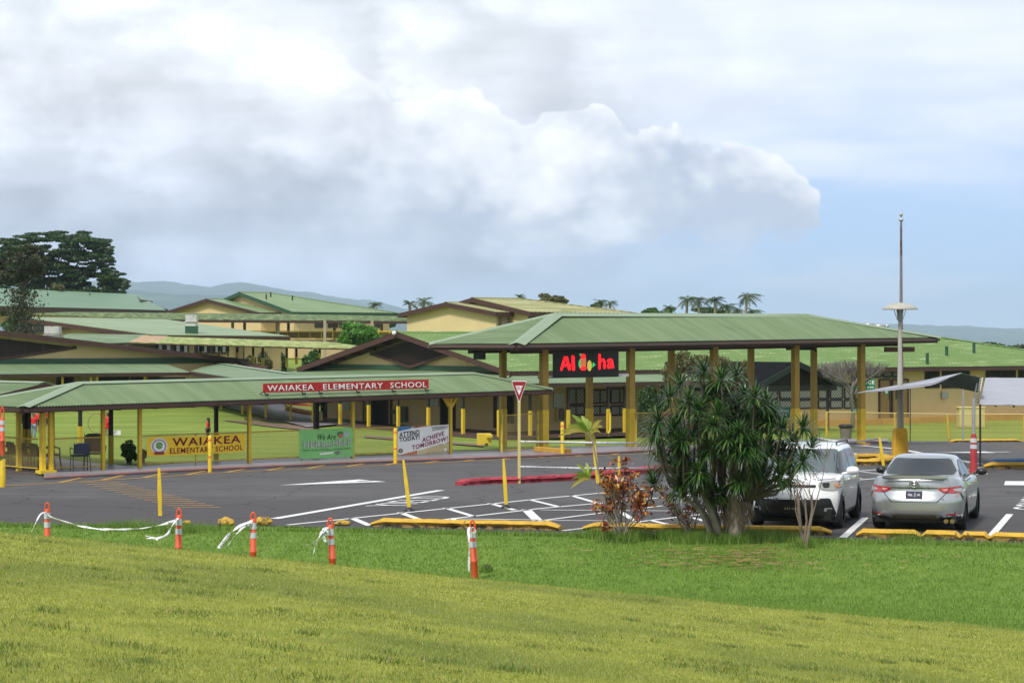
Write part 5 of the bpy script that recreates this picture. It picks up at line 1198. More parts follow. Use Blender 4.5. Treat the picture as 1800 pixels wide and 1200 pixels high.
tape([gp(278, 948, 38.1), gp(268, 945, 38.2), gp(257, 946, 38.2)], .06, 'loose end of white tape lying on the grass left of the second post', 60)
tape([top(2, .86), gp(420, 925, 38), gp(398, 945, 37.8), gp(385, 963, 37.5)], .10, 'wide white tape tail slanting left from the third orange post', 200)
tape([top(2, .84), gp(425, 928, 38), gp(410, 945, 37.9), gp(397, 963, 37.6)], .07, 'narrower white tape tail slanting left from the third orange post', 120)
tape([top(3, .84), gp(572, 930, 37), gp(556, 951, 36.9), gp(539, 959, 36.8)], .06, 'white tape tail pointing left from the fourth orange post', 160)
tape([top(3, .82), gp(569, 930, 37), gp(556, 955, 36.8), gp(550, 976, 36.7)], .07, 'white tape tail dropping down-left from the fourth orange post', 120)
mb = MB(); random.seed(3)
pts = [top(3, .8)+Vector((-.06+random.uniform(-.09, .05), random.uniform(-.04, .04), random.uniform(-.2, .05))) for _ in range(12)]
tape(pts, .06, 'crumpled knot of white tape on the fourth orange post', 500)
tape([top(4, .86), gp(824, 930, 36.5), gp(824.5, 965, 36.4), gp(824, 1006, 36.4)], .07, 'white tape hanging straight down beside the rightmost orange post', 80)
tape([top(4, .9), top(4, .84)+Vector((.05, -.03, 0)), top(4, .78), top(4, .83)-Vector((.06, .02, 0))], .05, 'knot of white tape round the loop of the rightmost orange post', 200)
# long tapes across the lot
sp = G(912.5, 849)
st1 = G(1046, 851)
tape([P(914, 776, sp.y-.06), P(1046, 778, st1.y-.05), P(1150, 779, 60)], .09, 'upper white tape stretched from the yield sign past the leaning stake', 40)
tape([P(914, 820, sp.y-.06), P(1046, 823, st1.y-.05), P(1170, 822, 60)], .075, 'lower white tape stretched from the yield sign past the leaning stake', 30)
tape([P(1432, 769, 78), P(1462, 775, 76), P(1500, 777, 74), P(1548, 770, 71)], .16, 'white tape sagging from the canopy post to a leaning yellow stake', 60)
# yellow leaning stakes
def stake(px, pt_, pb, lab, wd=.075, lean=0, foot=False, m=yellow, taper=True, Y=None):
    b_ = G(px+lean, pb); t_ = P(px, pt_, b_.y); e_ = empty('marker_stake', b_, lab, 'post', 'thin yellow marker stakes')
    mb = MB(); d_ = (t_-b_); w2 = wd/2
    mb.add([b_+Vector((-w2, -.01, 0)), b_+Vector((w2, -.01, 0)), t_+Vector((w2*.6, -.008, 0)), t_+Vector((-w2*.6, -.008, 0)), b_+Vector((-w2, .03, 0)), b_+Vector((w2, .03, 0)), t_+Vector((w2*.6, .02, 0)), t_+Vector((-w2*.6, .02, 0)),
            b_.lerp(t_, .55)+Vector((-w2*1.1, -.02, 0)), b_.lerp(t_, .55)+Vector((w2*1.1, -.02, 0)), b_.lerp(t_, .55)+Vector((-w2*1.1, .03, 0)), b_.lerp(t_, .55)+Vector((w2*1.1, .03, 0))],
           [(0, 1, 9, 8), (8, 9, 2, 3), (5, 4, 10, 11), (11, 10, 7, 6), (4, 0, 8, 10), (10, 8, 3, 7), (1, 5, 11, 9), (9, 11, 6, 2), (3, 2, 6, 7)])
    mb.build('blade', m, e_)
    if foot: mb = MB(); mb.lathe(b_-Vector((0, 0, .01)), [(.13, 0), (.12, .05), (.05, .08), (.04, .1)], 10); mb.build('rubber_foot', black, e_)
    return e_
stake(279.5, 822, 906, 'thin yellow stake at the left standing between the lane hatching and the grass', lean=2, wd=.08)
stake(709, 808, 898, 'leaning yellow stake with black foot beside the YIELD lettering', lean=11, foot=True, wd=.075)
stake(885, 806, 893, 'yellow stake with black foot just left of the yield sign', lean=5, foot=True, wd=.075)
stake(1043, 770, 849, 'leaning yellow stake holding the white tapes left of the spiky tree', lean=8, wd=.09)
stake(1088, 801, 840, 'short yellow stake behind the red kerb', wd=.07)
stake(1546, 768, 818, 'leaning yellow stake on the broken yellow island', lean=7, wd=.085)
# bollards with orange bands
ob = mat('orange_band', (.80, .16, .03), .5)
def bollard(px, pt_, pb, lab, w_=.19, bands=(.88, .42), flat=False):
    b_ = G(px, pb); t_ = P(px, pt_, b_.y); h_ = t_.z-b_.z; e_ = empty('bollard', b_, lab, 'bollard', 'yellow bollards along the lane')
    r_ = w_/2; mb = MB(); mb.lathe(b_, [(r_, 0), (r_, h_-.04), (r_*.8, h_-.01), (.01, h_)], 14); mb.build('pipe', yellow, e_)
    for f in bands: mb = MB(); mb.lathe(b_+Vector((0, 0, h_*f-.03)), [(r_+.004, 0), (r_+.004, .05)], 14); mb.build('band', ob, e_)
bollard(369, 765, 829.5, 'yellow bollard with two orange bands in front of the yellow banner', .115)
bollard(695, 752, 814, 'yellow bollard with two orange bands left of the white banner', .12)
bollard(988.5, 741, 801, 'yellow bollard with two orange bands beside the canopy post kerb', .12)
bollard(4, 806, 855.5, 'fat yellow bollard cut by the left edge of the view', .17, ())
# red paint and lava-stone kerbs
def rockmat(name, c1, c2, rng_=(.48, .56)):
    return mat(name, c1, .8, var=.25, vscale=5, col2=c2, c2scale=5, c2range=rng_, bump=1, bscale=25)
ry = rockmat('painted_kerb_yellow', (.60, .36, .035), (.10, .065, .035), (.60, .70)); rr_ = rockmat('painted_kerb_red', (.36, .035, .055), (.05, .02, .02), (.62, .72))
rlow = rockmat('crumbled_kerb', (.30, .19, .06), (.045, .032, .025), (.46, .55))
def rough_kerb(name, pts, w, h_, m, lab, cat='kerb', jit=.035, seed=1, side=None, tap=.22, grp=None, ovh=.03):
    """kerb loaf swept along ground points with an uneven face"""
    pts = [Vector(p) for p in pts]; cum = [0]
    for a, b_ in zip(pts, pts[1:]): cum.append(cum[-1]+(b_-a).length)
    Ln = cum[-1]; n = max(8, int(Ln/.12)); prof = [(-.5, 0), (-.46, .45), (-.55, .72), (-.42, 1), (.0, 1.08), (.42, 1), (.5, .7), (.5, 0)]
    e_ = empty(name, pts[0].lerp(pts[-1], .5), lab, cat, grp)
    def ptat(s_):
        for i in range(len(pts)-1):
            if s_ <= cum[i+1] or i == len(pts)-2: f = (s_-cum[i])/(cum[i+1]-cum[i]); return pts[i].lerp(pts[i+1], f), (pts[i+1]-pts[i]).normalized()
    def mk(lo, hi, mm, nm):
        vs = []; pr = prof
        for i in range(n+1):
            s_ = Ln*i/n; c, d_ = ptat(s_); sd_ = Vector((-d_.y, d_.x, 0)); ef = min(1, min(s_, Ln-s_)/tap*.45+.55)
            for j, (a, b_) in enumerate(pr):
                jn = (noise.noise(Vector((s_*1.6+seed*9, j*.8, seed)))*jit*.7+noise.noise(Vector((s_*7, j*2, seed)))*jit*.8)
                low = j in (1,) ; rec = (-abs(jn)*3.2 if low else jn*.6)
                vs.append(c+sd_*(-a*w+(rec if a < 0 and j in (1, 2) else 0))*1+Vector((0, 0, -.06 if b_ == 0 else b_*h_*ef+jn*.35)))
        return vs, pr
    vs, pr = mk(0, 1, m, 'loaf'); k_ = len(pr); mb = MB(); mb.add(vs, [])
    for i in range(n):
        for j in range(k_-1):
            mb.f.append((i*k_+j, i*k_+j+1, (i+1)*k_+j+1, (i+1)*k_+j)); mb.mi.append(1 if j in (0,) else 0); mb.sm.append(False)
    mb.f += [tuple(range(k_))[::-1], tuple(range(n*k_, n*k_+k_))]; mb.mi += [0, 0]; mb.sm += [False, False]
    mb.build('kerb_loaf', [m, rlow if m is ry else rr_], e_); return e_
def kline(L_, off=-.02, sh=0): return [G(a, b_, off)+Vector((0, sh, 0)) for a, b_ in L_]
grp = 'yellow painted kerbs at the foot of the parking stalls'
# the side facing the camera must be the first half of the profile: sweep left to right puts -a*w*sd toward +normal, so sweep right to left
rough_kerb('kerb_block', kline([(985, 933), (900, 931), (780, 929), (655, 926)]), .30, .175, ry, 'long crumbling yellow kerb left of the croton shrub', seed=2, grp=grp, jit=.05)
rough_kerb('kerb_block', kline([(1462, 941), (1300, 939), (1150, 936), (1027, 933)]), .30, .17, ry, 'long yellow kerb behind the spiky tree and the white car', seed=3, grp=grp)
for i, (x0, x1, y0, y1) in enumerate(((1506, 1619, 945.5, 948), (1621, 1689, 948, 950), (1690, 1738, 950, 951.5), (1740, 1900, 951.5, 958))):
    rough_kerb('kerb_block', kline([(x1, y1), ((x0+x1)/2, (y0+y1)/2), (x0, y0)]), .30, .175, ry, ['yellow kerb block under the left half of the silver sedan', 'yellow kerb block under the right half of the silver sedan', 'short yellow kerb block right of the silver sedan', 'yellow kerb block at the right edge of the view'][i], seed=5+i, grp=grp, jit=.02, tap=.05)
rough_kerb('red_kerb', kline([(1062, 840), (1000, 845), (900, 850), (858, 850.5), (808, 854)]), .34, .17, rr_, 'left length of red-painted broken kerb around the yield sign', seed=11, jit=.085, grp='red kerbs of the traffic island')
rough_kerb('red_kerb', kline([(1215, 826), (1150, 831), (1095, 836), (1040, 842)]), .34, .19, rr_, 'right length of red-painted broken kerb running behind the spiky tree', seed=12, jit=.085, grp='red kerbs of the traffic island')
rough_kerb('island_kerb', kline([(1564, 814), (1530, 818.5), (1487, 818)]), .5, .20, ry, 'near arc of the broken yellow island behind the white car', seed=14, jit=.05, grp='yellow island arcs'); rough_kerb('island_kerb', kline([(1566, 813), (1545, 808), (1500, 809.5), (1489, 815)]), .4, .20, ry, 'far arc of the broken yellow island behind the white car', seed=15, jit=.04, grp='yellow island arcs')
rough_kerb('wheel_stop', kline([(1792, 777), (1730, 777.5), (1670, 777.5)]), .35, .14, ry, 'yellow wheel stop in front of the right-hand fence', seed=17, grp='wheel stops'); rough_kerb('wheel_stop', kline([(1850, 824), (1800, 824.5), (1729, 824)]), .5, .20, ry, 'yellow kerb with blue-painted back near the tarp pole', seed=18, grp='wheel stops')
rough_kerb('blue_kerb', kline([(1860, 816), (1800, 816), (1738, 817)]), .3, .17, rockmat('painted_kerb_blue', (.07, .20, .48), (.05, .06, .08), (.62, .7)), 'blue-painted kerb behind the yellow one near the tarp pole', seed=19)
mb = MB(); a, b_ = G(943, 797), G(1000, 800); mb.beam(a+Vector((0, 0, .16)), b_+Vector((0, 0, .13)), .28, .16); mb.box(a.lerp(b_, .3)+Vector((0, 0, .04)), (.2, .3, .1)); mb.box(a.lerp(b_, .8)+Vector((0, 0, .04)), (.2, .3, .1))
tag(mb.build('wheel_stop', mat('orange_timber', (.48, .27, .04), .6, var=.2, vscale=5), None, loc=a, bevel=.02), 'ochre timber wheel stop at the foot of the first big canopy post', 'wheel stop', 'wheel stops')
# yellow boulders
def boulder(px, py, rx, rz, lab, seed):
    q = G(px, py); bm = bmesh.new(); bmesh.ops.create_icosphere(bm, subdivisions=4, radius=1)
    for v in bm.verts: n_ = 1+.22*noise.noise(v.co*1.6+Vector((seed, 0, 0)))+.07*noise.noise(v.co*5+Vector((seed, 0, 0))); c = v.co*n_; v.co = Vector((c.x*rx, c.y*rx*.8, c.z*rz+rz*.75))
    for f in bm.faces: f.smooth = True
    me = bpy.data.meshes.new('boulder'); bm.to_mesh(me); bm.free(); o = mesh_obj('boulder', me, ry2); o.location = q; tag(o, lab, 'boulder', 'yellow painted boulders at the grass edge')
ry2 = rockmat('painted_boulder', (.55, .34, .04), (.10, .07, .035), (.50, .66))
boulder(397, 924, .175, .10, 'egg-shaped yellow boulder left of the third orange post', 1); boulder(463, 922.5, .175, .10, 'yellow boulder just right of the third orange post', 2)
boulder(328, 921, .10, .045, 'small flat yellow stone right of the second orange post', 3); boulder(602, 923, .16, .06, 'flat yellow stone right of the fourth orange post', 4)

# lamp post, flagpole
q = G(1582, 806.5); lp = empty('street_lamp', q, 'concrete lamp post with saucer shade on a tall yellow painted base', 'street lamp')
z = lambda py: zat(py, q.y)
conc = mat('concrete', (.38, .36, .31), .8, var=.12, vscale=6)
mb = MB(); w0, w1 = .235, .205; h1 = z(756); h2 = z(752)
def sq(w_, zz, c_=.04): return [Vector((q.x+a*w_-(a/abs(a))*(c_ if k_ else 0), q.y+b_*w_-(b_/abs(b_))*(0 if k_ else c_), zz)) for a, b_, k_ in ((-1, -1, 0), (-1, -1, 1), (1, -1, 1), (1, -1, 0), (1, 1, 0), (1, 1, 1), (-1, 1, 1), (-1, 1, 0))]
rings = [sq(w0, -.05), sq(w0*.98, z(780)), sq(w1, h1), sq(w1*.8, h2)]
mb.add([p_ for r_ in rings for p_ in r_], [(i*8+j, i*8+(j+1) % 8, (i+1)*8+(j+1) % 8, (i+1)*8+j) for i in range(3) for j in range(8)]+[tuple(range(24, 32))]); mb.build('base', mat('weathered_yellow_base', (.70, .40, .025), .7, var=.12, vscale=4, col2=(.25, .13, .03), c2scale=2.5, c2range=(.60, .72)), lp)
mb = MB(); mb.lathe((q.x, q.y, 0), [(.10, h2-.02), (.085, z(680)), (.06, z(575)), (.055, z(566))], 12); mb.build('column', conc, lp)
lg = mat('lamp_metal', (.40, .38, .33), .6, var=.15, vscale=8)
mb = MB(); mb.lathe((q.x, q.y, 0), [(.05, z(566)), (.06, z(563)), (.085, z(560)), (.105, z(548)), (.115, z(545)), (.09, z(544))], 14); mb.build('lantern', mat('lantern_glass', (.20, .21, .20), .3, var=.2, vscale=10), lp)
mb = MB(); mb.lathe((q.x, q.y, 0), [(.10, z(544.5)), (.57, z(544)), (.575, z(543)), (.45, z(537.5)), (.25, z(533.5)), (.06, z(532))], 28); mb.build('lamp_shade', lg, lp)
mb = MB()
for a in (20, 140, 260): ca, sa = math.cos(R(a)), math.sin(R(a)); mb.tube([(q.x+.09*ca, q.y+.09*sa, z(563)), (q.x+.22*ca, q.y+.22*sa, z(543.5))], .012, 6)
mb.build('stay', lg, lp)
q2 = Vector(((1584-900)/F*88, 88, T(16, 88))); fp = empty('flagpole', q2, 'tall rust-stained flagpole with ball finial rising behind the lamp post', 'flagpole'); z2 = lambda py: zat(py, 88)
mb = MB(); mb.lathe((q2.x, q2.y, 0), [(.11, q2.z), (.09, z2(640)), (.065, z2(540)), (.045, z2(390))], 12); mb.build('pole', mat('rusty_pole', (.20, .18, .18), .6, metal=.2, var=.2, vscale=4, col2=(.12, .045, .035), c2scale=1.1, c2range=(.46, .56), streak=(1, 1, .6)), fp)
mb = MB(); mb.lathe((q2.x, q2.y, z2(390)), [(.02, 0), (.09, .04), (.10, .09), (.05, .14), (.02, .17), (.02, .20), (.055, .23), (.075, .30), (.055, .37), (.005, .39)], 14); mb.build('finial', galv, fp)
# trash can
q = G(1487, 771); tc_ = empty('trash_can', q, 'grey-brown trash can with black bag liner behind the fence', 'trash can')
mb = MB(); mb.lathe(q, [(.24, 0), (.29, .60)], 18); mb.build('bin', mat('bin_grey', (.16, .14, .12), .7, var=.2, vscale=9), tc_)
mb = MB(); mb.lathe(q, [(.295, .50), (.33, .53), (.34, .60), (.29, .66), (.22, .62)], 18); mb.build('bag_liner', black, tc_)
# yellow box on the lawn, white box on the field, utility cabinet
q = G(851, 782); yb_ = empty('yellow_box', q, 'bright yellow box standing on the lawn near the porch', 'box')
mb = MB(); mb.box(q+Vector((0, 0, .22)), (.50, .35, .44), .2); mb.box(q+Vector((.20, -.18, .34)), (.22, .2, .12), .2); mb.build('body', mat('bright_yellow', (.70, .52, .05), .5, var=.06), yb_, bevel=.015)
q = G(206, 764.5); wb = empty('white_box', q, 'small white box lying on the field beside the girl with the hoop', 'box'); mb = MB(); mb.box(q+Vector((0, 0, .09)), (.30, .2, .18), .1); mb.build('box', white, wb, bevel=.01); mb = MB(); mb.box(q+Vector((0, 0, .185)), (.31, .21, .02), .1); mb.build('lid', sw, wb)
q = G(1706, 750); uc = empty('utility_cabinet', q, 'pale yellow utility cabinet behind the fence under the tarp', 'cabinet'); pmm = 3800/q.y
mb = MB(); mb.box(q+Vector((0, 0, .5)), (1.3, .8, 1.0)); mb.box(q+Vector((0, 0, 1.02)), (1.4, .9, .05)); mb.build('body', ypale, uc); mb = MB(); mb.box(q+Vector((-.32, -.41, .5)), (.58, .02, .85)); mb.box(q+Vector((.32, -.41, .5)), (.58, .02, .85)); mb.build('door', mat('pale_door', (.52, .44, .18), .6), uc)
# wall box and pipes on the right wing
q = M.p(M.su(1660, .95), .95); mb = MB(); mb.box(q+Vector((0, -.1, zat(694, q.y))), (.35, .18, .38)); mb.build('meter_box', galv, b); mb = MB(); mb.tube([q+Vector((-.35, -.05, ZE-.2)), q+Vector((-.35, -.05, -.5)), q+Vector((-.35, -.2, -.6))], .05, 8); mb.build('downpipe', mat('beige_pipe', (.42, .36, .24), .6), b)
# folded black cart by the porch door
q = G(827, 755); q = Vector((q.x, q.y-1.5, -.48)); ct = empty('folded_cart', q, 'folded black cart with a pale bag and red handle by the porch door', 'cart')
mb = MB()
for sx in (-.2, .2): mb.tube([q+Vector((sx, 0, .05)), q+Vector((sx, .02, 1.15)), q+Vector((sx*.6, .02, 1.3))], .03, 8)
for zz in (.1, .35, .6, .85): mb.tube([q+Vector((-.2, 0, zz)), q+Vector((.2, 0, zz))], .018, 6)
mb.build('frame', white, ct)
mb = MB()
mb.grid(lambda u, v: q+Vector((math.cos(u*2*math.pi)*(.16+.14*math.sin(math.pi*min(1, v*1.05))), .10+math.sin(u*2*math.pi)*.16, .08+1.2*v)), 16, 12); mb.build('bag', black, ct)
mb = MB(); mb.grid(lambda u, v: q+Vector((math.cos(u*2*math.pi)*(.04+.10*math.sin(math.pi*v)), -.10+math.sin(u*2*math.pi)*.06, .62+.42*v)), 12, 8); mb.build('pale_bag', mat('pale_cloth', (.42, .40, .34), .8), ct)
mb = MB(); mb.tube([q+Vector((-.12, .02, 1.3)), q+Vector((0, .02, 1.36)), q+Vector((.12, .02, 1.3))], .035, 8); mb.build('handle', mat('red_plastic', (.45, .03, .02), .5), ct)
for sx in (-.2, .2): mb = MB(); mb.tube([q+Vector((sx-.03, 0, .06)), q+Vector((sx+.03, 0, .06))], .07, 12); mb.build('wheel', black, ct)
# A-frame floor sign by the first porch door
q = M.p(-1.2, M.sw(563, -1.2), -.4); af = empty('floor_sign', q, 'small yellow folding floor sign standing at the left porch door', 'sign'); mb = MB(); mb.slab([q+Vector((-.15, -.14, 0)), q+Vector((.15, -.14, 0)), q+Vector((.10, 0, .6)), q+Vector((-.10, 0, .6))], (0, .015, 0)); mb.build('front_panel', ypale, af); mb = MB(); mb.slab([q+Vector((-.15, .16, 0)), q+Vector((.15, .16, 0)), q+Vector((.10, .03, .6)), q+Vector((-.10, .03, .6))], (0, .015, 0)); mb.build('rear_panel', ypale, af)
rough_kerb('low_kerb', kline([(548, 731), (525, 727), (506, 722)], .0), .3, .28, mat('orange_foot', (.46, .24, .05)), 'low orange kerb beside the stone path below the walkway roof', seed=31, jit=.0)
rough_kerb('low_kerb', kline([(548, 713), (510, 710), (470, 706)], .0), .3, .16, mat('orange_foot', (.46, .24, .05)), 'thin yellow kerb in front of the far parked cars', seed=32, jit=.0)
# ================================================================ TARPS
tarp = mat('tarp_grey', (.33, .34, .38), .5, var=.08, vscale=2); tgreen = mat('tarp_green', (.03, .065, .035), .7, var=.15)
def tarpmesh(name, c4, lab, nu=20, nv=14, sag=.12, seed=0, two=True):
    a, b_, c, d_ = c4; mb = MB()
    def fn(u, v, o=0): p_ = a.lerp(b_, u).lerp(d_.lerp(c, u), v); return p_+Vector((0, 0, -sag*math.sin(math.pi*u)*math.sin(math.pi*v)+.03*noise.noise(Vector((u*5, v*5, seed)))-o))
    e_ = empty(name, (a+b_+c+d_)/4, lab, 'tarp')
    mb.grid(lambda u, v: fn(u, v), nu, nv); mb.build('sheet', tarp, e_)
    mb = MB(); mb.grid(lambda u, v: fn(u, v, .012), nu, nv)
    mb.f = [f[::-1] for f in mb.f]; mb.build('lining', tgreen, e_)
    mb = MB()
    for p_, q_ in ((a, b_), (b_, c), (c, d_), (d_, a)): mb.tube([p_.lerp(q_, i/10)+Vector((0, 0, -.004)) for i in range(11)], .012, 5)
    mb.build('hem', tarp, e_); return e_
# ridge from near-left tip to a peak, then falls to the right
t1 = empty('shade_tarp', P(1610, 690, 66), 'grey shade tarp pitched to a point behind the lamp post', 'tarp')
mb = MB(); tp_, pk_, nm_ = P(1507, 690.5, 70), P(1690, 655.5, 70), P(1640, 674, 62)
mb.grid(lambda u, v: tp_.lerp(pk_, u).lerp(tp_.lerp(nm_, u*1.37) if u < .73 else nm_.lerp(pk_, (u-.73)/.27), v)+Vector((0, 0, -.05*math.sin(math.pi*u)*v)), 24, 6)
o = mb.build('sheet', tarp, t1); sm = o.modifiers.new('thickness', 'SOLIDIFY'); sm.thickness = .004; sm.offset = 1
mb = MB(); mb.tube([tp_, nm_, pk_, tp_], .014, 5); mb.build('hem', tarp, t1)
t1b = MB(); aa, bb_, cc_ = P(1690, 656, 62), P(1723, 659.5, 74), P(1720, 689, 63); dd_ = P(1636, 672, 72)
t1b.slab([P(1690, 656.5, 62.1), P(1722, 663, 62.5), P(1718, 689, 66), P(1640, 673, 71)], (.02, .03, .01)); t1b.build('side_flap', tgreen, t1)
t2 = tarpmesh('shade_tarp', [P(1722, 711, 62), P(1900, 713, 60), P(1900, 665, 65), P(1733, 664, 67)], 'second grey shade tarp with rolled eyelets at the right edge', sag=.06, seed=4)
mb = MB()
for px, py in ((1750, 712), (1782, 713), (1765, 664), (1795, 664)): mb.lathe(P(px, py, 62 if py > 700 else 67), [(.03, -.04), (.03, .04)], 8)
mb.build('toggle', black, t2)
rope = mat('rope', (.5, .5, .5), .7)
mb = MB(); 
for i in range(9): f = i/8; mb.tube([P(lerp(1719, 1713, f), lerp(664, 704, f), 64), P(lerp(1727, 1719, f), lerp(668, 708, f), 64)], .012, 5)
mb.tube([P(1719, 662, 64), P(1711, 705, 63)], .02, 6); mb.tube([P(1727, 664, 66), P(1719, 710, 63)], .02, 6)
mb.build('lacing', rope, t2)
def pole(px, pt_, pb, Y, lab, r_=.03, m=galv, foot=0, cat='pole'):
    b_ = G(px, pb) if Y is None else P(px, pb, Y); Y = b_.y; t_ = P(px, pt_, Y); e_ = empty('tarp_pole', b_, lab, cat, 'poles holding the shade tarps'); mb = MB(); mb.tube([b_, t_], r_, 8); mb.build('shaft', m, e_)
    if foot: mb = MB(); mb.lathe(b_, [(.22, 0), (.2, .05), (.08, .1), (.06, .2)], 12); mb.build('foot', conc, e_)
    return e_
b_ = G(1711.5, 831); rp = empty('delineator_post', b_, 'red post with white bands carrying a galvanised tarp pole beside the silver sedan', 'post'); h_ = zat(762, b_.y)-b_.z
rp_m = mat('faded_red', (.38, .03, .035), .5, var=.2, vscale=5)
mb = MB(); mb.lathe(b_, [(.13, 0), (.12, .05), (.10, .3), (.095, h_-.12), (.06, h_)], 14); mb.build('shaft', rp_m, rp)
for f in (.62, .78): mb = MB(); mb.lathe(b_+Vector((0, 0, h_*f)), [(.104, 0), (.102, .12)], 14); mb.build('reflective_band', refl, rp)
pole(1711.5, 700, 764, b_.y, 'grey tarp pole standing in the red post', .05)
pole(1723, 710, 833, None, 'dark tarp pole with concrete foot right of the red post', .028, black, 1)
pole(1693, 657, 775, 79, 'thin grey pole under the peak of the first tarp', .035)
pole(1600, 676, 776, 78, 'thin dark rope pole right of the lamp post', .018, black)
# ================================================================ VEGETATION
def nrm(a): return a/np.maximum(np.linalg.norm(a, axis=1, keepdims=True), 1e-9)
def leafcloud(name, C, size, m, parent, N=None, asp=.5, up=.0, base=None):
    """one small four-cornered leaf at each centre"""
    n = len(C); d = nrm(rng.normal(size=(n, 3))+np.array([0, 0, up])); e = nrm(np.cross(d, rng.normal(size=(n, 3)))); s = size*rng.uniform(.6, 1.3, (n, 1))
    V = np.stack([C-d*s, C+e*s*asp, C+d*s, C-e*s*asp], 1).reshape(-1, 3)
    if base is not None: V = V-np.array(base)
    me = np_mesh(name, V, 4); o = bpy.data.objects.new(name, me); COL.objects.link(o); me.materials.append(m)
    if parent is not None: o.parent = parent
    return o
def lobe_points(lobes, n, shell=.55):
    """lobes: (x,y,z,rx,ry,rz); points thicker toward each lobe's surface, clumped"""
    w = np.array([l[3]*l[4]+l[4]*l[5]+l[3]*l[5] for l in lobes]); w = w/w.sum(); out = []
    for l, k in zip(lobes, rng.multinomial(n, w)):
        d = nrm(rng.normal(size=(k, 3))); r = 1-shell*rng.random((k, 1))**1.6
        out.append(np.array(l[:3])+d*r*np.array(l[3:]))
    return np.concatenate(out)
def lumps(c, r, n, seed, squash=.8, sz=(.28, .45)):
    g = np.random.default_rng(seed); out = []
    for _ in range(n):
        d = g.normal(size=3); d /= np.linalg.norm(d); k = g.uniform(.45, .9); s = g.uniform(*sz)
        out.append((c[0]+d[0]*r[0]*k, c[1]+d[1]*r[1]*k, c[2]+d[2]*r[2]*k, r[0]*s, r[1]*s, r[2]*s*squash))
    return out
gdark = mat_leaf('leaf_dark_green', (.018, .045, .012), (.05, .11, .022), (.09, .15, .035), 1.5)
gmid = mat_leaf('leaf_mid_green', (.03, .085, .012), (.085, .19, .03), (.14, .26, .05), 1.5)
golive = mat_leaf('leaf_olive', (.07, .075, .025), (.16, .16, .05), (.24, .20, .07), 1.5)
gbright = mat_leaf('leaf_bright_green', (.05, .15, .015), (.13, .32, .04), (.2, .4, .07), 1.2)
bark = mat('bark', (.12, .095, .07), .9, var=.3, vscale=8, bump=.6, bscale=20); pbark = mat('pale_bark', (.24, .21, .17), .9, var=.25, vscale=10, bump=.5, bscale=25)
def limb(mb, a, b, r0, r1, wob=.1, n=6, seed=0):
    a, b = Vector(a), Vector(b); L_ = (b-a).length; pts = []
    for i in range(n+1):
        f = i/n; w = math.sin(math.pi*f)*wob*L_; pts.append(a.lerp(b, f)+Vector((noise.noise(Vector((f*2, seed, 1))), noise.noise(Vector((f*2, seed, 7))), noise.noise(Vector((f*2, seed, 13)))*.4))*w*2)
    mb.tube(pts, [lerp(r0, r1, i/n) for i in range(n+1)], 7); return pts
def bush(name, px, pyb, pyt, wpx, Y, m, lab, cat='bush', n=2500, leaf=.05, seed=0, nl=14, fn=T, group=None, z0=None):
    X = (px-900)/F*Y; z0 = fn(X, Y) if z0 is None else z0; zt_ = zat(pyt, Y); hh = zt_-z0; r = wpx/F*Y/2; e_ = empty(name, (X, Y, z0), lab, cat, group)
    zb = zat(pyb, Y) if pyb else z0; c = (X, Y, (zt_+max(z0, zb))/2); rv = (r, r*.8, (zt_-max(z0, zb))/2)
    pts = lobe_points(lumps(c, rv, nl, seed)+[(c[0], c[1], c[2], rv[0]*.75, rv[1]*.75, rv[2]*.75)], n)
    pts = pts[pts[:, 2] > z0+.01]
    leafcloud('crown', pts, leaf, m, e_, base=(X, Y, z0))
    mb = MB()
    for i in range(4): a = i*1.7; limb(mb, (X+.05*math.cos(a), Y+.05*math.sin(a), z0-.05), (X+r*.5*math.cos(a), Y+r*.4*math.sin(a), c[2]), .022*max(1, hh), .008*max(1, hh), .1, 5, i)
    mb.build('trunk', bark, e_); return e_
bush('bush', 227.5, 0, 776, 32, 66.5, gmid, 'small dark bush at the edge of the pavement left of the yellow banner', n=2200, leaf=.05, seed=1, nl=24)
bush('bush', 251, 0, 786, 12, 66.8, gdark, 'tiny dark sprig of bush behind the left end of the yellow banner', n=300, leaf=.05, seed=2, nl=5)
bush('bush', 1146, 0, 672, 64, 90, gdark, 'dense rounded green bush between two canopy posts', n=9000, leaf=.07, seed=3, nl=22)
bush('bush', 628, 614, 568, 80, 143, gbright, 'bright green domed bush in front of the far two-storey building', n=12000, leaf=.14, seed=4, nl=24)
bush('hedge', 438, 0, 617, 32, 146, golive, 'left clipped olive bush below the windows of the mid-left building', 'bush', 1800, .12, 5)
bush('hedge', 463, 0, 618, 30, 146.5, golive, 'right clipped olive bush below the windows of the mid-left building', 'bush', 1800, .12, 6)
bush('bush', 499, 0, 618, 12, 147, gdark, 'small dark bush right of the clipped bushes', n=700, leaf=.10, seed=7, nl=6)
bush('bush', 548, 0, 612, 42, 140, gmid, 'leafy hedge below the end of the lichened walkway', n=3500, leaf=.12, seed=8)
bush('bush', 19, 585, 557, 34, 150, gmid, 'green bush beside the apex of the mid-left roof', n=1500, leaf=.15, seed=9)
bush('bush', 1203, 665, 608, 44, 93.5, golive, 'taller olive bush with bare stems behind the left crown of the spiky tree', n=1500, leaf=.06, seed=10, nl=12)
bush('bush', 1180, 672, 634, 46, 94, golive, 'low yellowish shrub left of the taller olive bush', n=1200, leaf=.06, seed=11, nl=10)
bush('bush', 1250, 672, 625, 90, 95, golive, 'wide olive shrub rising above the porch roof behind the spiky tree', n=3600, leaf=.065, seed=12, nl=20)
bush('bush', 1300, 672, 630, 42, 95.5, golive, 'olive shrub between canopy posts right of the wide one', n=1300, leaf=.06, seed=13, nl=12)
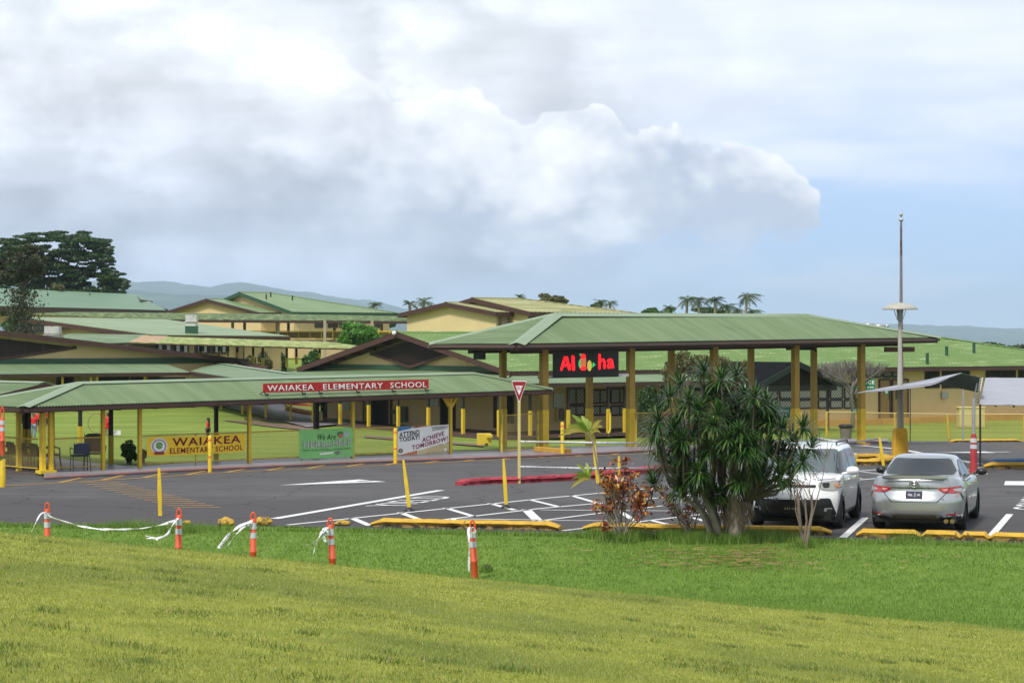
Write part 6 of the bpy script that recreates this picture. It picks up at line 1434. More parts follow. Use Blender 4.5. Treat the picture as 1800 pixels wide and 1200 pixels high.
bush('bush', 855, 0, 778, 6, 80, gmid, 'tuft of weeds at the foot of the yellow box', n=60, leaf=.03, seed=14, nl=3)
# flat-topped shade tree at far left
def shade_tree():
    Y = 250; e_ = empty('shade_tree', (P(95, 600, Y).x, Y, 2), 'huge dark spreading shade tree with layered crown at the far left', 'tree'); base = e_.location
    lob = []; layers = [(110, 418, 78, 7), (60, 424, 60, 6), (150, 428, 50, 6), (30, 445, 70, 8), (120, 446, 80, 8), (170, 450, 35, 5), (80, 465, 95, 9), (175, 468, 30, 5), (150, 482, 55, 7), (197, 486, 28, 5), (60, 490, 90, 9), (205, 500, 25, 5), (150, 503, 60, 7), (80, 510, 90, 8), (-20, 450, 60, 9), (-30, 490, 60, 9), (20, 430, 30, 5), (185, 440, 15, 3), (10, 510, 60, 8), (195, 512, 30, 5)]
    g = np.random.default_rng(5)
    for px, py, w, h_ in layers:
        for _ in range(34):
            x_ = px+g.uniform(-.8, .8)*w; yy = Y+g.uniform(-4, 4); s_ = g.uniform(.10, .26)*w
            q = P(x_, py+g.normal(1, 6.5)+abs(x_-px)/w*6, yy); lob.append((q.x, q.y, q.z, s_/F*Y, 1.4, h_*.36/F*Y))
    pts = lobe_points(lob, 150000, 1.0); leafcloud('crown', pts, .15, mat_leaf('shade_tree_leaf', (.014, .038, .008), (.05, .11, .018), (.09, .16, .03), .4), e_, base=base)
    mb = MB(); t0 = P(95, 600, Y)+Vector((0, 0, -1.7)); f0 = P(95, 545, Y); mb.tube([t0, f0], [.7, .5], 9)
    for i, (px, py, w, h_) in enumerate(layers): limb(mb, f0+Vector((0, 0, -.5)), P(px, py+4, Y+(i % 3-1)*1.5), .28, .05, .10, 8, i)
    mb.build('trunk', bark, e_)
shade_tree()
def clump_tree(name, px, pyt, pyb, wpx, Y, m, lab, n=4000, leaf=.16, seed=0, nl=18, z0=2.2, tr=.2, group=None, squ=.8, vine=False):
    X = (px-900)/F*Y; e_ = empty(name, (X, Y, z0), lab, 'tree', group); zt_, zb = zat(pyt, Y), zat(pyb, Y); r = wpx/F*Y/2
    c = (X, Y, (zt_+zb)/2); lob = lumps(c, (r, r, (zt_-zb)/2), nl, seed, squ, (.2, .36)); pts = lobe_points(lob, n, .8)
    if vine: k = n//4; zz = rng.uniform(z0+1.5, zb, k); pts = np.concatenate([pts, np.stack([X+rng.normal(0, .55, k), Y+rng.normal(0, .5, k), zz], 1)])
    leafcloud('crown', pts, leaf, m, e_, base=e_.location)
    mb = MB(); mb.tube([(X, Y, z0-.3), (X+.1, Y, (z0+zb)/2), (X, Y, c[2])], [tr, tr*.8, tr*.4], 8)
    for i, l in enumerate(lob[:9]): limb(mb, (X, Y, lerp(zb, c[2], .3)-.4), l[:3], tr*.4, .04, .1, 5, i)
    mb.build('trunk', bark, e_); return e_
clump_tree('tree', 38, 428, 508, 92, 140, mat_leaf('brownish_leaf', (.026, .038, .014), (.075, .08, .032), (.12, .10, .05), 1.0), 'slender brownish tree with a vine-covered trunk in front of the mint roof', 9000, .11, 2, 30, 2.0, .16, vine=True)
clump_tree('tree', 103, 497, 512, 36, 225, golive, 'small olive treetop showing just above the mint roof', 900, .2, 3, 8)
clump_tree('tree', 968, 517, 540, 62, 215, golive, 'round olive treetop above the tan mossy roof', 4200, .22, 4, 20)
clump_tree('tree', 1047, 528, 545, 22, 215, gdark, 'narrow dark treetop right of the round olive one', 900, .2, 44, 8); clump_tree('tree', 1160, 536, 560, 66, 215, gmid, 'low green treetop left of the palms behind the canopy', 3000, .22, 5, 16)
clump_tree('tree', 1240, 541, 560, 80, 222, gdark, 'dark green treetop behind the group of palms', 3000, .22, 6, 16)
clump_tree('tree', 300, 543, 560, 50, 230, gdark, 'dark treetop between the mint roof and the far gables', 1500, .22, 7, 10); clump_tree('tree', 676, 556, 600, 60, 240, gmid, 'green treetop at the end of the mossy walkway', 2600, .2, 8, 14)
clump_tree('tree', 1738, 602, 620, 90, 230, gdark, 'left low dark treetop beyond the big weathered roof', 2600, .25, 9, 14); clump_tree('tree', 1800, 604, 624, 90, 235, gdark, 'right low dark treetop at the right edge beyond the roof', 2600, .25, 10, 14)
# palms
fr_m = mat_leaf('palm_frond', (.03, .06, .02), (.08, .13, .04), (.15, .15, .06), .6, trans=.15)
def palm(px, pyt, pyb, wpx, Y, lab, seed=0, nf=14, wind=.15, fan=False):
    g = random.Random(seed); X = (px-900)/F*Y; z0 = 2.0; zc_ = zat(pyt+9, Y); e_ = empty('palm_tree', (X, Y, z0), lab, 'palm tree', 'palms on the skyline'); Lf = wpx/F*Y*.82
    mb = MB(); limb(mb, (X+g.uniform(-.4, .4), Y, z0-.2), (X, Y, zc_), .17, .11, .03, 8, seed); mb.build('trunk', pbark, e_)
    vs = []
    for i in range(nf):
        a = 2*math.pi*i/nf+g.uniform(-.2, .2); el_ = g.uniform(.25, 1.45); L_ = Lf*g.uniform(.8, 1.1); h_ = Vector((math.cos(a), math.sin(a), 0)); prev = None; pts = []
        for k_ in range(9):
            f = k_/8; pts.append(Vector((X, Y, zc_))+h_*L_*f*math.cos(el_*(1-f*.4))+Vector((wind*L_*f*f, 0, L_*(math.sin(el_)*f-(.55+.5*math.cos(el_))*f*f))))
        for k_ in range(8):
            p_, q_ = pts[k_], pts[k_+1]; d = (q_-p_); sd_ = d.cross(Vector((0, 0, 1))); sd_ = sd_.normalized() if sd_.length > 1e-4 else Vector((1, 0, 0)); 
            for j in range(3):
                c = p_.lerp(q_, j/3); wl = L_*.26*math.sin(math.pi*min(1, (k_+j/3+.8)/9.2))
                for sg in (-1, 1): t_ = c+sd_*sg*wl+d.normalized()*wl*.5+Vector((0, 0, -wl*g.uniform(.3, .8))); vs += [tuple(c), tuple(c+d*.30), tuple(t_)]
    V = np.array(vs)-np.array(e_.location); me = np_mesh('fronds', V, 3); o = bpy.data.objects.new('fronds', me); COL.objects.link(o); me.materials.append(fr_m); o.parent = e_
PL = [(657, 530, 560, 26, 245, 'leftmost skyline palm above the end of the green far roof'), (720, 526, 556, 26, 180, 'left of the two palms beside the cream gable'), (745, 523, 552, 30, 182, 'right of the two palms beside the cream gable'), (913, 514, 545, 20, 205, 'single palm top above the ridge of the tan roof'),
      (1053, 524, 556, 24, 200, 'left of the two close palms over the grey roof'), (1072, 526, 556, 24, 205, 'right of the two close palms over the grey roof'), (1175, 534, 562, 24, 200, 'short palm left of the tall palm pair behind the canopy'), (1208, 520, 560, 32, 185, 'left palm of the tall pair behind the canopy ridge'), (1228, 521, 562, 30, 187, 'right palm of the tall pair behind the canopy ridge'),
      (1257, 522, 562, 34, 186, 'full palm in the middle of the skyline group'), (1278, 534, 562, 34, 190, 'low palm with drooping fronds right of the full one'), (1296, 540, 566, 26, 195, 'lowest palm of the skyline group'), (1312, 514, 566, 34, 180, 'tallest palm with windblown fronds and clear trunk'), (1322, 541, 566, 30, 190, 'small palm at the foot of the tallest one')]
for i, (a, b_, c, d_, e2, lab) in enumerate(PL): palm(a, b_, c, d_, e2, lab, i+1, 16, .3 if a == 1312 else .1)
# pruned bare tree in front of the office wall
def bare_tree():
    Y = 106; px = 1498; X = (px-900)/F*Y; z0 = T(X, Y); e_ = empty('bare_tree', (X, Y, z0), 'leafless grey umbrella-shaped tree behind the paired canopy posts', 'tree'); g = random.Random(4); mb = MB(); tips = []
    def Pp(a, b_, dy=0): return P(a, b_, Y+dy)
    mains = [[(1499, 752), (1500, 715), (1496, 690)], [(1496, 692), (1488, 672), (1462, 660), (1444, 648)], [(1496, 692), (1480, 672), (1475, 650)], [(1497, 690), (1500, 668), (1496, 648)], [(1499, 700), (1512, 676), (1524, 660), (1520, 645)], [(1512, 676), (1535, 660), (1550, 648)], [(1500, 680), (1514, 655), (1512, 645)], [(1486, 672), (1466, 668), (1450, 660)]]
    for k_, m_ in enumerate(mains):
        pts = [Pp(a, b_, (g.uniform(-1, 1) if i else 0)) for i, (a, b_) in enumerate(m_)]; r0 = .13 if k_ == 0 else .08
        mb.tube(pts, [lerp(r0, r0*.45, i/(len(pts)-1)) for i in range(len(pts))], 7)
        if k_: tips += [pts[-1], pts[-2].lerp(pts[-1], .5), pts[-2]]
    for _ in range(420):
        p_ = g.choice(tips)+Vector((g.uniform(-.25, .25), g.uniform(-.5, .5), g.uniform(-.1, .1))); top_ = zat(631+abs(p_.x-X)*3.5+g.uniform(0, 6), Y); q_ = Vector((p_.x+g.uniform(-.35, .35), p_.y+g.uniform(-.3, .3), top_))
        md = p_.lerp(q_, .5)+Vector((g.uniform(-.12, .12), g.uniform(-.1, .1), 0)); mb.tube([p_, md, q_], [.016, .012, .006], 3, cap=False)
    mb.build('branches', mat('grey_bark', (.17, .155, .14), .9, var=.2, vscale=8), e_)
    c = P(1503, 708, Y-.3); leafcloud('vine', lobe_points([(c.x, c.y, c.z, .28, .2, .55)], 450), .06, golive, e_, base=e_.location)
bare_tree()

# ---- the big spiky tree beside the white car
def spiky_tree():
    g = random.Random(11); b0 = G(1275, 951, 0, ground); Y0 = b0.y; e_ = empty('dragon_tree', b0, 'large spiky-leaved tree with several trunks in front of the white car', 'tree'); cen = P(1278, 880, Y0)
    spots = [(1237, 655), (1294, 662), (1178, 700), (1212, 706), (1262, 695), (1326, 700), (1158, 742), (1192, 748), (1238, 752), (1290, 742), (1352, 742), (1160, 790), (1202, 795), (1250, 790), (1305, 795), (1350, 790), (1394, 778), (1426, 788), (1165, 815), (1150, 852), (1196, 855), (1240, 845), (1290, 855), (1335, 855), (1388, 838), (1410, 812), (1270, 822), (1212, 825), (1322, 822), (1330, 745), (1412, 752), (1180, 770), (1375, 755), (1228, 722), (1300, 712), (1365, 800), (1370, 835), (1150, 765), (1262, 730), (1345, 712), (1195, 678), (1268, 668)]
    R_ = [(P(a, b_, Y0+g.uniform(-.9, .9)), g.uniform(.85, 1.15)) for a, b_ in spots]
    for _ in range(62):
        a = g.uniform(0, 2*math.pi); f = math.sqrt(g.random()); z_ = g.uniform(-1, 1); px = 1283+118*f*math.cos(a)*math.sqrt(1-.35*z_*z_); py = 785+100*f*math.sin(a)
        R_.append((P(px, py, Y0+1.25*math.sqrt(max(0, 1-f*f))*g.choice((-1, 1, .3, -.4))), g.uniform(.7, 1.05)))
    vs = []; fs = []
    for c, sc_ in R_:
        ax_ = (c-cen); ax_ = (ax_.normalized()+Vector((0, 0, .75))).normalized(); t1_ = ax_.orthogonal().normalized(); t2_ = ax_.cross(t1_)
        nb = g.randint(60, 76)
        for i in range(nb):
            th = math.acos(1-1.25*(i+.5)/nb)  if i else .05; ph = i*2.39996+g.uniform(-.2, .2); d = (ax_*math.cos(th)+(t1_*math.cos(ph)+t2_*math.sin(ph))*math.sin(th)).normalized()
            L_ = .43*sc_*g.uniform(.8, 1.15); w_ = .0155*g.uniform(.85, 1.2); sd_ = d.cross(Vector((0, 0, 1))+ax_*.3); sd_ = sd_.normalized() if sd_.length > 1e-3 else t1_
            nn = sd_.cross(d).normalized(); dr = g.uniform(.08, .20)*(1+th)
            p0 = c+d*.03; p1 = c+d*L_*.45+Vector((0, 0, -dr*L_*.10)); p2 = c+d*L_*.8+Vector((0, 0, -dr*L_*.5)); p3 = c+d*L_+Vector((0, 0, -dr*L_*.95))
            k_ = len(vs); vs += [p0-sd_*w_*.6, p0+sd_*w_*.6, p1-sd_*w_+nn*.004, p1+sd_*w_+nn*.004, p2-sd_*w_*.7+nn*.002, p2+sd_*w_*.7+nn*.002, p3]
            fs += [(k_, k_+1, k_+3, k_+2), (k_+2, k_+3, k_+5, k_+4), (k_+4, k_+5, k_+6)]
    me = bpy.data.meshes.new('crown'); me.from_pydata([tuple(v-Vector(b0)) for v in vs], [], fs); me.update(); me.polygons.foreach_set('use_smooth', [True]*len(me.polygons))
    me.materials.append(mat_leaf('spiky_leaf', (.012, .040, .008), (.050, .130, .018), (.15, .19, .05), 2.2, rough=.38, trans=.10)); o = bpy.data.objects.new('crown', me); COL.objects.link(o); o.parent = e_
    mb = MB(); roots = [((1290, 955), (1292, 900), (1290, 868), .13, .105), ((1300, 953), (1300, 910), (1310, 880), .10, .07), ((1278, 955), (1280, 905), (1272, 872), .09, .07), ((1268, 952), (1252, 905), (1236, 862), .075, .06), ((1258, 950), (1240, 905), (1218, 868), .05, .04), ((1262, 952), (1262, 915), (1250, 880), .06, .05), ((1252, 948), (1232, 900), (1205, 872), .035, .03)]
    tops = []
    for i, (a, b_, c, r0, r1) in enumerate(roots):
        dy = (i % 3-1)*.12; pts = [P(*a, Y0+dy)+Vector((0, 0, -.05)), P(*b_, Y0+dy), P(*c, Y0+dy)]; mb.tube([pts[0], pts[0].lerp(pts[1], .5)+Vector((.01, 0, 0)), pts[1], pts[1].lerp(pts[2], .5)+Vector((-.008, 0, 0)), pts[2]], [r0*1.15, r0, r0*.95, r1, r1*.9], 9); tops.append((pts[2], r1))
    mb.build('trunk', pbark, e_); mb = MB()
    for i, (c, sc_) in enumerate(R_):
        tp, r1 = min(tops, key=lambda t_: abs(t_[0].x-c.x)+g.uniform(0, .3)); md = tp.lerp(c, .5)+Vector(((c.x-tp.x)*.18, (c.y-tp.y)*.18, -.12)); mb.tube([tp, tp.lerp(md, .6)+Vector((0, 0, .02)), md, md.lerp(c, .5)+Vector((0, 0, .0)), c], [min(r1, .045), .034, .026, .020, .016], 6)
    mb.build('branches', bark, e_)
    # dead leaf skirts hanging on the stems
    vs = []
    for _ in range(420):
        i = g.randrange(3); tp = tops[i][0]; q = tp.lerp(P(1292, 930, Y0-.1), g.random()*.75)+Vector((g.uniform(-.16, .16), g.uniform(-.2, .1), 0)); d = Vector((g.uniform(-.12, .12), g.uniform(-.08, .08), -g.uniform(.14, .32))); w_ = Vector((.010, .003, 0)); vs += [tuple(q-w_-b0), tuple(q+w_-b0), tuple(q+d-b0)]
    me = np_mesh('dead_leaves', np.array(vs), 3); me.materials.append(mat_leaf('dead_leaf', (.10, .065, .035), (.24, .17, .10), None, 5, trans=.05)); o = bpy.data.objects.new('dead_leaves', me); COL.objects.link(o); o.parent = e_
spiky_tree()
# croton shrubs: bare stems, clusters of small red-orange leaves at the tips
croton = bpy.data.materials.new('croton_leaf'); croton.use_nodes = True
def _cr():
    t = NT(croton.node_tree); out = t.n('ShaderNodeOutputMaterial'); b = t.n('ShaderNodeBsdfPrincipled'); t.l(b.outputs[0], out.inputs[0]); geo = t.n('ShaderNodeNewGeometry')
    t.l(t.ramp(geo.outputs['Random Per Island'], [(0, (.10, .018, .012)), (.3, (.28, .035, .015)), (.55, (.42, .09, .02)), (.75, (.50, .25, .05)), (.9, (.07, .07, .02)), (1, (.55, .38, .08))]), b.inputs['Base Color']); b.inputs['Roughness'].default_value = .4
_cr()
def croton_shrub(base, tips, lab, leaf=.068, nl=34, seed=0, rad=.12, sub=4):
    g = random.Random(seed); b0 = G(*base, 0, ground); e_ = empty('croton_shrub', b0, lab, 'shrub'); mb = MB(); C = []
    for i, (a, c) in enumerate(tips):
        t_ = P(a, c, b0.y+g.uniform(-.35, .35)); pts = limb(mb, b0+Vector((g.uniform(-.05, .05), g.uniform(-.05, .05), -.03)), t_, .016, .006, .12, 7, i+seed*10)
        for k_ in range(sub):
            s_ = pts[g.randint(3, 7)]; t2 = t_+Vector((g.gauss(0, .09), g.gauss(0, .09), g.gauss(-.03, .10))); mb.tube([s_, s_.lerp(t2, .5)+Vector((0, 0, .02)), t2], [.006, .005, .003], 4)
            for _ in range(nl//sub): C.append(tuple(t2+Vector((g.gauss(0, rad*.45), g.gauss(0, rad*.45), g.gauss(.01, rad*.45)))))
    mb.build('stems', pbark, e_); leafcloud('leaves', np.array(C), leaf, croton, e_, asp=.32, base=b0, up=.4)
croton_shrub((1091, 951), [(1078, 832), (1092, 842), (1106, 838), (1070, 858), (1060, 862), (1088, 868), (1112, 862), (1125, 872), (1132, 880), (1072, 882), (1095, 885), (1118, 888), (1066, 905), (1082, 822), (1128, 898), (1100, 855), (1075, 845), (1068, 895)], 'red and orange croton shrub with bare grey stems left of the spiky tree', seed=1, nl=60)
croton_shrub((1212, 949), [(1172, 868), (1180, 880), (1190, 888), (1205, 892), (1222, 888), (1230, 898), (1200, 905), (1215, 915), (1188, 900), (1166, 862)], 'sparser croton shrub half hidden under the left of the spiky tree', seed=2, nl=34, leaf=.05)
def bare_shrub():
    g = random.Random(8); b0 = G(1415, 962, 0, ground); e_ = empty('bare_shrub', b0, 'leafless grey shrub of a few forked stems in front of the white car', 'shrub'); mb = MB(); Y = b0.y
    for i, (L_, r) in enumerate(([((1415, 962), (1407, 925), (1404, 895), (1403, 870)), .036], [((1416, 962), (1424, 920), (1428, 895), (1426, 870)), .034], [((1414, 950), (1418, 915), (1415, 880)), .026], [((1407, 925), (1398, 895), (1400, 875)), .018], [((1424, 920), (1432, 892), (1440, 862), (1447, 835), (1450, 800)), .013])):
        pts = [P(a, c, Y+g.uniform(-.08, .08)) for a, c in L_]; pts[0].z -= .02; mb.tube(pts, [lerp(r, r*.7 if r > .02 else .005, k_/(len(pts)-1)) for k_ in range(len(pts))], 7)
        for k_ in range(5):
            s_ = pts[-1]+Vector((g.uniform(-.04, .04), 0, g.uniform(-.12, 0))); t_ = s_+Vector((g.uniform(-.12, .12), g.uniform(-.1, .1), g.uniform(.12, .45))); mb.tube([s_, s_.lerp(t_, .5)+Vector((g.uniform(-.03, .03), 0, 0)), t_], [.008, .005, .003], 4)
    mb.build('stems', mat('brown_bark', (.17, .13, .10), .9, var=.25, vscale=10), e_)
    C = [tuple(P(a, c, Y)+Vector((g.gauss(0, .05), g.gauss(0, .04), g.gauss(0, .03)))) for a, c in ((1430, 832), (1440, 838), (1420, 845), (1408, 850), (1448, 832)) for _ in range(10)]
    leafcloud('leaves', np.array(C), .04, croton, e_, asp=.2, base=b0)
bare_shrub()
def ti_plant():
    g = random.Random(5); b0 = G(1088, 952, 0, ground); e_ = empty('ti_plant', b0, 'thin leaning plant with broad yellow-green leaves above the croton shrub', 'plant'); Y = b0.y; mb = MB()
    mb.tube([P(1086, 950, Y), P(1068, 890, Y), P(1052, 830, Y), P(1042, 775, Y), P(1032, 758, Y)], [.022, .02, .017, .014, .012], 7); mb.tube([P(1072, 905, Y), P(1052, 865, Y), P(1036, 838, Y)], [.014, .011, .01], 6); mb.build('stem', pbark, e_)
    mb = MB(); mb2 = MB()
    def bl_(m_, o, tip, w_, droop):
        d = tip-o; sd_ = d.cross(Vector((0, 1, .3))).normalized(); nn = sd_.cross(d).normalized(); n = 7; vs = []
        for i in range(n+1): f = i/n; c = o+d*f+Vector((0, 0, droop*math.sin(math.pi*f))); ww = w_*math.sin(math.pi*min(1, f*.93+.07))**.7; vs += [c-sd_*ww, c+nn*ww*.25, c+sd_*ww]
        m_.add(vs, [(3*i+j, 3*i+j+1, 3*i+j+4, 3*i+j+3) for i in range(n) for j in range(2)], True)
    for c, tips, sz in (((1034, 760), [(1004, 728), (1012, 735), (1022, 730), (1030, 735), (1038, 740), (996, 748), (1010, 742), (1045, 760), (1000, 752)], 1), ((1036, 840), [(1013, 815), (1030, 812), (1040, 822), (1008, 832), (1005, 842), (1022, 835)], .75)):
        o = P(*c, Y)
        for tp in tips: bl_(mb, o, P(*tp, Y+g.uniform(-.2, .2)), .042*sz, .05)
    for o_, tp in (((1032, 758), (980, 768)), ((1032, 760), (985, 758)), ((1038, 760), (1058, 738)), ((1038, 762), (1056, 760)), ((1036, 764), (1048, 782)), ((1040, 758), (1060, 750)), ((1036, 842), (1010, 850)), ((1034, 842), (1003, 858))): bl_(mb2, P(*o_, Y), P(*tp, Y+g.uniform(-.15, .15)), .038, .06)
    mb.build('leaves', mat_leaf('ti_leaf', (.16, .26, .035), (.34, .42, .07), None, 4, trans=.35), e_); mb2.build('yellowed_leaves', mat_leaf('ti_leaf_dry', (.46, .36, .06), (.60, .50, .14), None, 4, trans=.3), e_)
ti_plant()
# spiky fronds poking in at the left edge
def left_spikes():
    g = random.Random(2); Y = 40; c = P(-6, 812, Y); e_ = empty('spiky_plant', Vector((c.x, Y, ground(c.x, Y))), 'spiky green leaf tips reaching in at the left edge', 'plant'); vs = []; mb = MB(); mb.tube([Vector((c.x-.05, Y, ground(c.x, Y)-.05)), c], [.05, .03], 7); mb.build('stem', pbark, e_)
    for dz in (0, -.35, .35):
        cc = c+Vector((-.03, g.uniform(-.2, .2), dz))
        for i in range(50):
            a = g.uniform(0, 2*math.pi); el_ = g.uniform(-.3, 1.3); d = Vector((math.cos(a)*math.cos(el_), math.sin(a)*math.cos(el_), math.sin(el_))); L_ = g.uniform(.22, .34); sd_ = d.cross(Vector((.1, .2, 1))).normalized()*.009; b_ = Vector(e_.location)
            vs += [tuple(cc-sd_-b_), tuple(cc+sd_-b_), tuple(cc+d*L_+Vector((0, 0, -.05))-b_)]
    me = np_mesh('crown', np.array(vs), 3); me.materials.append(MATS['spiky_leaf']); o = bpy.data.objects.new('crown', me); COL.objects.link(o); o.parent = e_
left_spikes()

# ---- grass blades
def np_ground(x, y):
    def sm(v, a, b): t_ = np.clip((v-a)/(b-a), 0, 1); return t_*t_*(3-2*t_)
    ky = np.interp(x, [k_[0] for k_ in KERB], [k_[1] for k_ in KERB]); bank = np.maximum(2.13-.056*y-.1*x, -.45); sw_ = -.30+.30*sm_(y, ky-6, ky-.2)-.02; s_ = sm(y, 28.5, 35); return bank*(1-s_)+sw_*s_
def sm_(v, a, b): t_ = np.clip((v-a)/(b-a), 0, 1); return t_*t_*(3-2*t_)
def blades(name, n, ylo, yhi, h_, w_, m, lab, seed, xs=.255, cond=None, wgrow=True):
    g = np.random.default_rng(seed); y = np.exp(g.uniform(math.log(ylo), math.log(yhi), n)); x = g.uniform(-1, 1, n)*(xs*y+.6)
    if cond is not None: k_ = cond(x, y, g); x, y = x[k_], y[k_]; n = len(x)
    z = np_ground(x, y); hh = h_*g.uniform(.5, 1.35, n); ww = w_*(y/20 if wgrow else 1)*g.uniform(.7, 1.3, n); a = g.uniform(0, 2*np.pi, n); b_ = g.uniform(0, 2*np.pi, n); le = g.uniform(0, .7, n)*hh
    bx, by = np.cos(a)*ww/2, np.sin(a)*ww/2
    V = np.stack([np.stack([x-bx, y-by, z-.004], 1), np.stack([x+bx, y+by, z-.004], 1), np.stack([x+np.cos(b_)*le, y+np.sin(b_)*le, z+hh], 1)], 1).reshape(-1, 3)
    me = np_mesh(name, V, 3); me.materials.append(m); o = bpy.data.objects.new(name, me); COL.objects.link(o); tag(o, lab, 'grass', kind='stuff'); return o
gb = mat_leaf('bank_blade', (.20, .235, .036), (.40, .42, .082), (.52, .47, .20), .9, rough=.6, trans=.3); gs = mat_leaf('swale_blade', (.10, .205, .02), (.21, .33, .05), (.30, .38, .09), .8, rough=.6, trans=.3)
edge = lambda x, y: 29.6+.5*np.sin(x*1.3)+.4*np.sin(x*3.1+1)
blades('grass', 430000, 11.5, 30.8, .023, .0085, gb, 'dry olive-yellow mown grass of the near bank', 1, xs=.30, cond=lambda x, y, g: y < edge(x, y)+g.normal(0, .3, len(x)))
blades('grass', 190000, 29, 43.4, .042, .010, gs, 'fresh green grass in the dip beyond the bank', 2, xs=.31, cond=lambda x, y, g: (y > edge(x, y)+g.normal(0, .3, len(x))) & (y < np.interp(x, [k_[0] for k_ in KERB], [k_[1] for k_ in KERB])+.05))
kerbf = lambda x: np.interp(x, [k_[0] for k_ in KERB], [k_[1] for k_ in KERB])
blades('grass', 500000, 38, 47, .09, .012, gs, 'taller grass fringe along the kerb and around the trunks', 3, xs=.31, cond=lambda x, y, g: (y > kerbf(x)-.6) & (y < kerbf(x)-.12) & (g.random(len(x)) < .35))
def tufts():
    g = np.random.default_rng(9); xs_, ys_ = [], []
    for px, py, r, n in ((1275, 951, .75, 5200), (1240, 953, .5, 1800), (1330, 952, .5, 2000), (1091, 952, .4, 1500), (1212, 950, .4, 1000), (1180, 948, .4, 900), (1415, 962, .25, 400), (1120, 948, .35, 900), (1600, 949, .5, 300), (1360, 945, .7, 500), (852, 1006, .10, 90), (322, 935, .6, 900), (230, 930, .6, 800), (1050, 945, .4, 700)):
        c = G(px, py, 0, ground); xs_.append(g.normal(c.x, r*.5, n)); ys_.append(g.normal(c.y, r*.3, n))
    x = np.concatenate(xs_); y = np.concatenate(ys_); y = np.minimum(y, kerbf(x)+.15); n = len(x); z = np_ground(x, y); hh = g.uniform(.08, .26, n); a = g.uniform(0, 2*np.pi, n); w = .012; le = hh*g.uniform(.1, .6, n); b_ = g.uniform(0, 2*np.pi, n)
    V = np.stack([np.stack([x-np.cos(a)*w/2, y-np.sin(a)*w/2, z], 1), np.stack([x+np.cos(a)*w/2, y+np.sin(a)*w/2, z], 1), np.stack([x+np.cos(b_)*le, y+np.sin(b_)*le, z+hh], 1)], 1).reshape(-1, 3)
    me = np_mesh('grass', V, 3); me.materials.append(gs); o = bpy.data.objects.new('grass', me); COL.objects.link(o); tag(o, 'tall grass tufts round the foot of the spiky tree and shrubs', 'grass', kind='stuff')
    # leaf litter
    vs = []; gg = random.Random(3)
    for _ in range(330):
        px = gg.gauss(1290, 85); py = gg.uniform(962, 996)+abs(gg.gauss(0, 5)); 
        if gg.random() < .12: px = gg.uniform(960, 1780); py = gg.uniform(960, 1010)
        q = G(px, py, 0, ground); q.z += gg.uniform(.03, .07); a = gg.uniform(-.6, .6)+(math.pi if gg.random() < .5 else 0); L_ = gg.uniform(.08, .30); d = Vector((math.cos(a), math.sin(a), gg.uniform(-.1, .15)))*L_; s_ = Vector((-d.y, d.x, .3*L_)).normalized()*.010; vs += [tuple(q-s_), tuple(q+s_), tuple(q+d+s_*.5), tuple(q+d-s_*.5)]
    me = np_mesh('leaf_litter', np.array(vs), 4); me.materials.append(mat_leaf('litter', (.20, .08, .04), (.38, .22, .11), (.45, .33, .2), 6, trans=.05)); o = bpy.data.objects.new('leaf_litter', me); COL.objects.link(o); tag(o, 'brown fallen leaves scattered on the grass below the spiky tree', 'leaf litter', kind='stuff')
tufts()
def weeds():
    g = np.random.default_rng(21); xs_, ys_, hs = [], [], []
    for _ in range(150):
        cy = math.exp(g.uniform(math.log(13), math.log(28))); cx = g.uniform(-.26, .26)*cy; n = int(g.integers(30, 110)); r = g.uniform(.05, .22)
        xs_.append(g.normal(cx, r, n)); ys_.append(g.normal(cy, r, n)); hs.append(np.full(n, g.uniform(.028, .05)))
    x, y, h_ = np.concatenate(xs_), np.concatenate(ys_), np.concatenate(hs); n = len(x); z = np_ground(x, y); hh = h_*g.uniform(.6, 1.3, n); a = g.uniform(0, 6.28, n); b_ = g.uniform(0, 6.28, n); w = .012; le = hh*g.uniform(.2, .9, n)
    V = np.stack([np.stack([x-np.cos(a)*w/2, y-np.sin(a)*w/2, z], 1), np.stack([x+np.cos(a)*w/2, y+np.sin(a)*w/2, z], 1), np.stack([x+np.cos(b_)*le, y+np.sin(b_)*le, z+hh], 1)], 1).reshape(-1, 3)
    me = np_mesh('weeds', V, 3); me.materials.append(mat_leaf('weed_blade', (.07, .13, .015), (.20, .27, .05), (.42, .30, .14), 1.4, rough=.6, trans=.25)); o = bpy.data.objects.new('weeds', me); COL.objects.link(o); tag(o, 'small clumps of coarser darker weeds dotted over the near bank', 'weeds', kind='stuff')
weeds()
# small rock by the last orange post
q = G(856, 1004, 0, ground); bm = bmesh.new(); bmesh.ops.create_icosphere(bm, subdivisions=3, radius=1)
for v in bm.verts: n_ = 1+.35*noise.noise(v.co*2.2); v.co = Vector((v.co.x*n_*.09, v.co.y*n_*.08, v.co.z*n_*.07+.05))
me = bpy.data.meshes.new('rock'); bm.to_mesh(me); bm.free(); o = mesh_obj('rock', me, rockmat('dark_rock', (.05, .045, .035), (.22, .20, .13), (.58, .66))); o.location = q; tag(o, 'small dark rock at the foot of the rightmost orange post', 'rock')
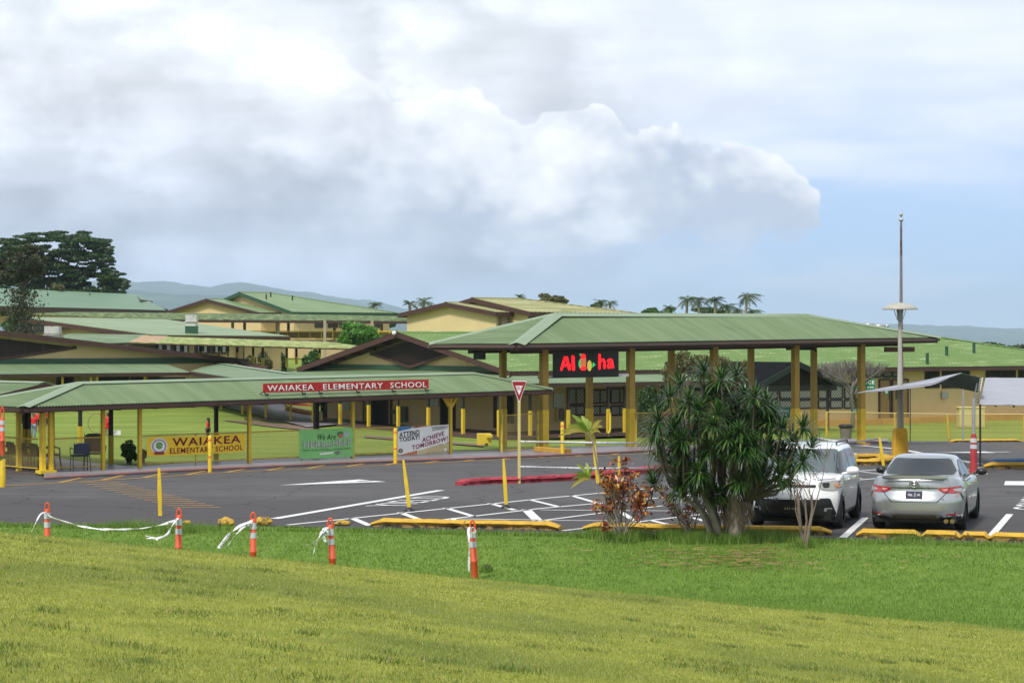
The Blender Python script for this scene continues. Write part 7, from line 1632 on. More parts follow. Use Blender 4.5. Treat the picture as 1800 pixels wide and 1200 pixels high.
# ================================================================ CARS
def carpaint(name, col, metal, rough, flake=0): 
    return mat(name, col, rough, metal=metal, var=0, coat=1.0, spec=.5)
tyre = mat('tyre_rubber', (.014, .014, .014), .8, var=.2, vscale=12); rimm = mat('alloy_rim', (.20, .20, .21), .35, metal=.7, var=0); cglass = mat('car_glass', (.012, .016, .018), .06, var=0, spec=.9); trim = mat('car_trim', (.012, .012, .013), .4, var=0); chrome = mat('chrome', (.6, .6, .6), .15, metal=1, var=0)
def pn(v, p): return (abs(v[0])**p+abs(v[1])**p+abs(v[2])**p)**(1/p)
def roundbox(fn, nx=64, ny=26, nz=20, p=(9, 9, 9)):
    """closed cube grid with softly rounded edges; fn maps (a,b,c) in [-1,1]^3 to a point"""
    mb = MB(); idx = {}
    def vid(i, j, k):
        key = (i, j, k)
        if key in idx: return idx[key]
        a, b, c = 2*i/nx-1, 2*j/ny-1, 2*k/nz-1; m_ = max(abs(a), abs(b), abs(c)); q = pn((a, b, c), p[0]); s = m_/q if q else 1
        idx[key] = len(mb.v); mb.v.append(tuple(fn(a*s, b*s, c*s))); return idx[key]
    def quad(a, b, c, d): mb.f.append((a, b, c, d)); mb.mi.append(0); mb.sm.append(True)
    for i in range(nx):
        for j in range(ny): quad(vid(i, j, 0), vid(i, j+1, 0), vid(i+1, j+1, 0), vid(i+1, j, 0)); quad(vid(i, j, nz), vid(i+1, j, nz), vid(i+1, j+1, nz), vid(i, j+1, nz))
    for i in range(nx):
        for k in range(nz): quad(vid(i, 0, k), vid(i+1, 0, k), vid(i+1, 0, k+1), vid(i, 0, k+1)); quad(vid(i, ny, k), vid(i, ny, k+1), vid(i+1, ny, k+1), vid(i+1, ny, k))
    for j in range(ny):
        for k in range(nz): quad(vid(0, j, k), vid(0, j, k+1), vid(0, j+1, k+1), vid(0, j+1, k)); quad(vid(nx, j, k), vid(nx, j+1, k), vid(nx, j+1, k+1), vid(nx, j, k+1))
    return mb
def sl(tab, x):                 # smooth table lookup (cosine between knots is too wavy; use monotone linear with slight smoothing)
    return interp2(tab, x)
def interp2(tab, x):
    if x <= tab[0][0]: return tab[0][1]
    for (a, ya), (b, yb) in zip(tab, tab[1:]):
        if x <= b: t_ = (x-a)/(b-a); return ya+(yb-ya)*t_
    return tab[-1][1]
def tabs(tab):                  # resampled, smoothed table
    lo, hi = tab[0][0], tab[-1][0]; n = 160; xs_ = np.linspace(lo, hi, n); ys_ = np.array([interp2(tab, x) for x in xs_])
    for _ in range(10): ys_[1:-1] = (ys_[:-2]+2*ys_[1:-1]+ys_[2:])/4
    return lambda x: float(np.interp(x, xs_, ys_))
class Car:
    def __init__(s, spec, name, loc, rz, label):
        s.sp = spec; s.root = empty(name, loc, label, 'car', None, rz); s.root['_loc'] = 1; L_ = spec['L']
        top, hw, xr, xf, bot = tabs(spec['top']), tabs(spec['hw']), tabs(spec['xr']), tabs(spec['xf']), spec['bot']; hz = tabs(spec['hz']); wr = spec['arch']
        def zb(x, b):
            z = bot(x)
            for ax_ in spec['axles']:
                d = abs(x-ax_)
                if d < wr: z = max(z, spec['wr']+math.sqrt(max(0, wr*wr-d*d)))
            return z
        def body(a, b, c):
            t_ = (a+1)/2; x0 = t_*L_; zt_ = top(x0); z0 = zb(x0, b); z = lerp(z0, zt_, (c+1)/2)
            x = x0+(xr(z)*(1-t_)**3 if t_ < .5 else -xf(z)*t_**6)
            if t_ < .5: x += (abs(b)**3)*spec['rcr']*(1-t_)**8
            else: x -= (abs(b)**3)*spec['rcf']*t_**8
            y = b*hw(x0)*hz(z); z += (1-abs(b)**2.4)*spec['crown']*max(0, c)**6
            return Vector((x, y, z))
        mb = roundbox(body, 110, 24, 18, (14,)*3); s.body = mb.build('body', spec['paint'], s.root, True); s.bvh_b = BVHTree.FromPolygons([Vector(v) for v in mb.v], mb.f)
        g = spec['green']
        def gh(a, b, c):
            h_ = (c+1)/2; x = lerp(lerp(g['x0b'], g['x0t'], h_**g.get('rp', .9)), lerp(g['x1b'], g['x1t'], h_**.9), (a+1)/2)
            hwid = lerp(g['wb'], g['wt'], h_**1.3)*(1-.10*max(0, -a)**4*g.get('tr', 1)-.06*max(0, a)**4); y = b*hwid
            zt_ = g['zt']+g['arc']*(1-a*a)*h_; z = lerp(g['zb'], zt_, h_)+(1-b*b)*.03*h_; x += (1-b*b)*(-.06 if a < 0 else .10)*abs(a)**3
            return Vector((x, y, z))
        mb = roundbox(gh, 44, 22, 14, (10,)*3); s.gh = mb.build('cabin', spec.get('cabin', spec['paint']), s.root, True); s.bvh_g = BVHTree.FromPolygons([Vector(v) for v in mb.v], mb.f)
        # dark underbody and wheel wells
        mb = MB(); mb.box((L_/2, 0, .30), (L_-.5, hw(L_/2)*1.7, .22)); mb.build('underbody', trim, s.root, True)
        for ax_ in spec['axles']: mb = MB(); mb.box((ax_, 0, spec['wr']+.05), (wr*1.7, hw(ax_)*1.86, wr*1.3)); mb.build('wheel_well', trim, s.root, True)
        for ax_ in spec['axles']:
            for sg in (-1, 1): s.wheel(ax_, sg*(hw(ax_)-.115+spec.get('wo', 0)), sg)
    def wheel(s, x, y, sg):
        r = s.sp['wr']; mb = MB(); w_ = .11; prof = [(.62*r, -w_), (.9*r, -w_*1.0), (.985*r, -w_*.75), (r, -w_*.4), (r, w_*.4), (.985*r, w_*.75), (.9*r, w_), (.62*r, w_)]; n = 36
        vs = [Vector((x+rr*math.cos(2*math.pi*k/n), y+yy, r+rr*math.sin(2*math.pi*k/n))) for rr, yy in prof for k in range(n)]; mb.add(vs, [(i*n+k, i*n+(k+1) % n, (i+1)*n+(k+1) % n, (i+1)*n+k) for i in range(len(prof)-1) for k in range(n)], True); wh = mb.build('wheel', tyre, s.root, True)
        mb = MB(); yo = y+sg*w_*.55; R2 = r*.66
        mb.tube([(x, y-sg*.02, r), (x, yo-sg*.03, r)], R2*.98, 28); 
        rim = mb.build('wheel_disc', trim, wh, True); mb = MB()
        vs = [Vector((x+rr*math.cos(2*math.pi*k/n), yo+yy*sg, r+rr*math.sin(2*math.pi*k/n))) for rr, yy in ((R2, -.05), (R2*1.02, .02), (R2*.93, .02), (R2*.90, -.05)) for k in range(n)]; mb.add(vs, [(i*n+k, i*n+(k+1) % n, (i+1)*n+(k+1) % n, (i+1)*n+k) for i in range(3) for k in range(n)], True)
        for k in range(5):
            a = 2*math.pi*k/5+.3
            for da in (-.13, .13): mb.beam((x+.04*math.cos(a), yo, r+.04*math.sin(a)), (x+R2*.95*math.cos(a+da), yo, r+R2*.95*math.sin(a+da)), .035, .025, up=(0, 1, 0))
        mb.tube([(x, yo-.03*sg, r), (x, yo+.02*sg, r)], .055, 12); mb.build('rim', rimm, wh, True)
    def decal(s, name, pts, axis, side, m, target='b', off=.006, parent=None, cuts=5, rad=0):
        """outline given in the car's side (x,z), end (y,z) or top (x,y) view, wrapped onto the car surface"""
        bvh = {'b': s.bvh_b, 'g': s.bvh_g}[target]; pts = [Vector((a, b, 0)) for a, b in pts]
        if rad:
            out = []; n_ = len(pts)
            for i in range(n_):
                a, b_, c = pts[i-1], pts[i], pts[(i+1) % n_]; r1 = min(rad, (a-b_).length*.45); r2 = min(rad, (c-b_).length*.45); p0 = b_+(a-b_).normalized()*r1; p1 = b_+(c-b_).normalized()*r2
                for k_ in range(5): t_ = k_/4; out.append(p0*(1-t_)**2+b_*2*t_*(1-t_)+p1*t_*t_)
            pts = out
        from mathutils.geometry import tessellate_polygon
        bm = bmesh.new(); vs = [bm.verts.new(p_) for p_ in pts]
        for t_ in tessellate_polygon([pts]):
            try: bm.faces.new([vs[i] for i in t_])
            except ValueError: pass
        for _ in range(cuts):
            ed = [e for e in bm.edges if e.calc_length() > .07]
            if not ed: break
            bmesh.ops.subdivide_edges(bm, edges=ed, cuts=1); bmesh.ops.triangulate(bm, faces=bm.faces)
        bad = []
        for v in bm.verts:
            a, b_ = v.co.x, v.co.y
            if axis == 'x': o = Vector((-3 if side < 0 else s.sp['L']+3, a, b_)); d = Vector((-side, 0, 0))
            elif axis == 'y': o = Vector((a, side*3, b_)); d = Vector((0, -side, 0))
            else: o = Vector((a, b_, 4)); d = Vector((0, 0, -1))
            h_, n_, _, _ = bvh.ray_cast(o, d)
            if h_ is None: bad.append(v); continue
            if n_.dot(d) > 0: n_ = -n_
            v.co = h_+n_*off-d*off*.5
        if bad: bmesh.ops.delete(bm, geom=bad, context='VERTS')
        for f in bm.faces: f.smooth = True
        me = bpy.data.meshes.new(name); bm.to_mesh(me); bm.free()
        return mesh_obj(name, me, m, parent or s.root, True)
silver = mat('silver_paint', (.46, .48, .49), .32, metal=.7, var=0, coat=1.0); whitep = mat('white_car_paint', (.84, .84, .84), .3, var=0, coat=1.0)
redl = mat('tail_red', (.52, .008, .012), .12, var=0, coat=1, spec=.8); redd = mat('tail_dark_red', (.16, .004, .006), .15, var=0, coat=1); clearl = mat('lamp_clear', (.55, .56, .58), .08, var=0, metal=.5, coat=1); amber = mat('amber_lens', (.60, .24, .05), .2, var=0, coat=1)
# ---- silver sedan, seen from behind
Yc = 42.15; q = P(1606, 935, Yc); q.z = T(q.x, Yc)+.004; rzc = R(90-17.0)
sed = dict(L=4.88, paint=silver, wr=.335, arch=.395, axles=(1.12, 3.94), crown=.03, rcr=.26, rcf=.30, wo=.0,
    top=[(0, .98), (.08, 1.07), (.20, 1.09), (.8, 1.06), (1.3, .99), (2.2, .965), (3.4, .96), (3.9, .92), (4.4, .83), (4.75, .72), (4.88, .62)],
    hw=[(0, .84), (.35, .90), (.8, .925), (2.4, .915), (3.9, .92), (4.5, .87), (4.88, .72)],
    hz=[(.1, .93), (.25, .965), (.45, .985), (.62, 1.0), (.78, .985), (.90, .955), (1.1, .885)],
    xr=[(.15, .12), (.28, .05), (.42, .0), (.62, .0), (.72, .05), (.80, .115), (.95, .10), (1.04, .04), (1.1, .02)], xf=[(.15, .12), (.35, .0), (.5, .02), (.7, .2), (.9, .35)],
    bot=lambda x: .19+.05*max(0, (.5-x)/.5)+.03*max(0, x-4.3),
    green=dict(x0b=.62, x0t=1.75, x1b=3.72, x1t=2.72, wb=.84, wt=.60, zb=.90, zt=1.385, arc=.03, rp=.85))
cs = Car(sed, 'silver_sedan', q, rzc, 'silver sedan parked with its rear to the kerb and red tail lights')
D = cs.decal
D('rear_window', [(-.66, 1.08), (.66, 1.08), (.70, 1.14), (.56, 1.345), (.50, 1.365), (-.50, 1.365), (-.56, 1.345), (-.70, 1.14)], 'x', -1, cglass, 'g', .006, cuts=6)
for sg in (-1, 1):
    D('side_window', [(1.60, 1.02), (1.45, 1.06), (1.75, 1.24), (2.00, 1.325), (2.22, 1.34), (2.22, 1.02)], 'y', sg, cglass, 'g', .006); D('side_window', [(2.28, 1.02), (2.28, 1.34), (2.75, 1.31), (3.15, 1.16), (3.42, 1.02)], 'y', sg, cglass, 'g', .006)
    D('window_trim', [(1.42, 1.0), (1.36, 1.05), (1.55, 1.17), (1.60, 1.16), (1.46, 1.04)], 'y', sg, trim, 'g', .010)
    tl = [(.44, .865), (.86, .90), (.93, .88), (.93, .80), (.86, .765), (.56, .775)]
    t_ = D('tail_light', [(sg*a, z) for a, z in tl], 'x', -1, redl, 'b', .012, rad=.03)
    D('lens', [(sg*a, z) for a, z in [(.70, .845), (.88, .865), (.905, .80), (.86, .785), (.76, .80)]], 'x', -1, clearl, 'b', .018, parent=t_, rad=.02)
    D('lens', [(sg*a, z) for a, z in [(.50, .845), (.68, .862), (.60, .80)]], 'x', -1, mat('lens_pink', (.75, .35, .35), .15, var=0, coat=1), 'b', .018, parent=t_, rad=.015)
    D('lens', [(sg*a, z) for a, z in [(.655, .885), (.675, .885), (.615, .772), (.59, .772)]], 'x', -1, redd, 'b', .021, parent=t_)
    D('reflector', [(sg*a, z) for a, z in [(.62, .345), (.82, .345), (.82, .375), (.62, .365)]], 'x', -1, redl, 'b', .010)
    D('bumper_crease', [(sg*a, z) for a, z in [(.845, .76), (.87, .76), (.945, .56), (.93, .54)]], 'x', -1, trim, 'b', .006)
    D('boot_seam', [(sg*a, z) for a, z in [(.60, .77), (.615, .77), (.45, .595), (.43, .60)]], 'x', -1, trim, 'b', .005)
    D('bumper_vent', [(sg*a, z) for a, z in [(.42, .22), (.86, .24), (.86, .33), (.56, .34), (.50, .31)]], 'x', -1, trim, 'b', .008, rad=.02)
    mb = MB()
    for k_ in (0, 1): mb.tube([(.02, sg*(.62+.12*k_), .235), (.25, sg*(.62+.12*k_), .235)], [.045, .045], 12)
    if sg < 0: mb.build('exhaust_pipe', chrome, cs.root, True)
    # mirror
    mb = MB(); mb.grid(lambda u, v: Vector((3.22+.10*math.sin(math.pi*v)*math.cos(u*2*math.pi)*.9, sg*(1.03+.115*math.cos(math.pi*v)*-1), 1.03+.075*math.sin(math.pi*v)**.7*math.sin(u*2*math.pi))), 16, 10); mb.tube([(3.25, sg*.86, .99), (3.24, sg*.96, 1.0)], .025, 8); mb.build('mirror', trim, cs.root, True)
    D('door_seam', [(2.25, .35), (2.26, .35), (2.26, .98), (2.25, .98)], 'y', sg, trim, 'b', .004); D('door_seam', [(3.38, .35), (3.39, .35), (3.42, .95), (3.41, .95)], 'y', sg, trim, 'b', .004); D('door_seam', [(1.30, .75), (1.31, .74), (1.50, 1.0), (1.48, 1.0)], 'y', sg, trim, 'b', .004)
    for x_ in (1.62, 2.72): mb = MB(); mb.beam((x_, sg*.905, .84), (x_+.2, sg*.905, .85), .03, .03); mb.build('door_handle', silver, cs.root, True)
    D('sill_trim', [(1.6, .235), (3.45, .235), (3.45, .27), (1.6, .27)], 'y', sg, chrome, 'b', .006)
    D('side_marker', [(.30, .70), (.42, .71), (.42, .73), (.30, .72)], 'y', sg, amber, 'b', .005)
D('boot_gap', [(-.45, .86), (.45, .86), (.45, .873), (-.45, .873)], 'x', -1, trim, 'b', .006); D('boot_seam', [(-.44, .592), (.44, .592), (.45, .602), (-.45, .602)], 'x', -1, trim, 'b', .005)
D('chrome_strip', [(-.50, .318), (-.40, .355), (.40, .355), (.50, .318), (.86, .325), (.86, .338), (.51, .335), (.41, .368), (-.41, .368), (-.51, .335), (-.86, .338), (-.86, .325)], 'x', -1, chrome, 'b', .012)
D('diffuser', [(-.47, .22), (.47, .22), (.42, .335), (.36, .35), (-.36, .35), (-.42, .335)], 'x', -1, mat('diffuser_grey', (.11, .095, .06), .4, var=0), 'b', .007)
pl = D('number_plate', [(-.165, .66), (.165, .66), (.165, .80), (-.165, .80)], 'x', -1, mat('plate_dark', (.02, .025, .05), .7, var=.5, vscale=30), 'b', .012)
D('plate_lettering', [(-.03, .69), (-.01, .69), (-.01, .775), (-.03, .775)], 'x', -1, mat('plate_print', (.25, .26, .30), .5, var=0), 'b', .018, parent=pl); D('plate_lettering', [(-.12, .71), (-.05, .71), (-.07, .745), (-.11, .75)], 'x', -1, MATS['plate_print'], 'b', .018, parent=pl); D('plate_lettering', [(.02, .70), (.12, .71), (.11, .75), (.04, .74)], 'x', -1, MATS['plate_print'], 'b', .018, parent=pl)
# emblem: three interlocking ellipses
mb = MB(); ec = (.095, 0, .935)
for rx, rz_, dz in ((.092, .062, 0), (.035, .060, 0), (.062, .022, .022)): mb.tube([(ec[0]-.012, ec[1]+rx*math.cos(a), ec[2]+dz+rz_*math.sin(a)) for a in [2*math.pi*i/24 for i in range(25)]], .009, 6)
mb.build('emblem', chrome, cs.root, True)
me = text_mesh('C A M R Y', (.075, .30, .885), (0, -.60, 0), (-.0, 0, .022), .004); mesh_obj('badge_lettering', me, chrome, cs.root, True)
me = text_mesh('SE', (.085, -.50, .645), (0, -.075, 0), (0, 0, .03), .004); mesh_obj('badge_lettering', me, chrome, cs.root, True)
me = text_mesh('T', (-.012, -.54, .47), (0, -.05, 0), (0, 0, .05), .004); mesh_obj('badge_lettering', me, chrome, cs.root, True)
mb = MB()   # lip spoiler
mb.grid(lambda u, v: Vector((.06+.16*v+.10*abs(2*u-1)**3, lerp(-.64, .64, u), 1.085+.028*(1-v)*(1-abs(2*u-1)**6)+.012)), 30, 4); mb.grid(lambda u, v: Vector((.055+.10*abs(2*u-1)**3, lerp(-.64, .64, u), 1.05+(.062)*v*(1-.5*abs(2*u-1)**6))), 30, 2); mb.build('spoiler', silver, cs.root, True)
mb = MB(); mb.grid(lambda u, v: Vector((.07+.10*abs(2*u-1)**3, lerp(-.62, .62, u), 1.035+.018*v)), 30, 1); mb.build('spoiler_gap', trim, cs.root, True)
# ---- white boxy hatchback, nose to the kerb
Yk = 42.75; q = P(1390, 930, Yk); q.z = T(q.x, Yk)+.004; rzk = R(270-16.5); fwd = Vector((math.cos(rzk), math.sin(rzk), 0)); q = q-fwd*4.14
kia = dict(L=4.14, paint=whitep, wr=.335, arch=.395, axles=(.72, 3.29), crown=.04, rcr=.18, rcf=.34, wo=.01,
    top=[(0, 1.02), (.3, 1.06), (2.6, 1.04), (3.1, 1.06), (3.5, 1.03), (3.85, .96), (4.05, .88), (4.14, .80)],
    hw=[(0, .84), (.3, .90), (.8, .915), (2.2, .90), (3.3, .915), (3.8, .88), (4.14, .76)],
    hz=[(.1, .94), (.3, .975), (.6, 1.0), (.85, .985), (1.1, .95)], xr=[(.2, .05), (.5, 0), (1.0, .03)], xf=[(.15, .12), (.3, .03), (.5, .0), (.62, .015), (.72, .06), (.9, .16), (1.05, .25)],
    bot=lambda x: .20+.03*max(0, x-3.6), green=dict(x0b=.02, x0t=.28, x1b=3.08, x1t=2.28, wb=.86, wt=.68, zb=.98, zt=1.56, arc=.035, rp=1.0, tr=.4), cabin=whitep)
ck = Car(kia, 'white_hatchback', q, rzk, 'white boxy hatchback parked facing the kerb behind the spiky tree'); D = ck.decal
D('windscreen', [(-.76, 1.07), (.76, 1.07), (.66, 1.50), (.60, 1.525), (-.60, 1.525), (-.66, 1.50)], 'x', 1, mat('pale_windscreen', (.10, .125, .13), .08, var=0, spec=.9), 'g', .006, cuts=6)
for sg in (-1, 1):
    D('side_window', [(.30, 1.10), (.42, 1.46), (1.0, 1.49), (1.0, 1.07)], 'y', sg, cglass, 'g'); D('side_window', [(1.04, 1.07), (1.04, 1.49), (1.72, 1.50), (1.72, 1.06)], 'y', sg, cglass, 'g'); D('side_window', [(1.77, 1.06), (1.77, 1.50), (2.32, 1.47), (2.92, 1.06)], 'y', sg, cglass, 'g')
    D('pillar_trim', [(2.36, 1.47), (2.44, 1.47), (3.04, 1.06), (2.94, 1.06)], 'y', sg, trim, 'g', .005)
    hl = D('headlight', [(sg*a, z) for a, z in [(.50, .93), (.78, .965), (.90, .94), (.90, .80), (.78, .765), (.58, .78), (.50, .84)]], 'x', 1, mat('headlight_clear', (.42, .40, .36), .1, var=0, metal=.6, coat=1), 'b', .012, rad=.05)
    D('lens', [(sg*a, z) for a, z in [(.56, .91), (.70, .92), (.70, .82), (.60, .82)]], 'x', 1, trim, 'b', .016, parent=hl, rad=.03); D('lens', [(sg*a, z) for a, z in [(.78, .90), (.875, .90), (.875, .83), (.80, .83)]], 'x', 1, amber, 'b', .017, parent=hl, rad=.02)
    D('lamp_surround', [(sg*a, z) for a, z in [(.46, .975), (.80, 1.0), (.80, .985), (.47, .955)]], 'x', 1, chrome, 'b', .008)
    D('fog_lamp', [(sg*a, z) for a, z in [(.62, .36), (.76, .37), (.76, .44), (.62, .44)]], 'x', 1, clearl, 'b', .014, rad=.03)
    D('door_seam', [(1.03, .42), (1.04, .42), (1.04, 1.04), (1.03, 1.04)], 'y', sg, trim, 'b', .004); D('door_seam', [(1.98, .35), (1.99, .35), (1.99, 1.04), (1.98, 1.04)], 'y', sg, trim, 'b', .004); D('door_seam', [(2.92, .45), (2.93, .45), (2.98, 1.03), (2.97, 1.03)], 'y', sg, trim, 'b', .004)
    D('sill_trim', [(1.15, .20), (2.88, .20), (2.88, .30), (1.15, .30)], 'y', sg, trim, 'b', .006)
    for x_ in (1.20, 2.12): mb = MB(); mb.beam((x_, sg*.90, .92), (x_+.2, sg*.90, .92), .035, .03); mb.build('door_handle', whitep, ck.root, True)
    mb = MB(); mb.grid(lambda u, v: Vector((2.86+.12*math.sin(math.pi*v)*math.cos(u*2*math.pi), sg*(1.05-.13*math.cos(math.pi*v)), 1.12+.09*math.sin(math.pi*v)**.7*math.sin(u*2*math.pi))), 16, 10); mb.tube([(2.88, sg*.84, 1.05), (2.87, sg*.96, 1.07)], .03, 8); mb.build('mirror', whitep, ck.root, True)
    mb = MB(); mb.tube([(.5, sg*.62, 1.585), (.55, sg*.62, 1.64), (1.9, sg*.60, 1.65), (2.0, sg*.60, 1.60)], .018, 6); mb.build('roof_rail', trim, ck.root, True)
D('grille_slot', [(-.46, .83), (.46, .83), (.46, .88), (-.46, .88)], 'x', 1, trim, 'b', .010, rad=.02)
low = D('lower_grille', [(-.86, .22), (.86, .22), (.80, .40), (.74, .60), (.70, .625), (-.70, .625), (-.74, .60), (-.80, .40)], 'x', 1, trim, 'b', .008, rad=.03)
for a in (-.42, -.14, .14, .42): D('grille_bar', [(a-.13, .605), (a+.13, .605), (a+.115, .62), (a-.115, .62)], 'x', 1, whitep, 'b', .014, parent=low)
pl = D('number_plate', [(-.17, .38), (.17, .38), (.17, .48), (-.17, .48)], 'x', 1, mat('plate_black', (.018, .018, .02), .4, var=0), 'b', .016)
for a in (-.11, -.065, -.02, .04, .085, .12): D('plate_lettering', [(a-.013, .412), (a+.013, .412), (a+.013, .448), (a-.013, .448)], 'x', 1, mat('plate_ochre', (.30, .28, .20), .5, var=0), 'b', .02, parent=pl)
D('bonnet_emblem', [(-.06, .905), (.06, .905), (.06, .935), (-.06, .935)], 'x', 1, chrome, 'b', .01, rad=.012)
mb = MB(); mb.tube([(.35, 0, 1.60), (.2, 0, 1.78)], .006, 5); mb.build('aerial', trim, ck.root, True)

# two dark cars parked far beyond the passage, copies of the sedan in other paint
dkp = mat('dark_car_paint', (.012, .014, .022), .3, var=0, coat=1)
for px, py, lab in ((492, 705, 'left of the two dark cars parked far beyond the stone path'), (536, 710, 'right of the two dark cars parked far beyond the stone path')):
    q = G(px, py); c = copy_tree(cs.root); c.name = 'parked_car'; c.location = q; c.rotation_euler = (0, 0, R(8)); c['label'] = lab; c['group'] = 'dark cars parked far behind the lawn'
    for ch in c.children:
        for sl_ in ch.material_slots:
            if sl_.material and sl_.material.name.startswith('silver_paint'): sl_.link = 'OBJECT'; sl_.material = dkp
# ================================================================ CHAIRS AND PEOPLE
cf = mat('chair_black', (.016, .016, .017), .4, var=0); cfab = mat('chair_fabric_blue', (.02, .028, .06), .8, var=.2, vscale=20); cfab2 = mat('chair_fabric_grey', (.045, .042, .04), .8, var=.2, vscale=20)
def chair(loc, rz, seatm, lab, w=.48, bh=.86, bw=None, group=None):
    e_ = empty('patio_chair', loc, lab, 'chair', group, rz); e_['_loc'] = 1; h = .43; bw = bw or w*.92
    mb = MB(); mb.box((0, 0, h), (w, .44, .045)); mb.build('seat', seatm, e_, True, bevel=.015)
    mb = MB(); mb.grid(lambda u, v: Vector((lerp(-bw/2, bw/2, u)*(1-.12*(abs(2*u-1)**3)*v**4), .22+.10*v+.03*(1-(2*u-1)**2), h+.06+(bh-h-.06)*v-(.05*abs(2*u-1)**4 if v > .9 else 0))), 14, 10); o = mb.build('backrest', seatm, e_, True); sm = o.modifiers.new('thickness', 'SOLIDIFY'); sm.thickness = .025
    for sx in (-1, 1):
        mb = MB(); mb.tube([(sx*w*.5, .22, h), (sx*w*.54, .33, 0)], .014, 6); mb.build('leg', cf, e_, True); mb = MB(); mb.tube([(sx*w*.5, -.2, h), (sx*w*.54, -.26, 0)], .014, 6); mb.build('leg', cf, e_, True)
        mb = MB(); mb.tube([(sx*bw*.5, .22, h-.01), (sx*bw*.52, .28, h+.2), (sx*bw*.5, .33, bh)], .013, 6); mb.build('back_frame', cf, e_, True)
        mb = MB(); mb.tube([(sx*w*.55, .24, h+.20), (sx*w*.58, 0, h+.23), (sx*w*.56, -.2, h+.18), (sx*w*.52, -.22, h)], .014, 6); mb.build('armrest', cf, e_, True)
    return e_
q = G(141, 827, .08); chair(q, R(200), cfab, 'lower chair with blue back standing inside the corner of the walkway', .46, .80)
q = G(162, 824, .08); chair(q+Vector((0, .35, 0)), R(188), cfab2, 'bigger chair with dark mesh back beside the blue one', .56, 1.02)
q = G(88, 826, .08); chair(q+Vector((0, .3, 0)), R(100), cf, 'black chair seen edge-on just inside the corner post', .44, .72)
first = None
side_labels = ['first chair from the corner post in the row of the left wing', 'second chair from the corner post in the left wing row', 'third chair from the corner post in the left wing row', 'fourth chair from the corner post in the left wing row', 'fifth chair from the corner post in the left wing row', 'sixth chair from the corner post, at the left edge of the view', 'seventh chair from the corner post, cut by the left edge']
for i in range(7):
    q = KW.p(.75+.66*i, -.45, .06)
    if first is None: first = chair(q, ang+math.pi/2, mat('chair_brown', (.06, .048, .036), .6, var=.2, vscale=10), side_labels[0], .46, .80, group='row of chairs in the left wing'); continue
    c = copy_tree(first); c.location = q; c['label'] = side_labels[i]
skin = mat('skin', (.26, .13, .08), .6, var=.05); hairm = mat('hair_black', (.010, .008, .007), .6, var=0); redsh = mat('red_shirt', (.68, .014, .02), .8, var=.1, vscale=20); jeans = mat('light_jeans', (.19, .27, .38), .8, var=.15, vscale=20); darkc = mat('dark_clothes', (.015, .017, .024), .8, var=.1); shoem = mat('shoe', (.05, .045, .045), .7, var=0)
def skinmesh(nodes, edges, radii, lvl=1):
    me = bpy.data.meshes.new('s'); me.from_pydata([tuple(n_) for n_ in nodes], edges, []); o = bpy.data.objects.new('s', me); COL.objects.link(o)
    md = o.modifiers.new('skin', 'SKIN'); md.use_smooth_shade = True; sv = me.skin_vertices[0].data
    for i, r in enumerate(radii): sv[i].radius = (r, r) if not isinstance(r, tuple) else r
    sv[0].use_root = True; sb_ = o.modifiers.new('sub', 'SUBSURF'); sb_.levels = lvl; sb_.render_levels = lvl
    dg = bpy.context.evaluated_depsgraph_get(); out = bpy.data.meshes.new_from_object(o.evaluated_get(dg)); bpy.data.objects.remove(o); return out
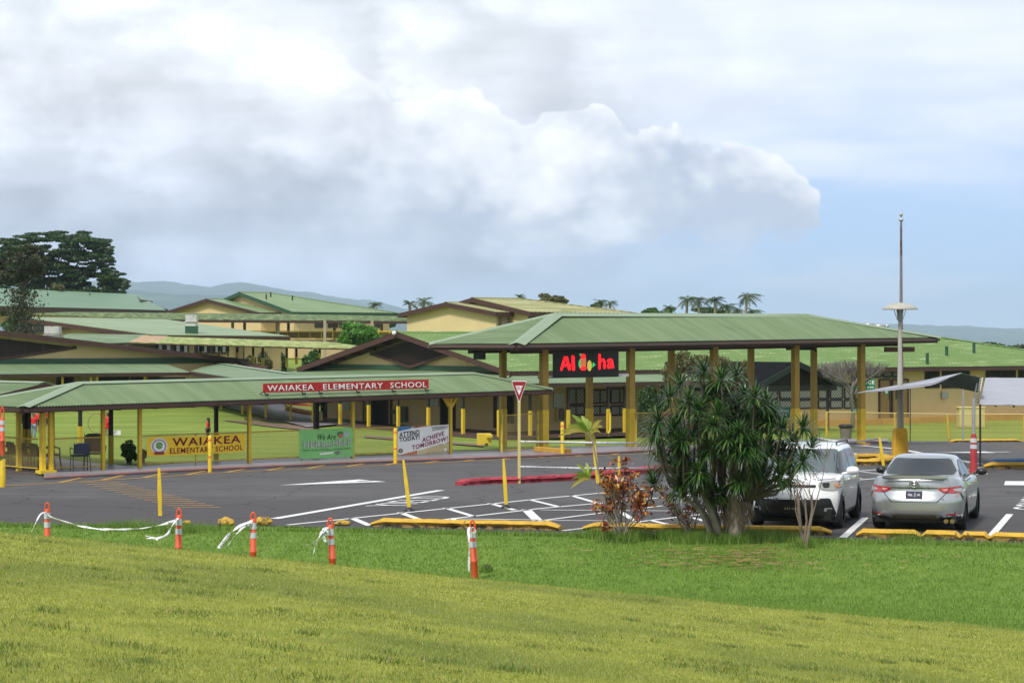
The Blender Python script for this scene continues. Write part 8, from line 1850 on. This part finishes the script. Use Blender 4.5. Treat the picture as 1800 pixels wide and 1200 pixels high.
def person(loc, rz, hgt, lab, top_m, leg_m, pose='stand', hair='long', armL=None, armR=None, skirt=False, sleeve=True, legs='long'):
    """standing child; local x = right, y = forward, z = up, unit height scaled by hgt"""
    e_ = empty('person', loc, lab, 'person', None, rz); e_['_loc'] = 1; S = hgt
    st = {'stand': ((.06, 0), (-.06, 0)), 'walk': ((.05, .13), (-.05, -.12))}[pose]
    N = {'pel': (0, 0, .50), 'wai': (0, 0, .60), 'che': (0, -.01, .73), 'nec': (0, 0, .835), 'hea': (0, .01, .88), 'top': (0, .012, .955),
         'hR': (.055, 0, .49), 'kR': (.058, st[0][1]*.45+.015, .27), 'aR': (.06, st[0][1], .045), 'tR': (.062, st[0][1]+.085, .018), 'hL': (-.055, 0, .49), 'kL': (-.058, st[1][1]*.45+.02, .27), 'aL': (-.06, st[1][1]-.01, .045), 'tL': (-.062, st[1][1]+.075, .018)}
    aR = armR or [(.155, -.03, .64), (.17, .02, .50)]; aL = armL or [(-.155, -.03, .64), (-.17, .02, .50)]
    N['sR'] = (.105, -.005, .785); N['eR'], N['wR'] = aR; N['sL'] = (-.105, -.005, .785); N['eL'], N['wL'] = aL
    rad = {'pel': (.075, .06), 'wai': (.062, .05), 'che': (.078, .055), 'nec': .027, 'hea': .056, 'top': .052, 'hR': .052, 'kR': .035, 'aR': .021, 'tR': .018, 'hL': .052, 'kL': .035, 'aL': .021, 'tL': .018, 'sR': .033, 'eR': .023, 'wR': .016, 'sL': .033, 'eL': .023, 'wL': .016}
    E = [('pel', 'wai'), ('wai', 'che'), ('che', 'nec'), ('nec', 'hea'), ('hea', 'top'), ('pel', 'hR'), ('hR', 'kR'), ('kR', 'aR'), ('aR', 'tR'), ('pel', 'hL'), ('hL', 'kL'), ('kL', 'aL'), ('aL', 'tL'), ('che', 'sR'), ('sR', 'eR'), ('eR', 'wR'), ('che', 'sL'), ('sL', 'eL'), ('eL', 'wL')]
    def sub(keys, grow=0.0, over=None):
        ks = list(keys); ed = [(ks.index(a), ks.index(b_)) for a, b_ in E if a in ks and b_ in ks]; nd = [Vector(N[k_])*S for k_ in ks]
        rr = [tuple((x+grow)*S for x in (over or {}).get(k_, rad[k_])) if isinstance((over or {}).get(k_, rad[k_]), tuple) else ((over or {}).get(k_, rad[k_])+grow)*S for k_ in ks]; return skinmesh(nd, ed, rr)
    me = sub(['pel']+[k_ for k_ in N if k_ != 'pel'])
    bm = bmesh.new(); bm.from_mesh(me)
    # hands: palm, four fingers, thumb joined into the body mesh
    for w_, el_, sg in (('wR', 'eR', 1), ('wL', 'eL', -1)):
        W_ = Vector(N[w_])*S; d = (W_-Vector(N[el_])*S).normalized(); sd_ = d.cross(Vector((sg, .2, 0))).normalized(); mb = MB(); mb.tube([W_, W_+d*.03*S, W_+d*.055*S], [.014*S, .02*S, .016*S], 7)
        for k_ in range(4): o_ = W_+d*.05*S+sd_*(k_-1.5)*.010*S; L_ = (.036, .042, .040, .030)[k_]*S; mb.tube([o_, o_+d*L_*.5+Vector((-sg*.004*S, 0, 0)), o_+d*L_+Vector((-sg*.012*S, 0, 0))], [.0052*S, .0048*S, .0036*S], 5)
        mb.tube([W_+d*.015*S+sd_*.014*S, W_+d*.035*S+sd_*.030*S, W_+d*.052*S+sd_*.034*S], [.007*S, .006*S, .004*S], 5)
        b0_ = [bm.verts.new(v) for v in mb.v]
        for f in mb.f:
            try: bm.faces.new([b0_[i] for i in f])
            except ValueError: pass
    # face: nose, ears
    for c, r in (((0, .072, .895), .010), ((.058, .01, .90), .013), ((-.058, .01, .90), .013), ((.018, .060, .868), .007), ((-.018, .060, .868), .007)):
        bb_ = bmesh.ops.create_icosphere(bm, subdivisions=1, radius=r*S); bmesh.ops.translate(bm, verts=bb_['verts'], vec=Vector(c)*S)
    for f in bm.faces: f.smooth = True
    me2 = bpy.data.meshes.new('body'); bm.to_mesh(me2); bm.free(); mesh_obj('body', me2, skin, e_, True)
    mb = MB(); 
    for sx in (-.022, .022): mb.lathe((sx*S, .062*S, .905*S), [(.001*S, -.006*S), (.007*S, 0), (.001*S, .006*S)], 8)
    mb.build('eyes', hairm, e_, True)
    if skirt:
        mb = MB(); mb.lathe((0, 0, 0), [(.125*S, .36*S), (.10*S, .46*S), (.082*S, .56*S), (.075*S, .62*S)], 16); o = mb.build('skirt', top_m, e_, True); o.scale = (1, .8, 1)
    shirt = sub(['wai', 'pel', 'che', 'sR', 'sL']+(['eR', 'eL'] if sleeve else []), .012, {'eR': .026, 'eL': .026, 'pel': (.078, .064)})
    n = len(shirt.vertices)
    for v in shirt.vertices:   # short sleeves: pull cloth back from the lower arm
        pass
    mesh_obj('shirt', shirt, top_m, e_, True)
    mesh_obj('trousers', sub(['pel', 'hR', 'kR', 'hL', 'kL']+(['aR', 'aL'] if legs == 'long' else []), .012, {'aR': .028, 'aL': .028}), leg_m, e_, True)
    for k_, sx in (('aR', .06), ('aL', -.06)):
        a = Vector(N[k_])*S; mb = MB(); mb.grid(lambda u, v: a+Vector((math.cos(u*2*math.pi)*.028*math.sin(math.pi*lerp(.05, .95, v))*S, (-.03+.14*v)*S, -.018*S+math.sin(u*2*math.pi)*.024*math.sin(math.pi*lerp(.05, .95, v))*S)), 10, 6); mb.build('shoe', shoem, e_, True)
    mb = MB(); hc = Vector((0, -.006, .915))*S
    mb.grid(lambda u, v: hc+Vector((math.cos(u*2*math.pi)*.066*math.sin(math.pi*.62*v+.02), math.sin(u*2*math.pi)*.070*math.sin(math.pi*.62*v+.02)-.010*v-(.014 if math.sin(u*2*math.pi) > .3 and v > .6 else 0), .068*math.cos(math.pi*.62*v)))*S, 18, 9)
    if hair == 'long': mb.grid(lambda u, v: Vector((math.cos(math.pi+u*math.pi)*(.062+.012*math.sin(v*3)), -.018+math.sin(math.pi+u*math.pi)*(.058-.015*v)-.02*v, .92-.26*v-.03*math.sin(u*math.pi)))*S, 14, 9)
    mb.build('hair', hairm, e_, True); return e_
def gz_(px, py): return G(px, py)
# girl behind the yellow banner, facing left
Yg = 82; X = (365.5-900)/F*Yg; zt_ = zat(732.5, Yg); zb = T(X, Yg)
person(Vector((X, Yg, zb)), R(80), zt_-zb, 'girl with long black hair in a red shirt standing behind the yellow banner', redsh, darkc, 'stand', 'long')
q = G(188.5, 765); q1 = person(q, R(150), zat(724, q.y)-q.z, 'girl in a red dress holding a hoop left of the small white box', redsh, redsh, 'stand', 'long', armL=[(-.15, .07, .68), (-.20, .16, .60)], armR=[(.15, .07, .68), (.20, .16, .60)], skirt=True, legs='short')
hq = q+Vector((-.20, -.25, .62)); mb = MB(); mb.tube([hq+Vector((-.20+.36*math.cos(a), 0, .40*math.sin(a)-.10)) for a in [2*math.pi*i/32 for i in range(33)]], .012, 6); tag(mb.build('hoop', mat('hoop_brown', (.22, .09, .05), .5), None, loc=hq), 'thin brown hoop held by the girl in the red dress', 'hoop')
q = G(58.5, 769); person(q, R(200), zat(725, q.y)-q.z, 'child in red shirt and light blue jeans near the corner post', redsh, jeans, 'stand', 'short', armR=[(.15, .05, .66), (.10, .16, .58)])
q = G(66.5, 758); person(q, R(160), zat(719, q.y)-q.z, 'child in red with dark shorts just behind the one in jeans', redsh, darkc, 'stand', 'short', legs='short')
q = G(82, 755); person(q, R(250), zat(718, q.y)-q.z, 'child in red shirt and black shorts striding right of the corner post', redsh, darkc, 'walk', 'short', legs='short', armR=[(.16, .06, .66), (.19, .15, .58)])
q = G(37, 750); person(q, R(100), zat(712, q.y)-q.z, 'child in dark clothes bending among the dark posts at the left', darkc, darkc, 'walk', 'short', armR=[(.14, .12, .68), (.12, .24, .60)], armL=[(-.14, .12, .68), (-.12, .24, .60)])
# ================================================================ HAZE
hz = MB(); hz.box((0, 5800, 110), (13400, 12600, 320)); ho = hz.build('haze', None); hm = bpy.data.materials.new('haze_air'); hm.use_nodes = True; t = NT(hm.node_tree); out = t.n('ShaderNodeOutputMaterial'); pv = t.n('ShaderNodeVolumePrincipled'); pv.inputs['Density'].default_value = .00012; pv.inputs['Color'].default_value = (.66, .82, 1.0, 1); pv.inputs['Anisotropy'].default_value = 0.0
t.l(pv.outputs[0], out.inputs['Volume']); ho.data.materials.append(hm); tag(ho, 'thin bluish haze over the school and hills', 'haze', kind='stuff')
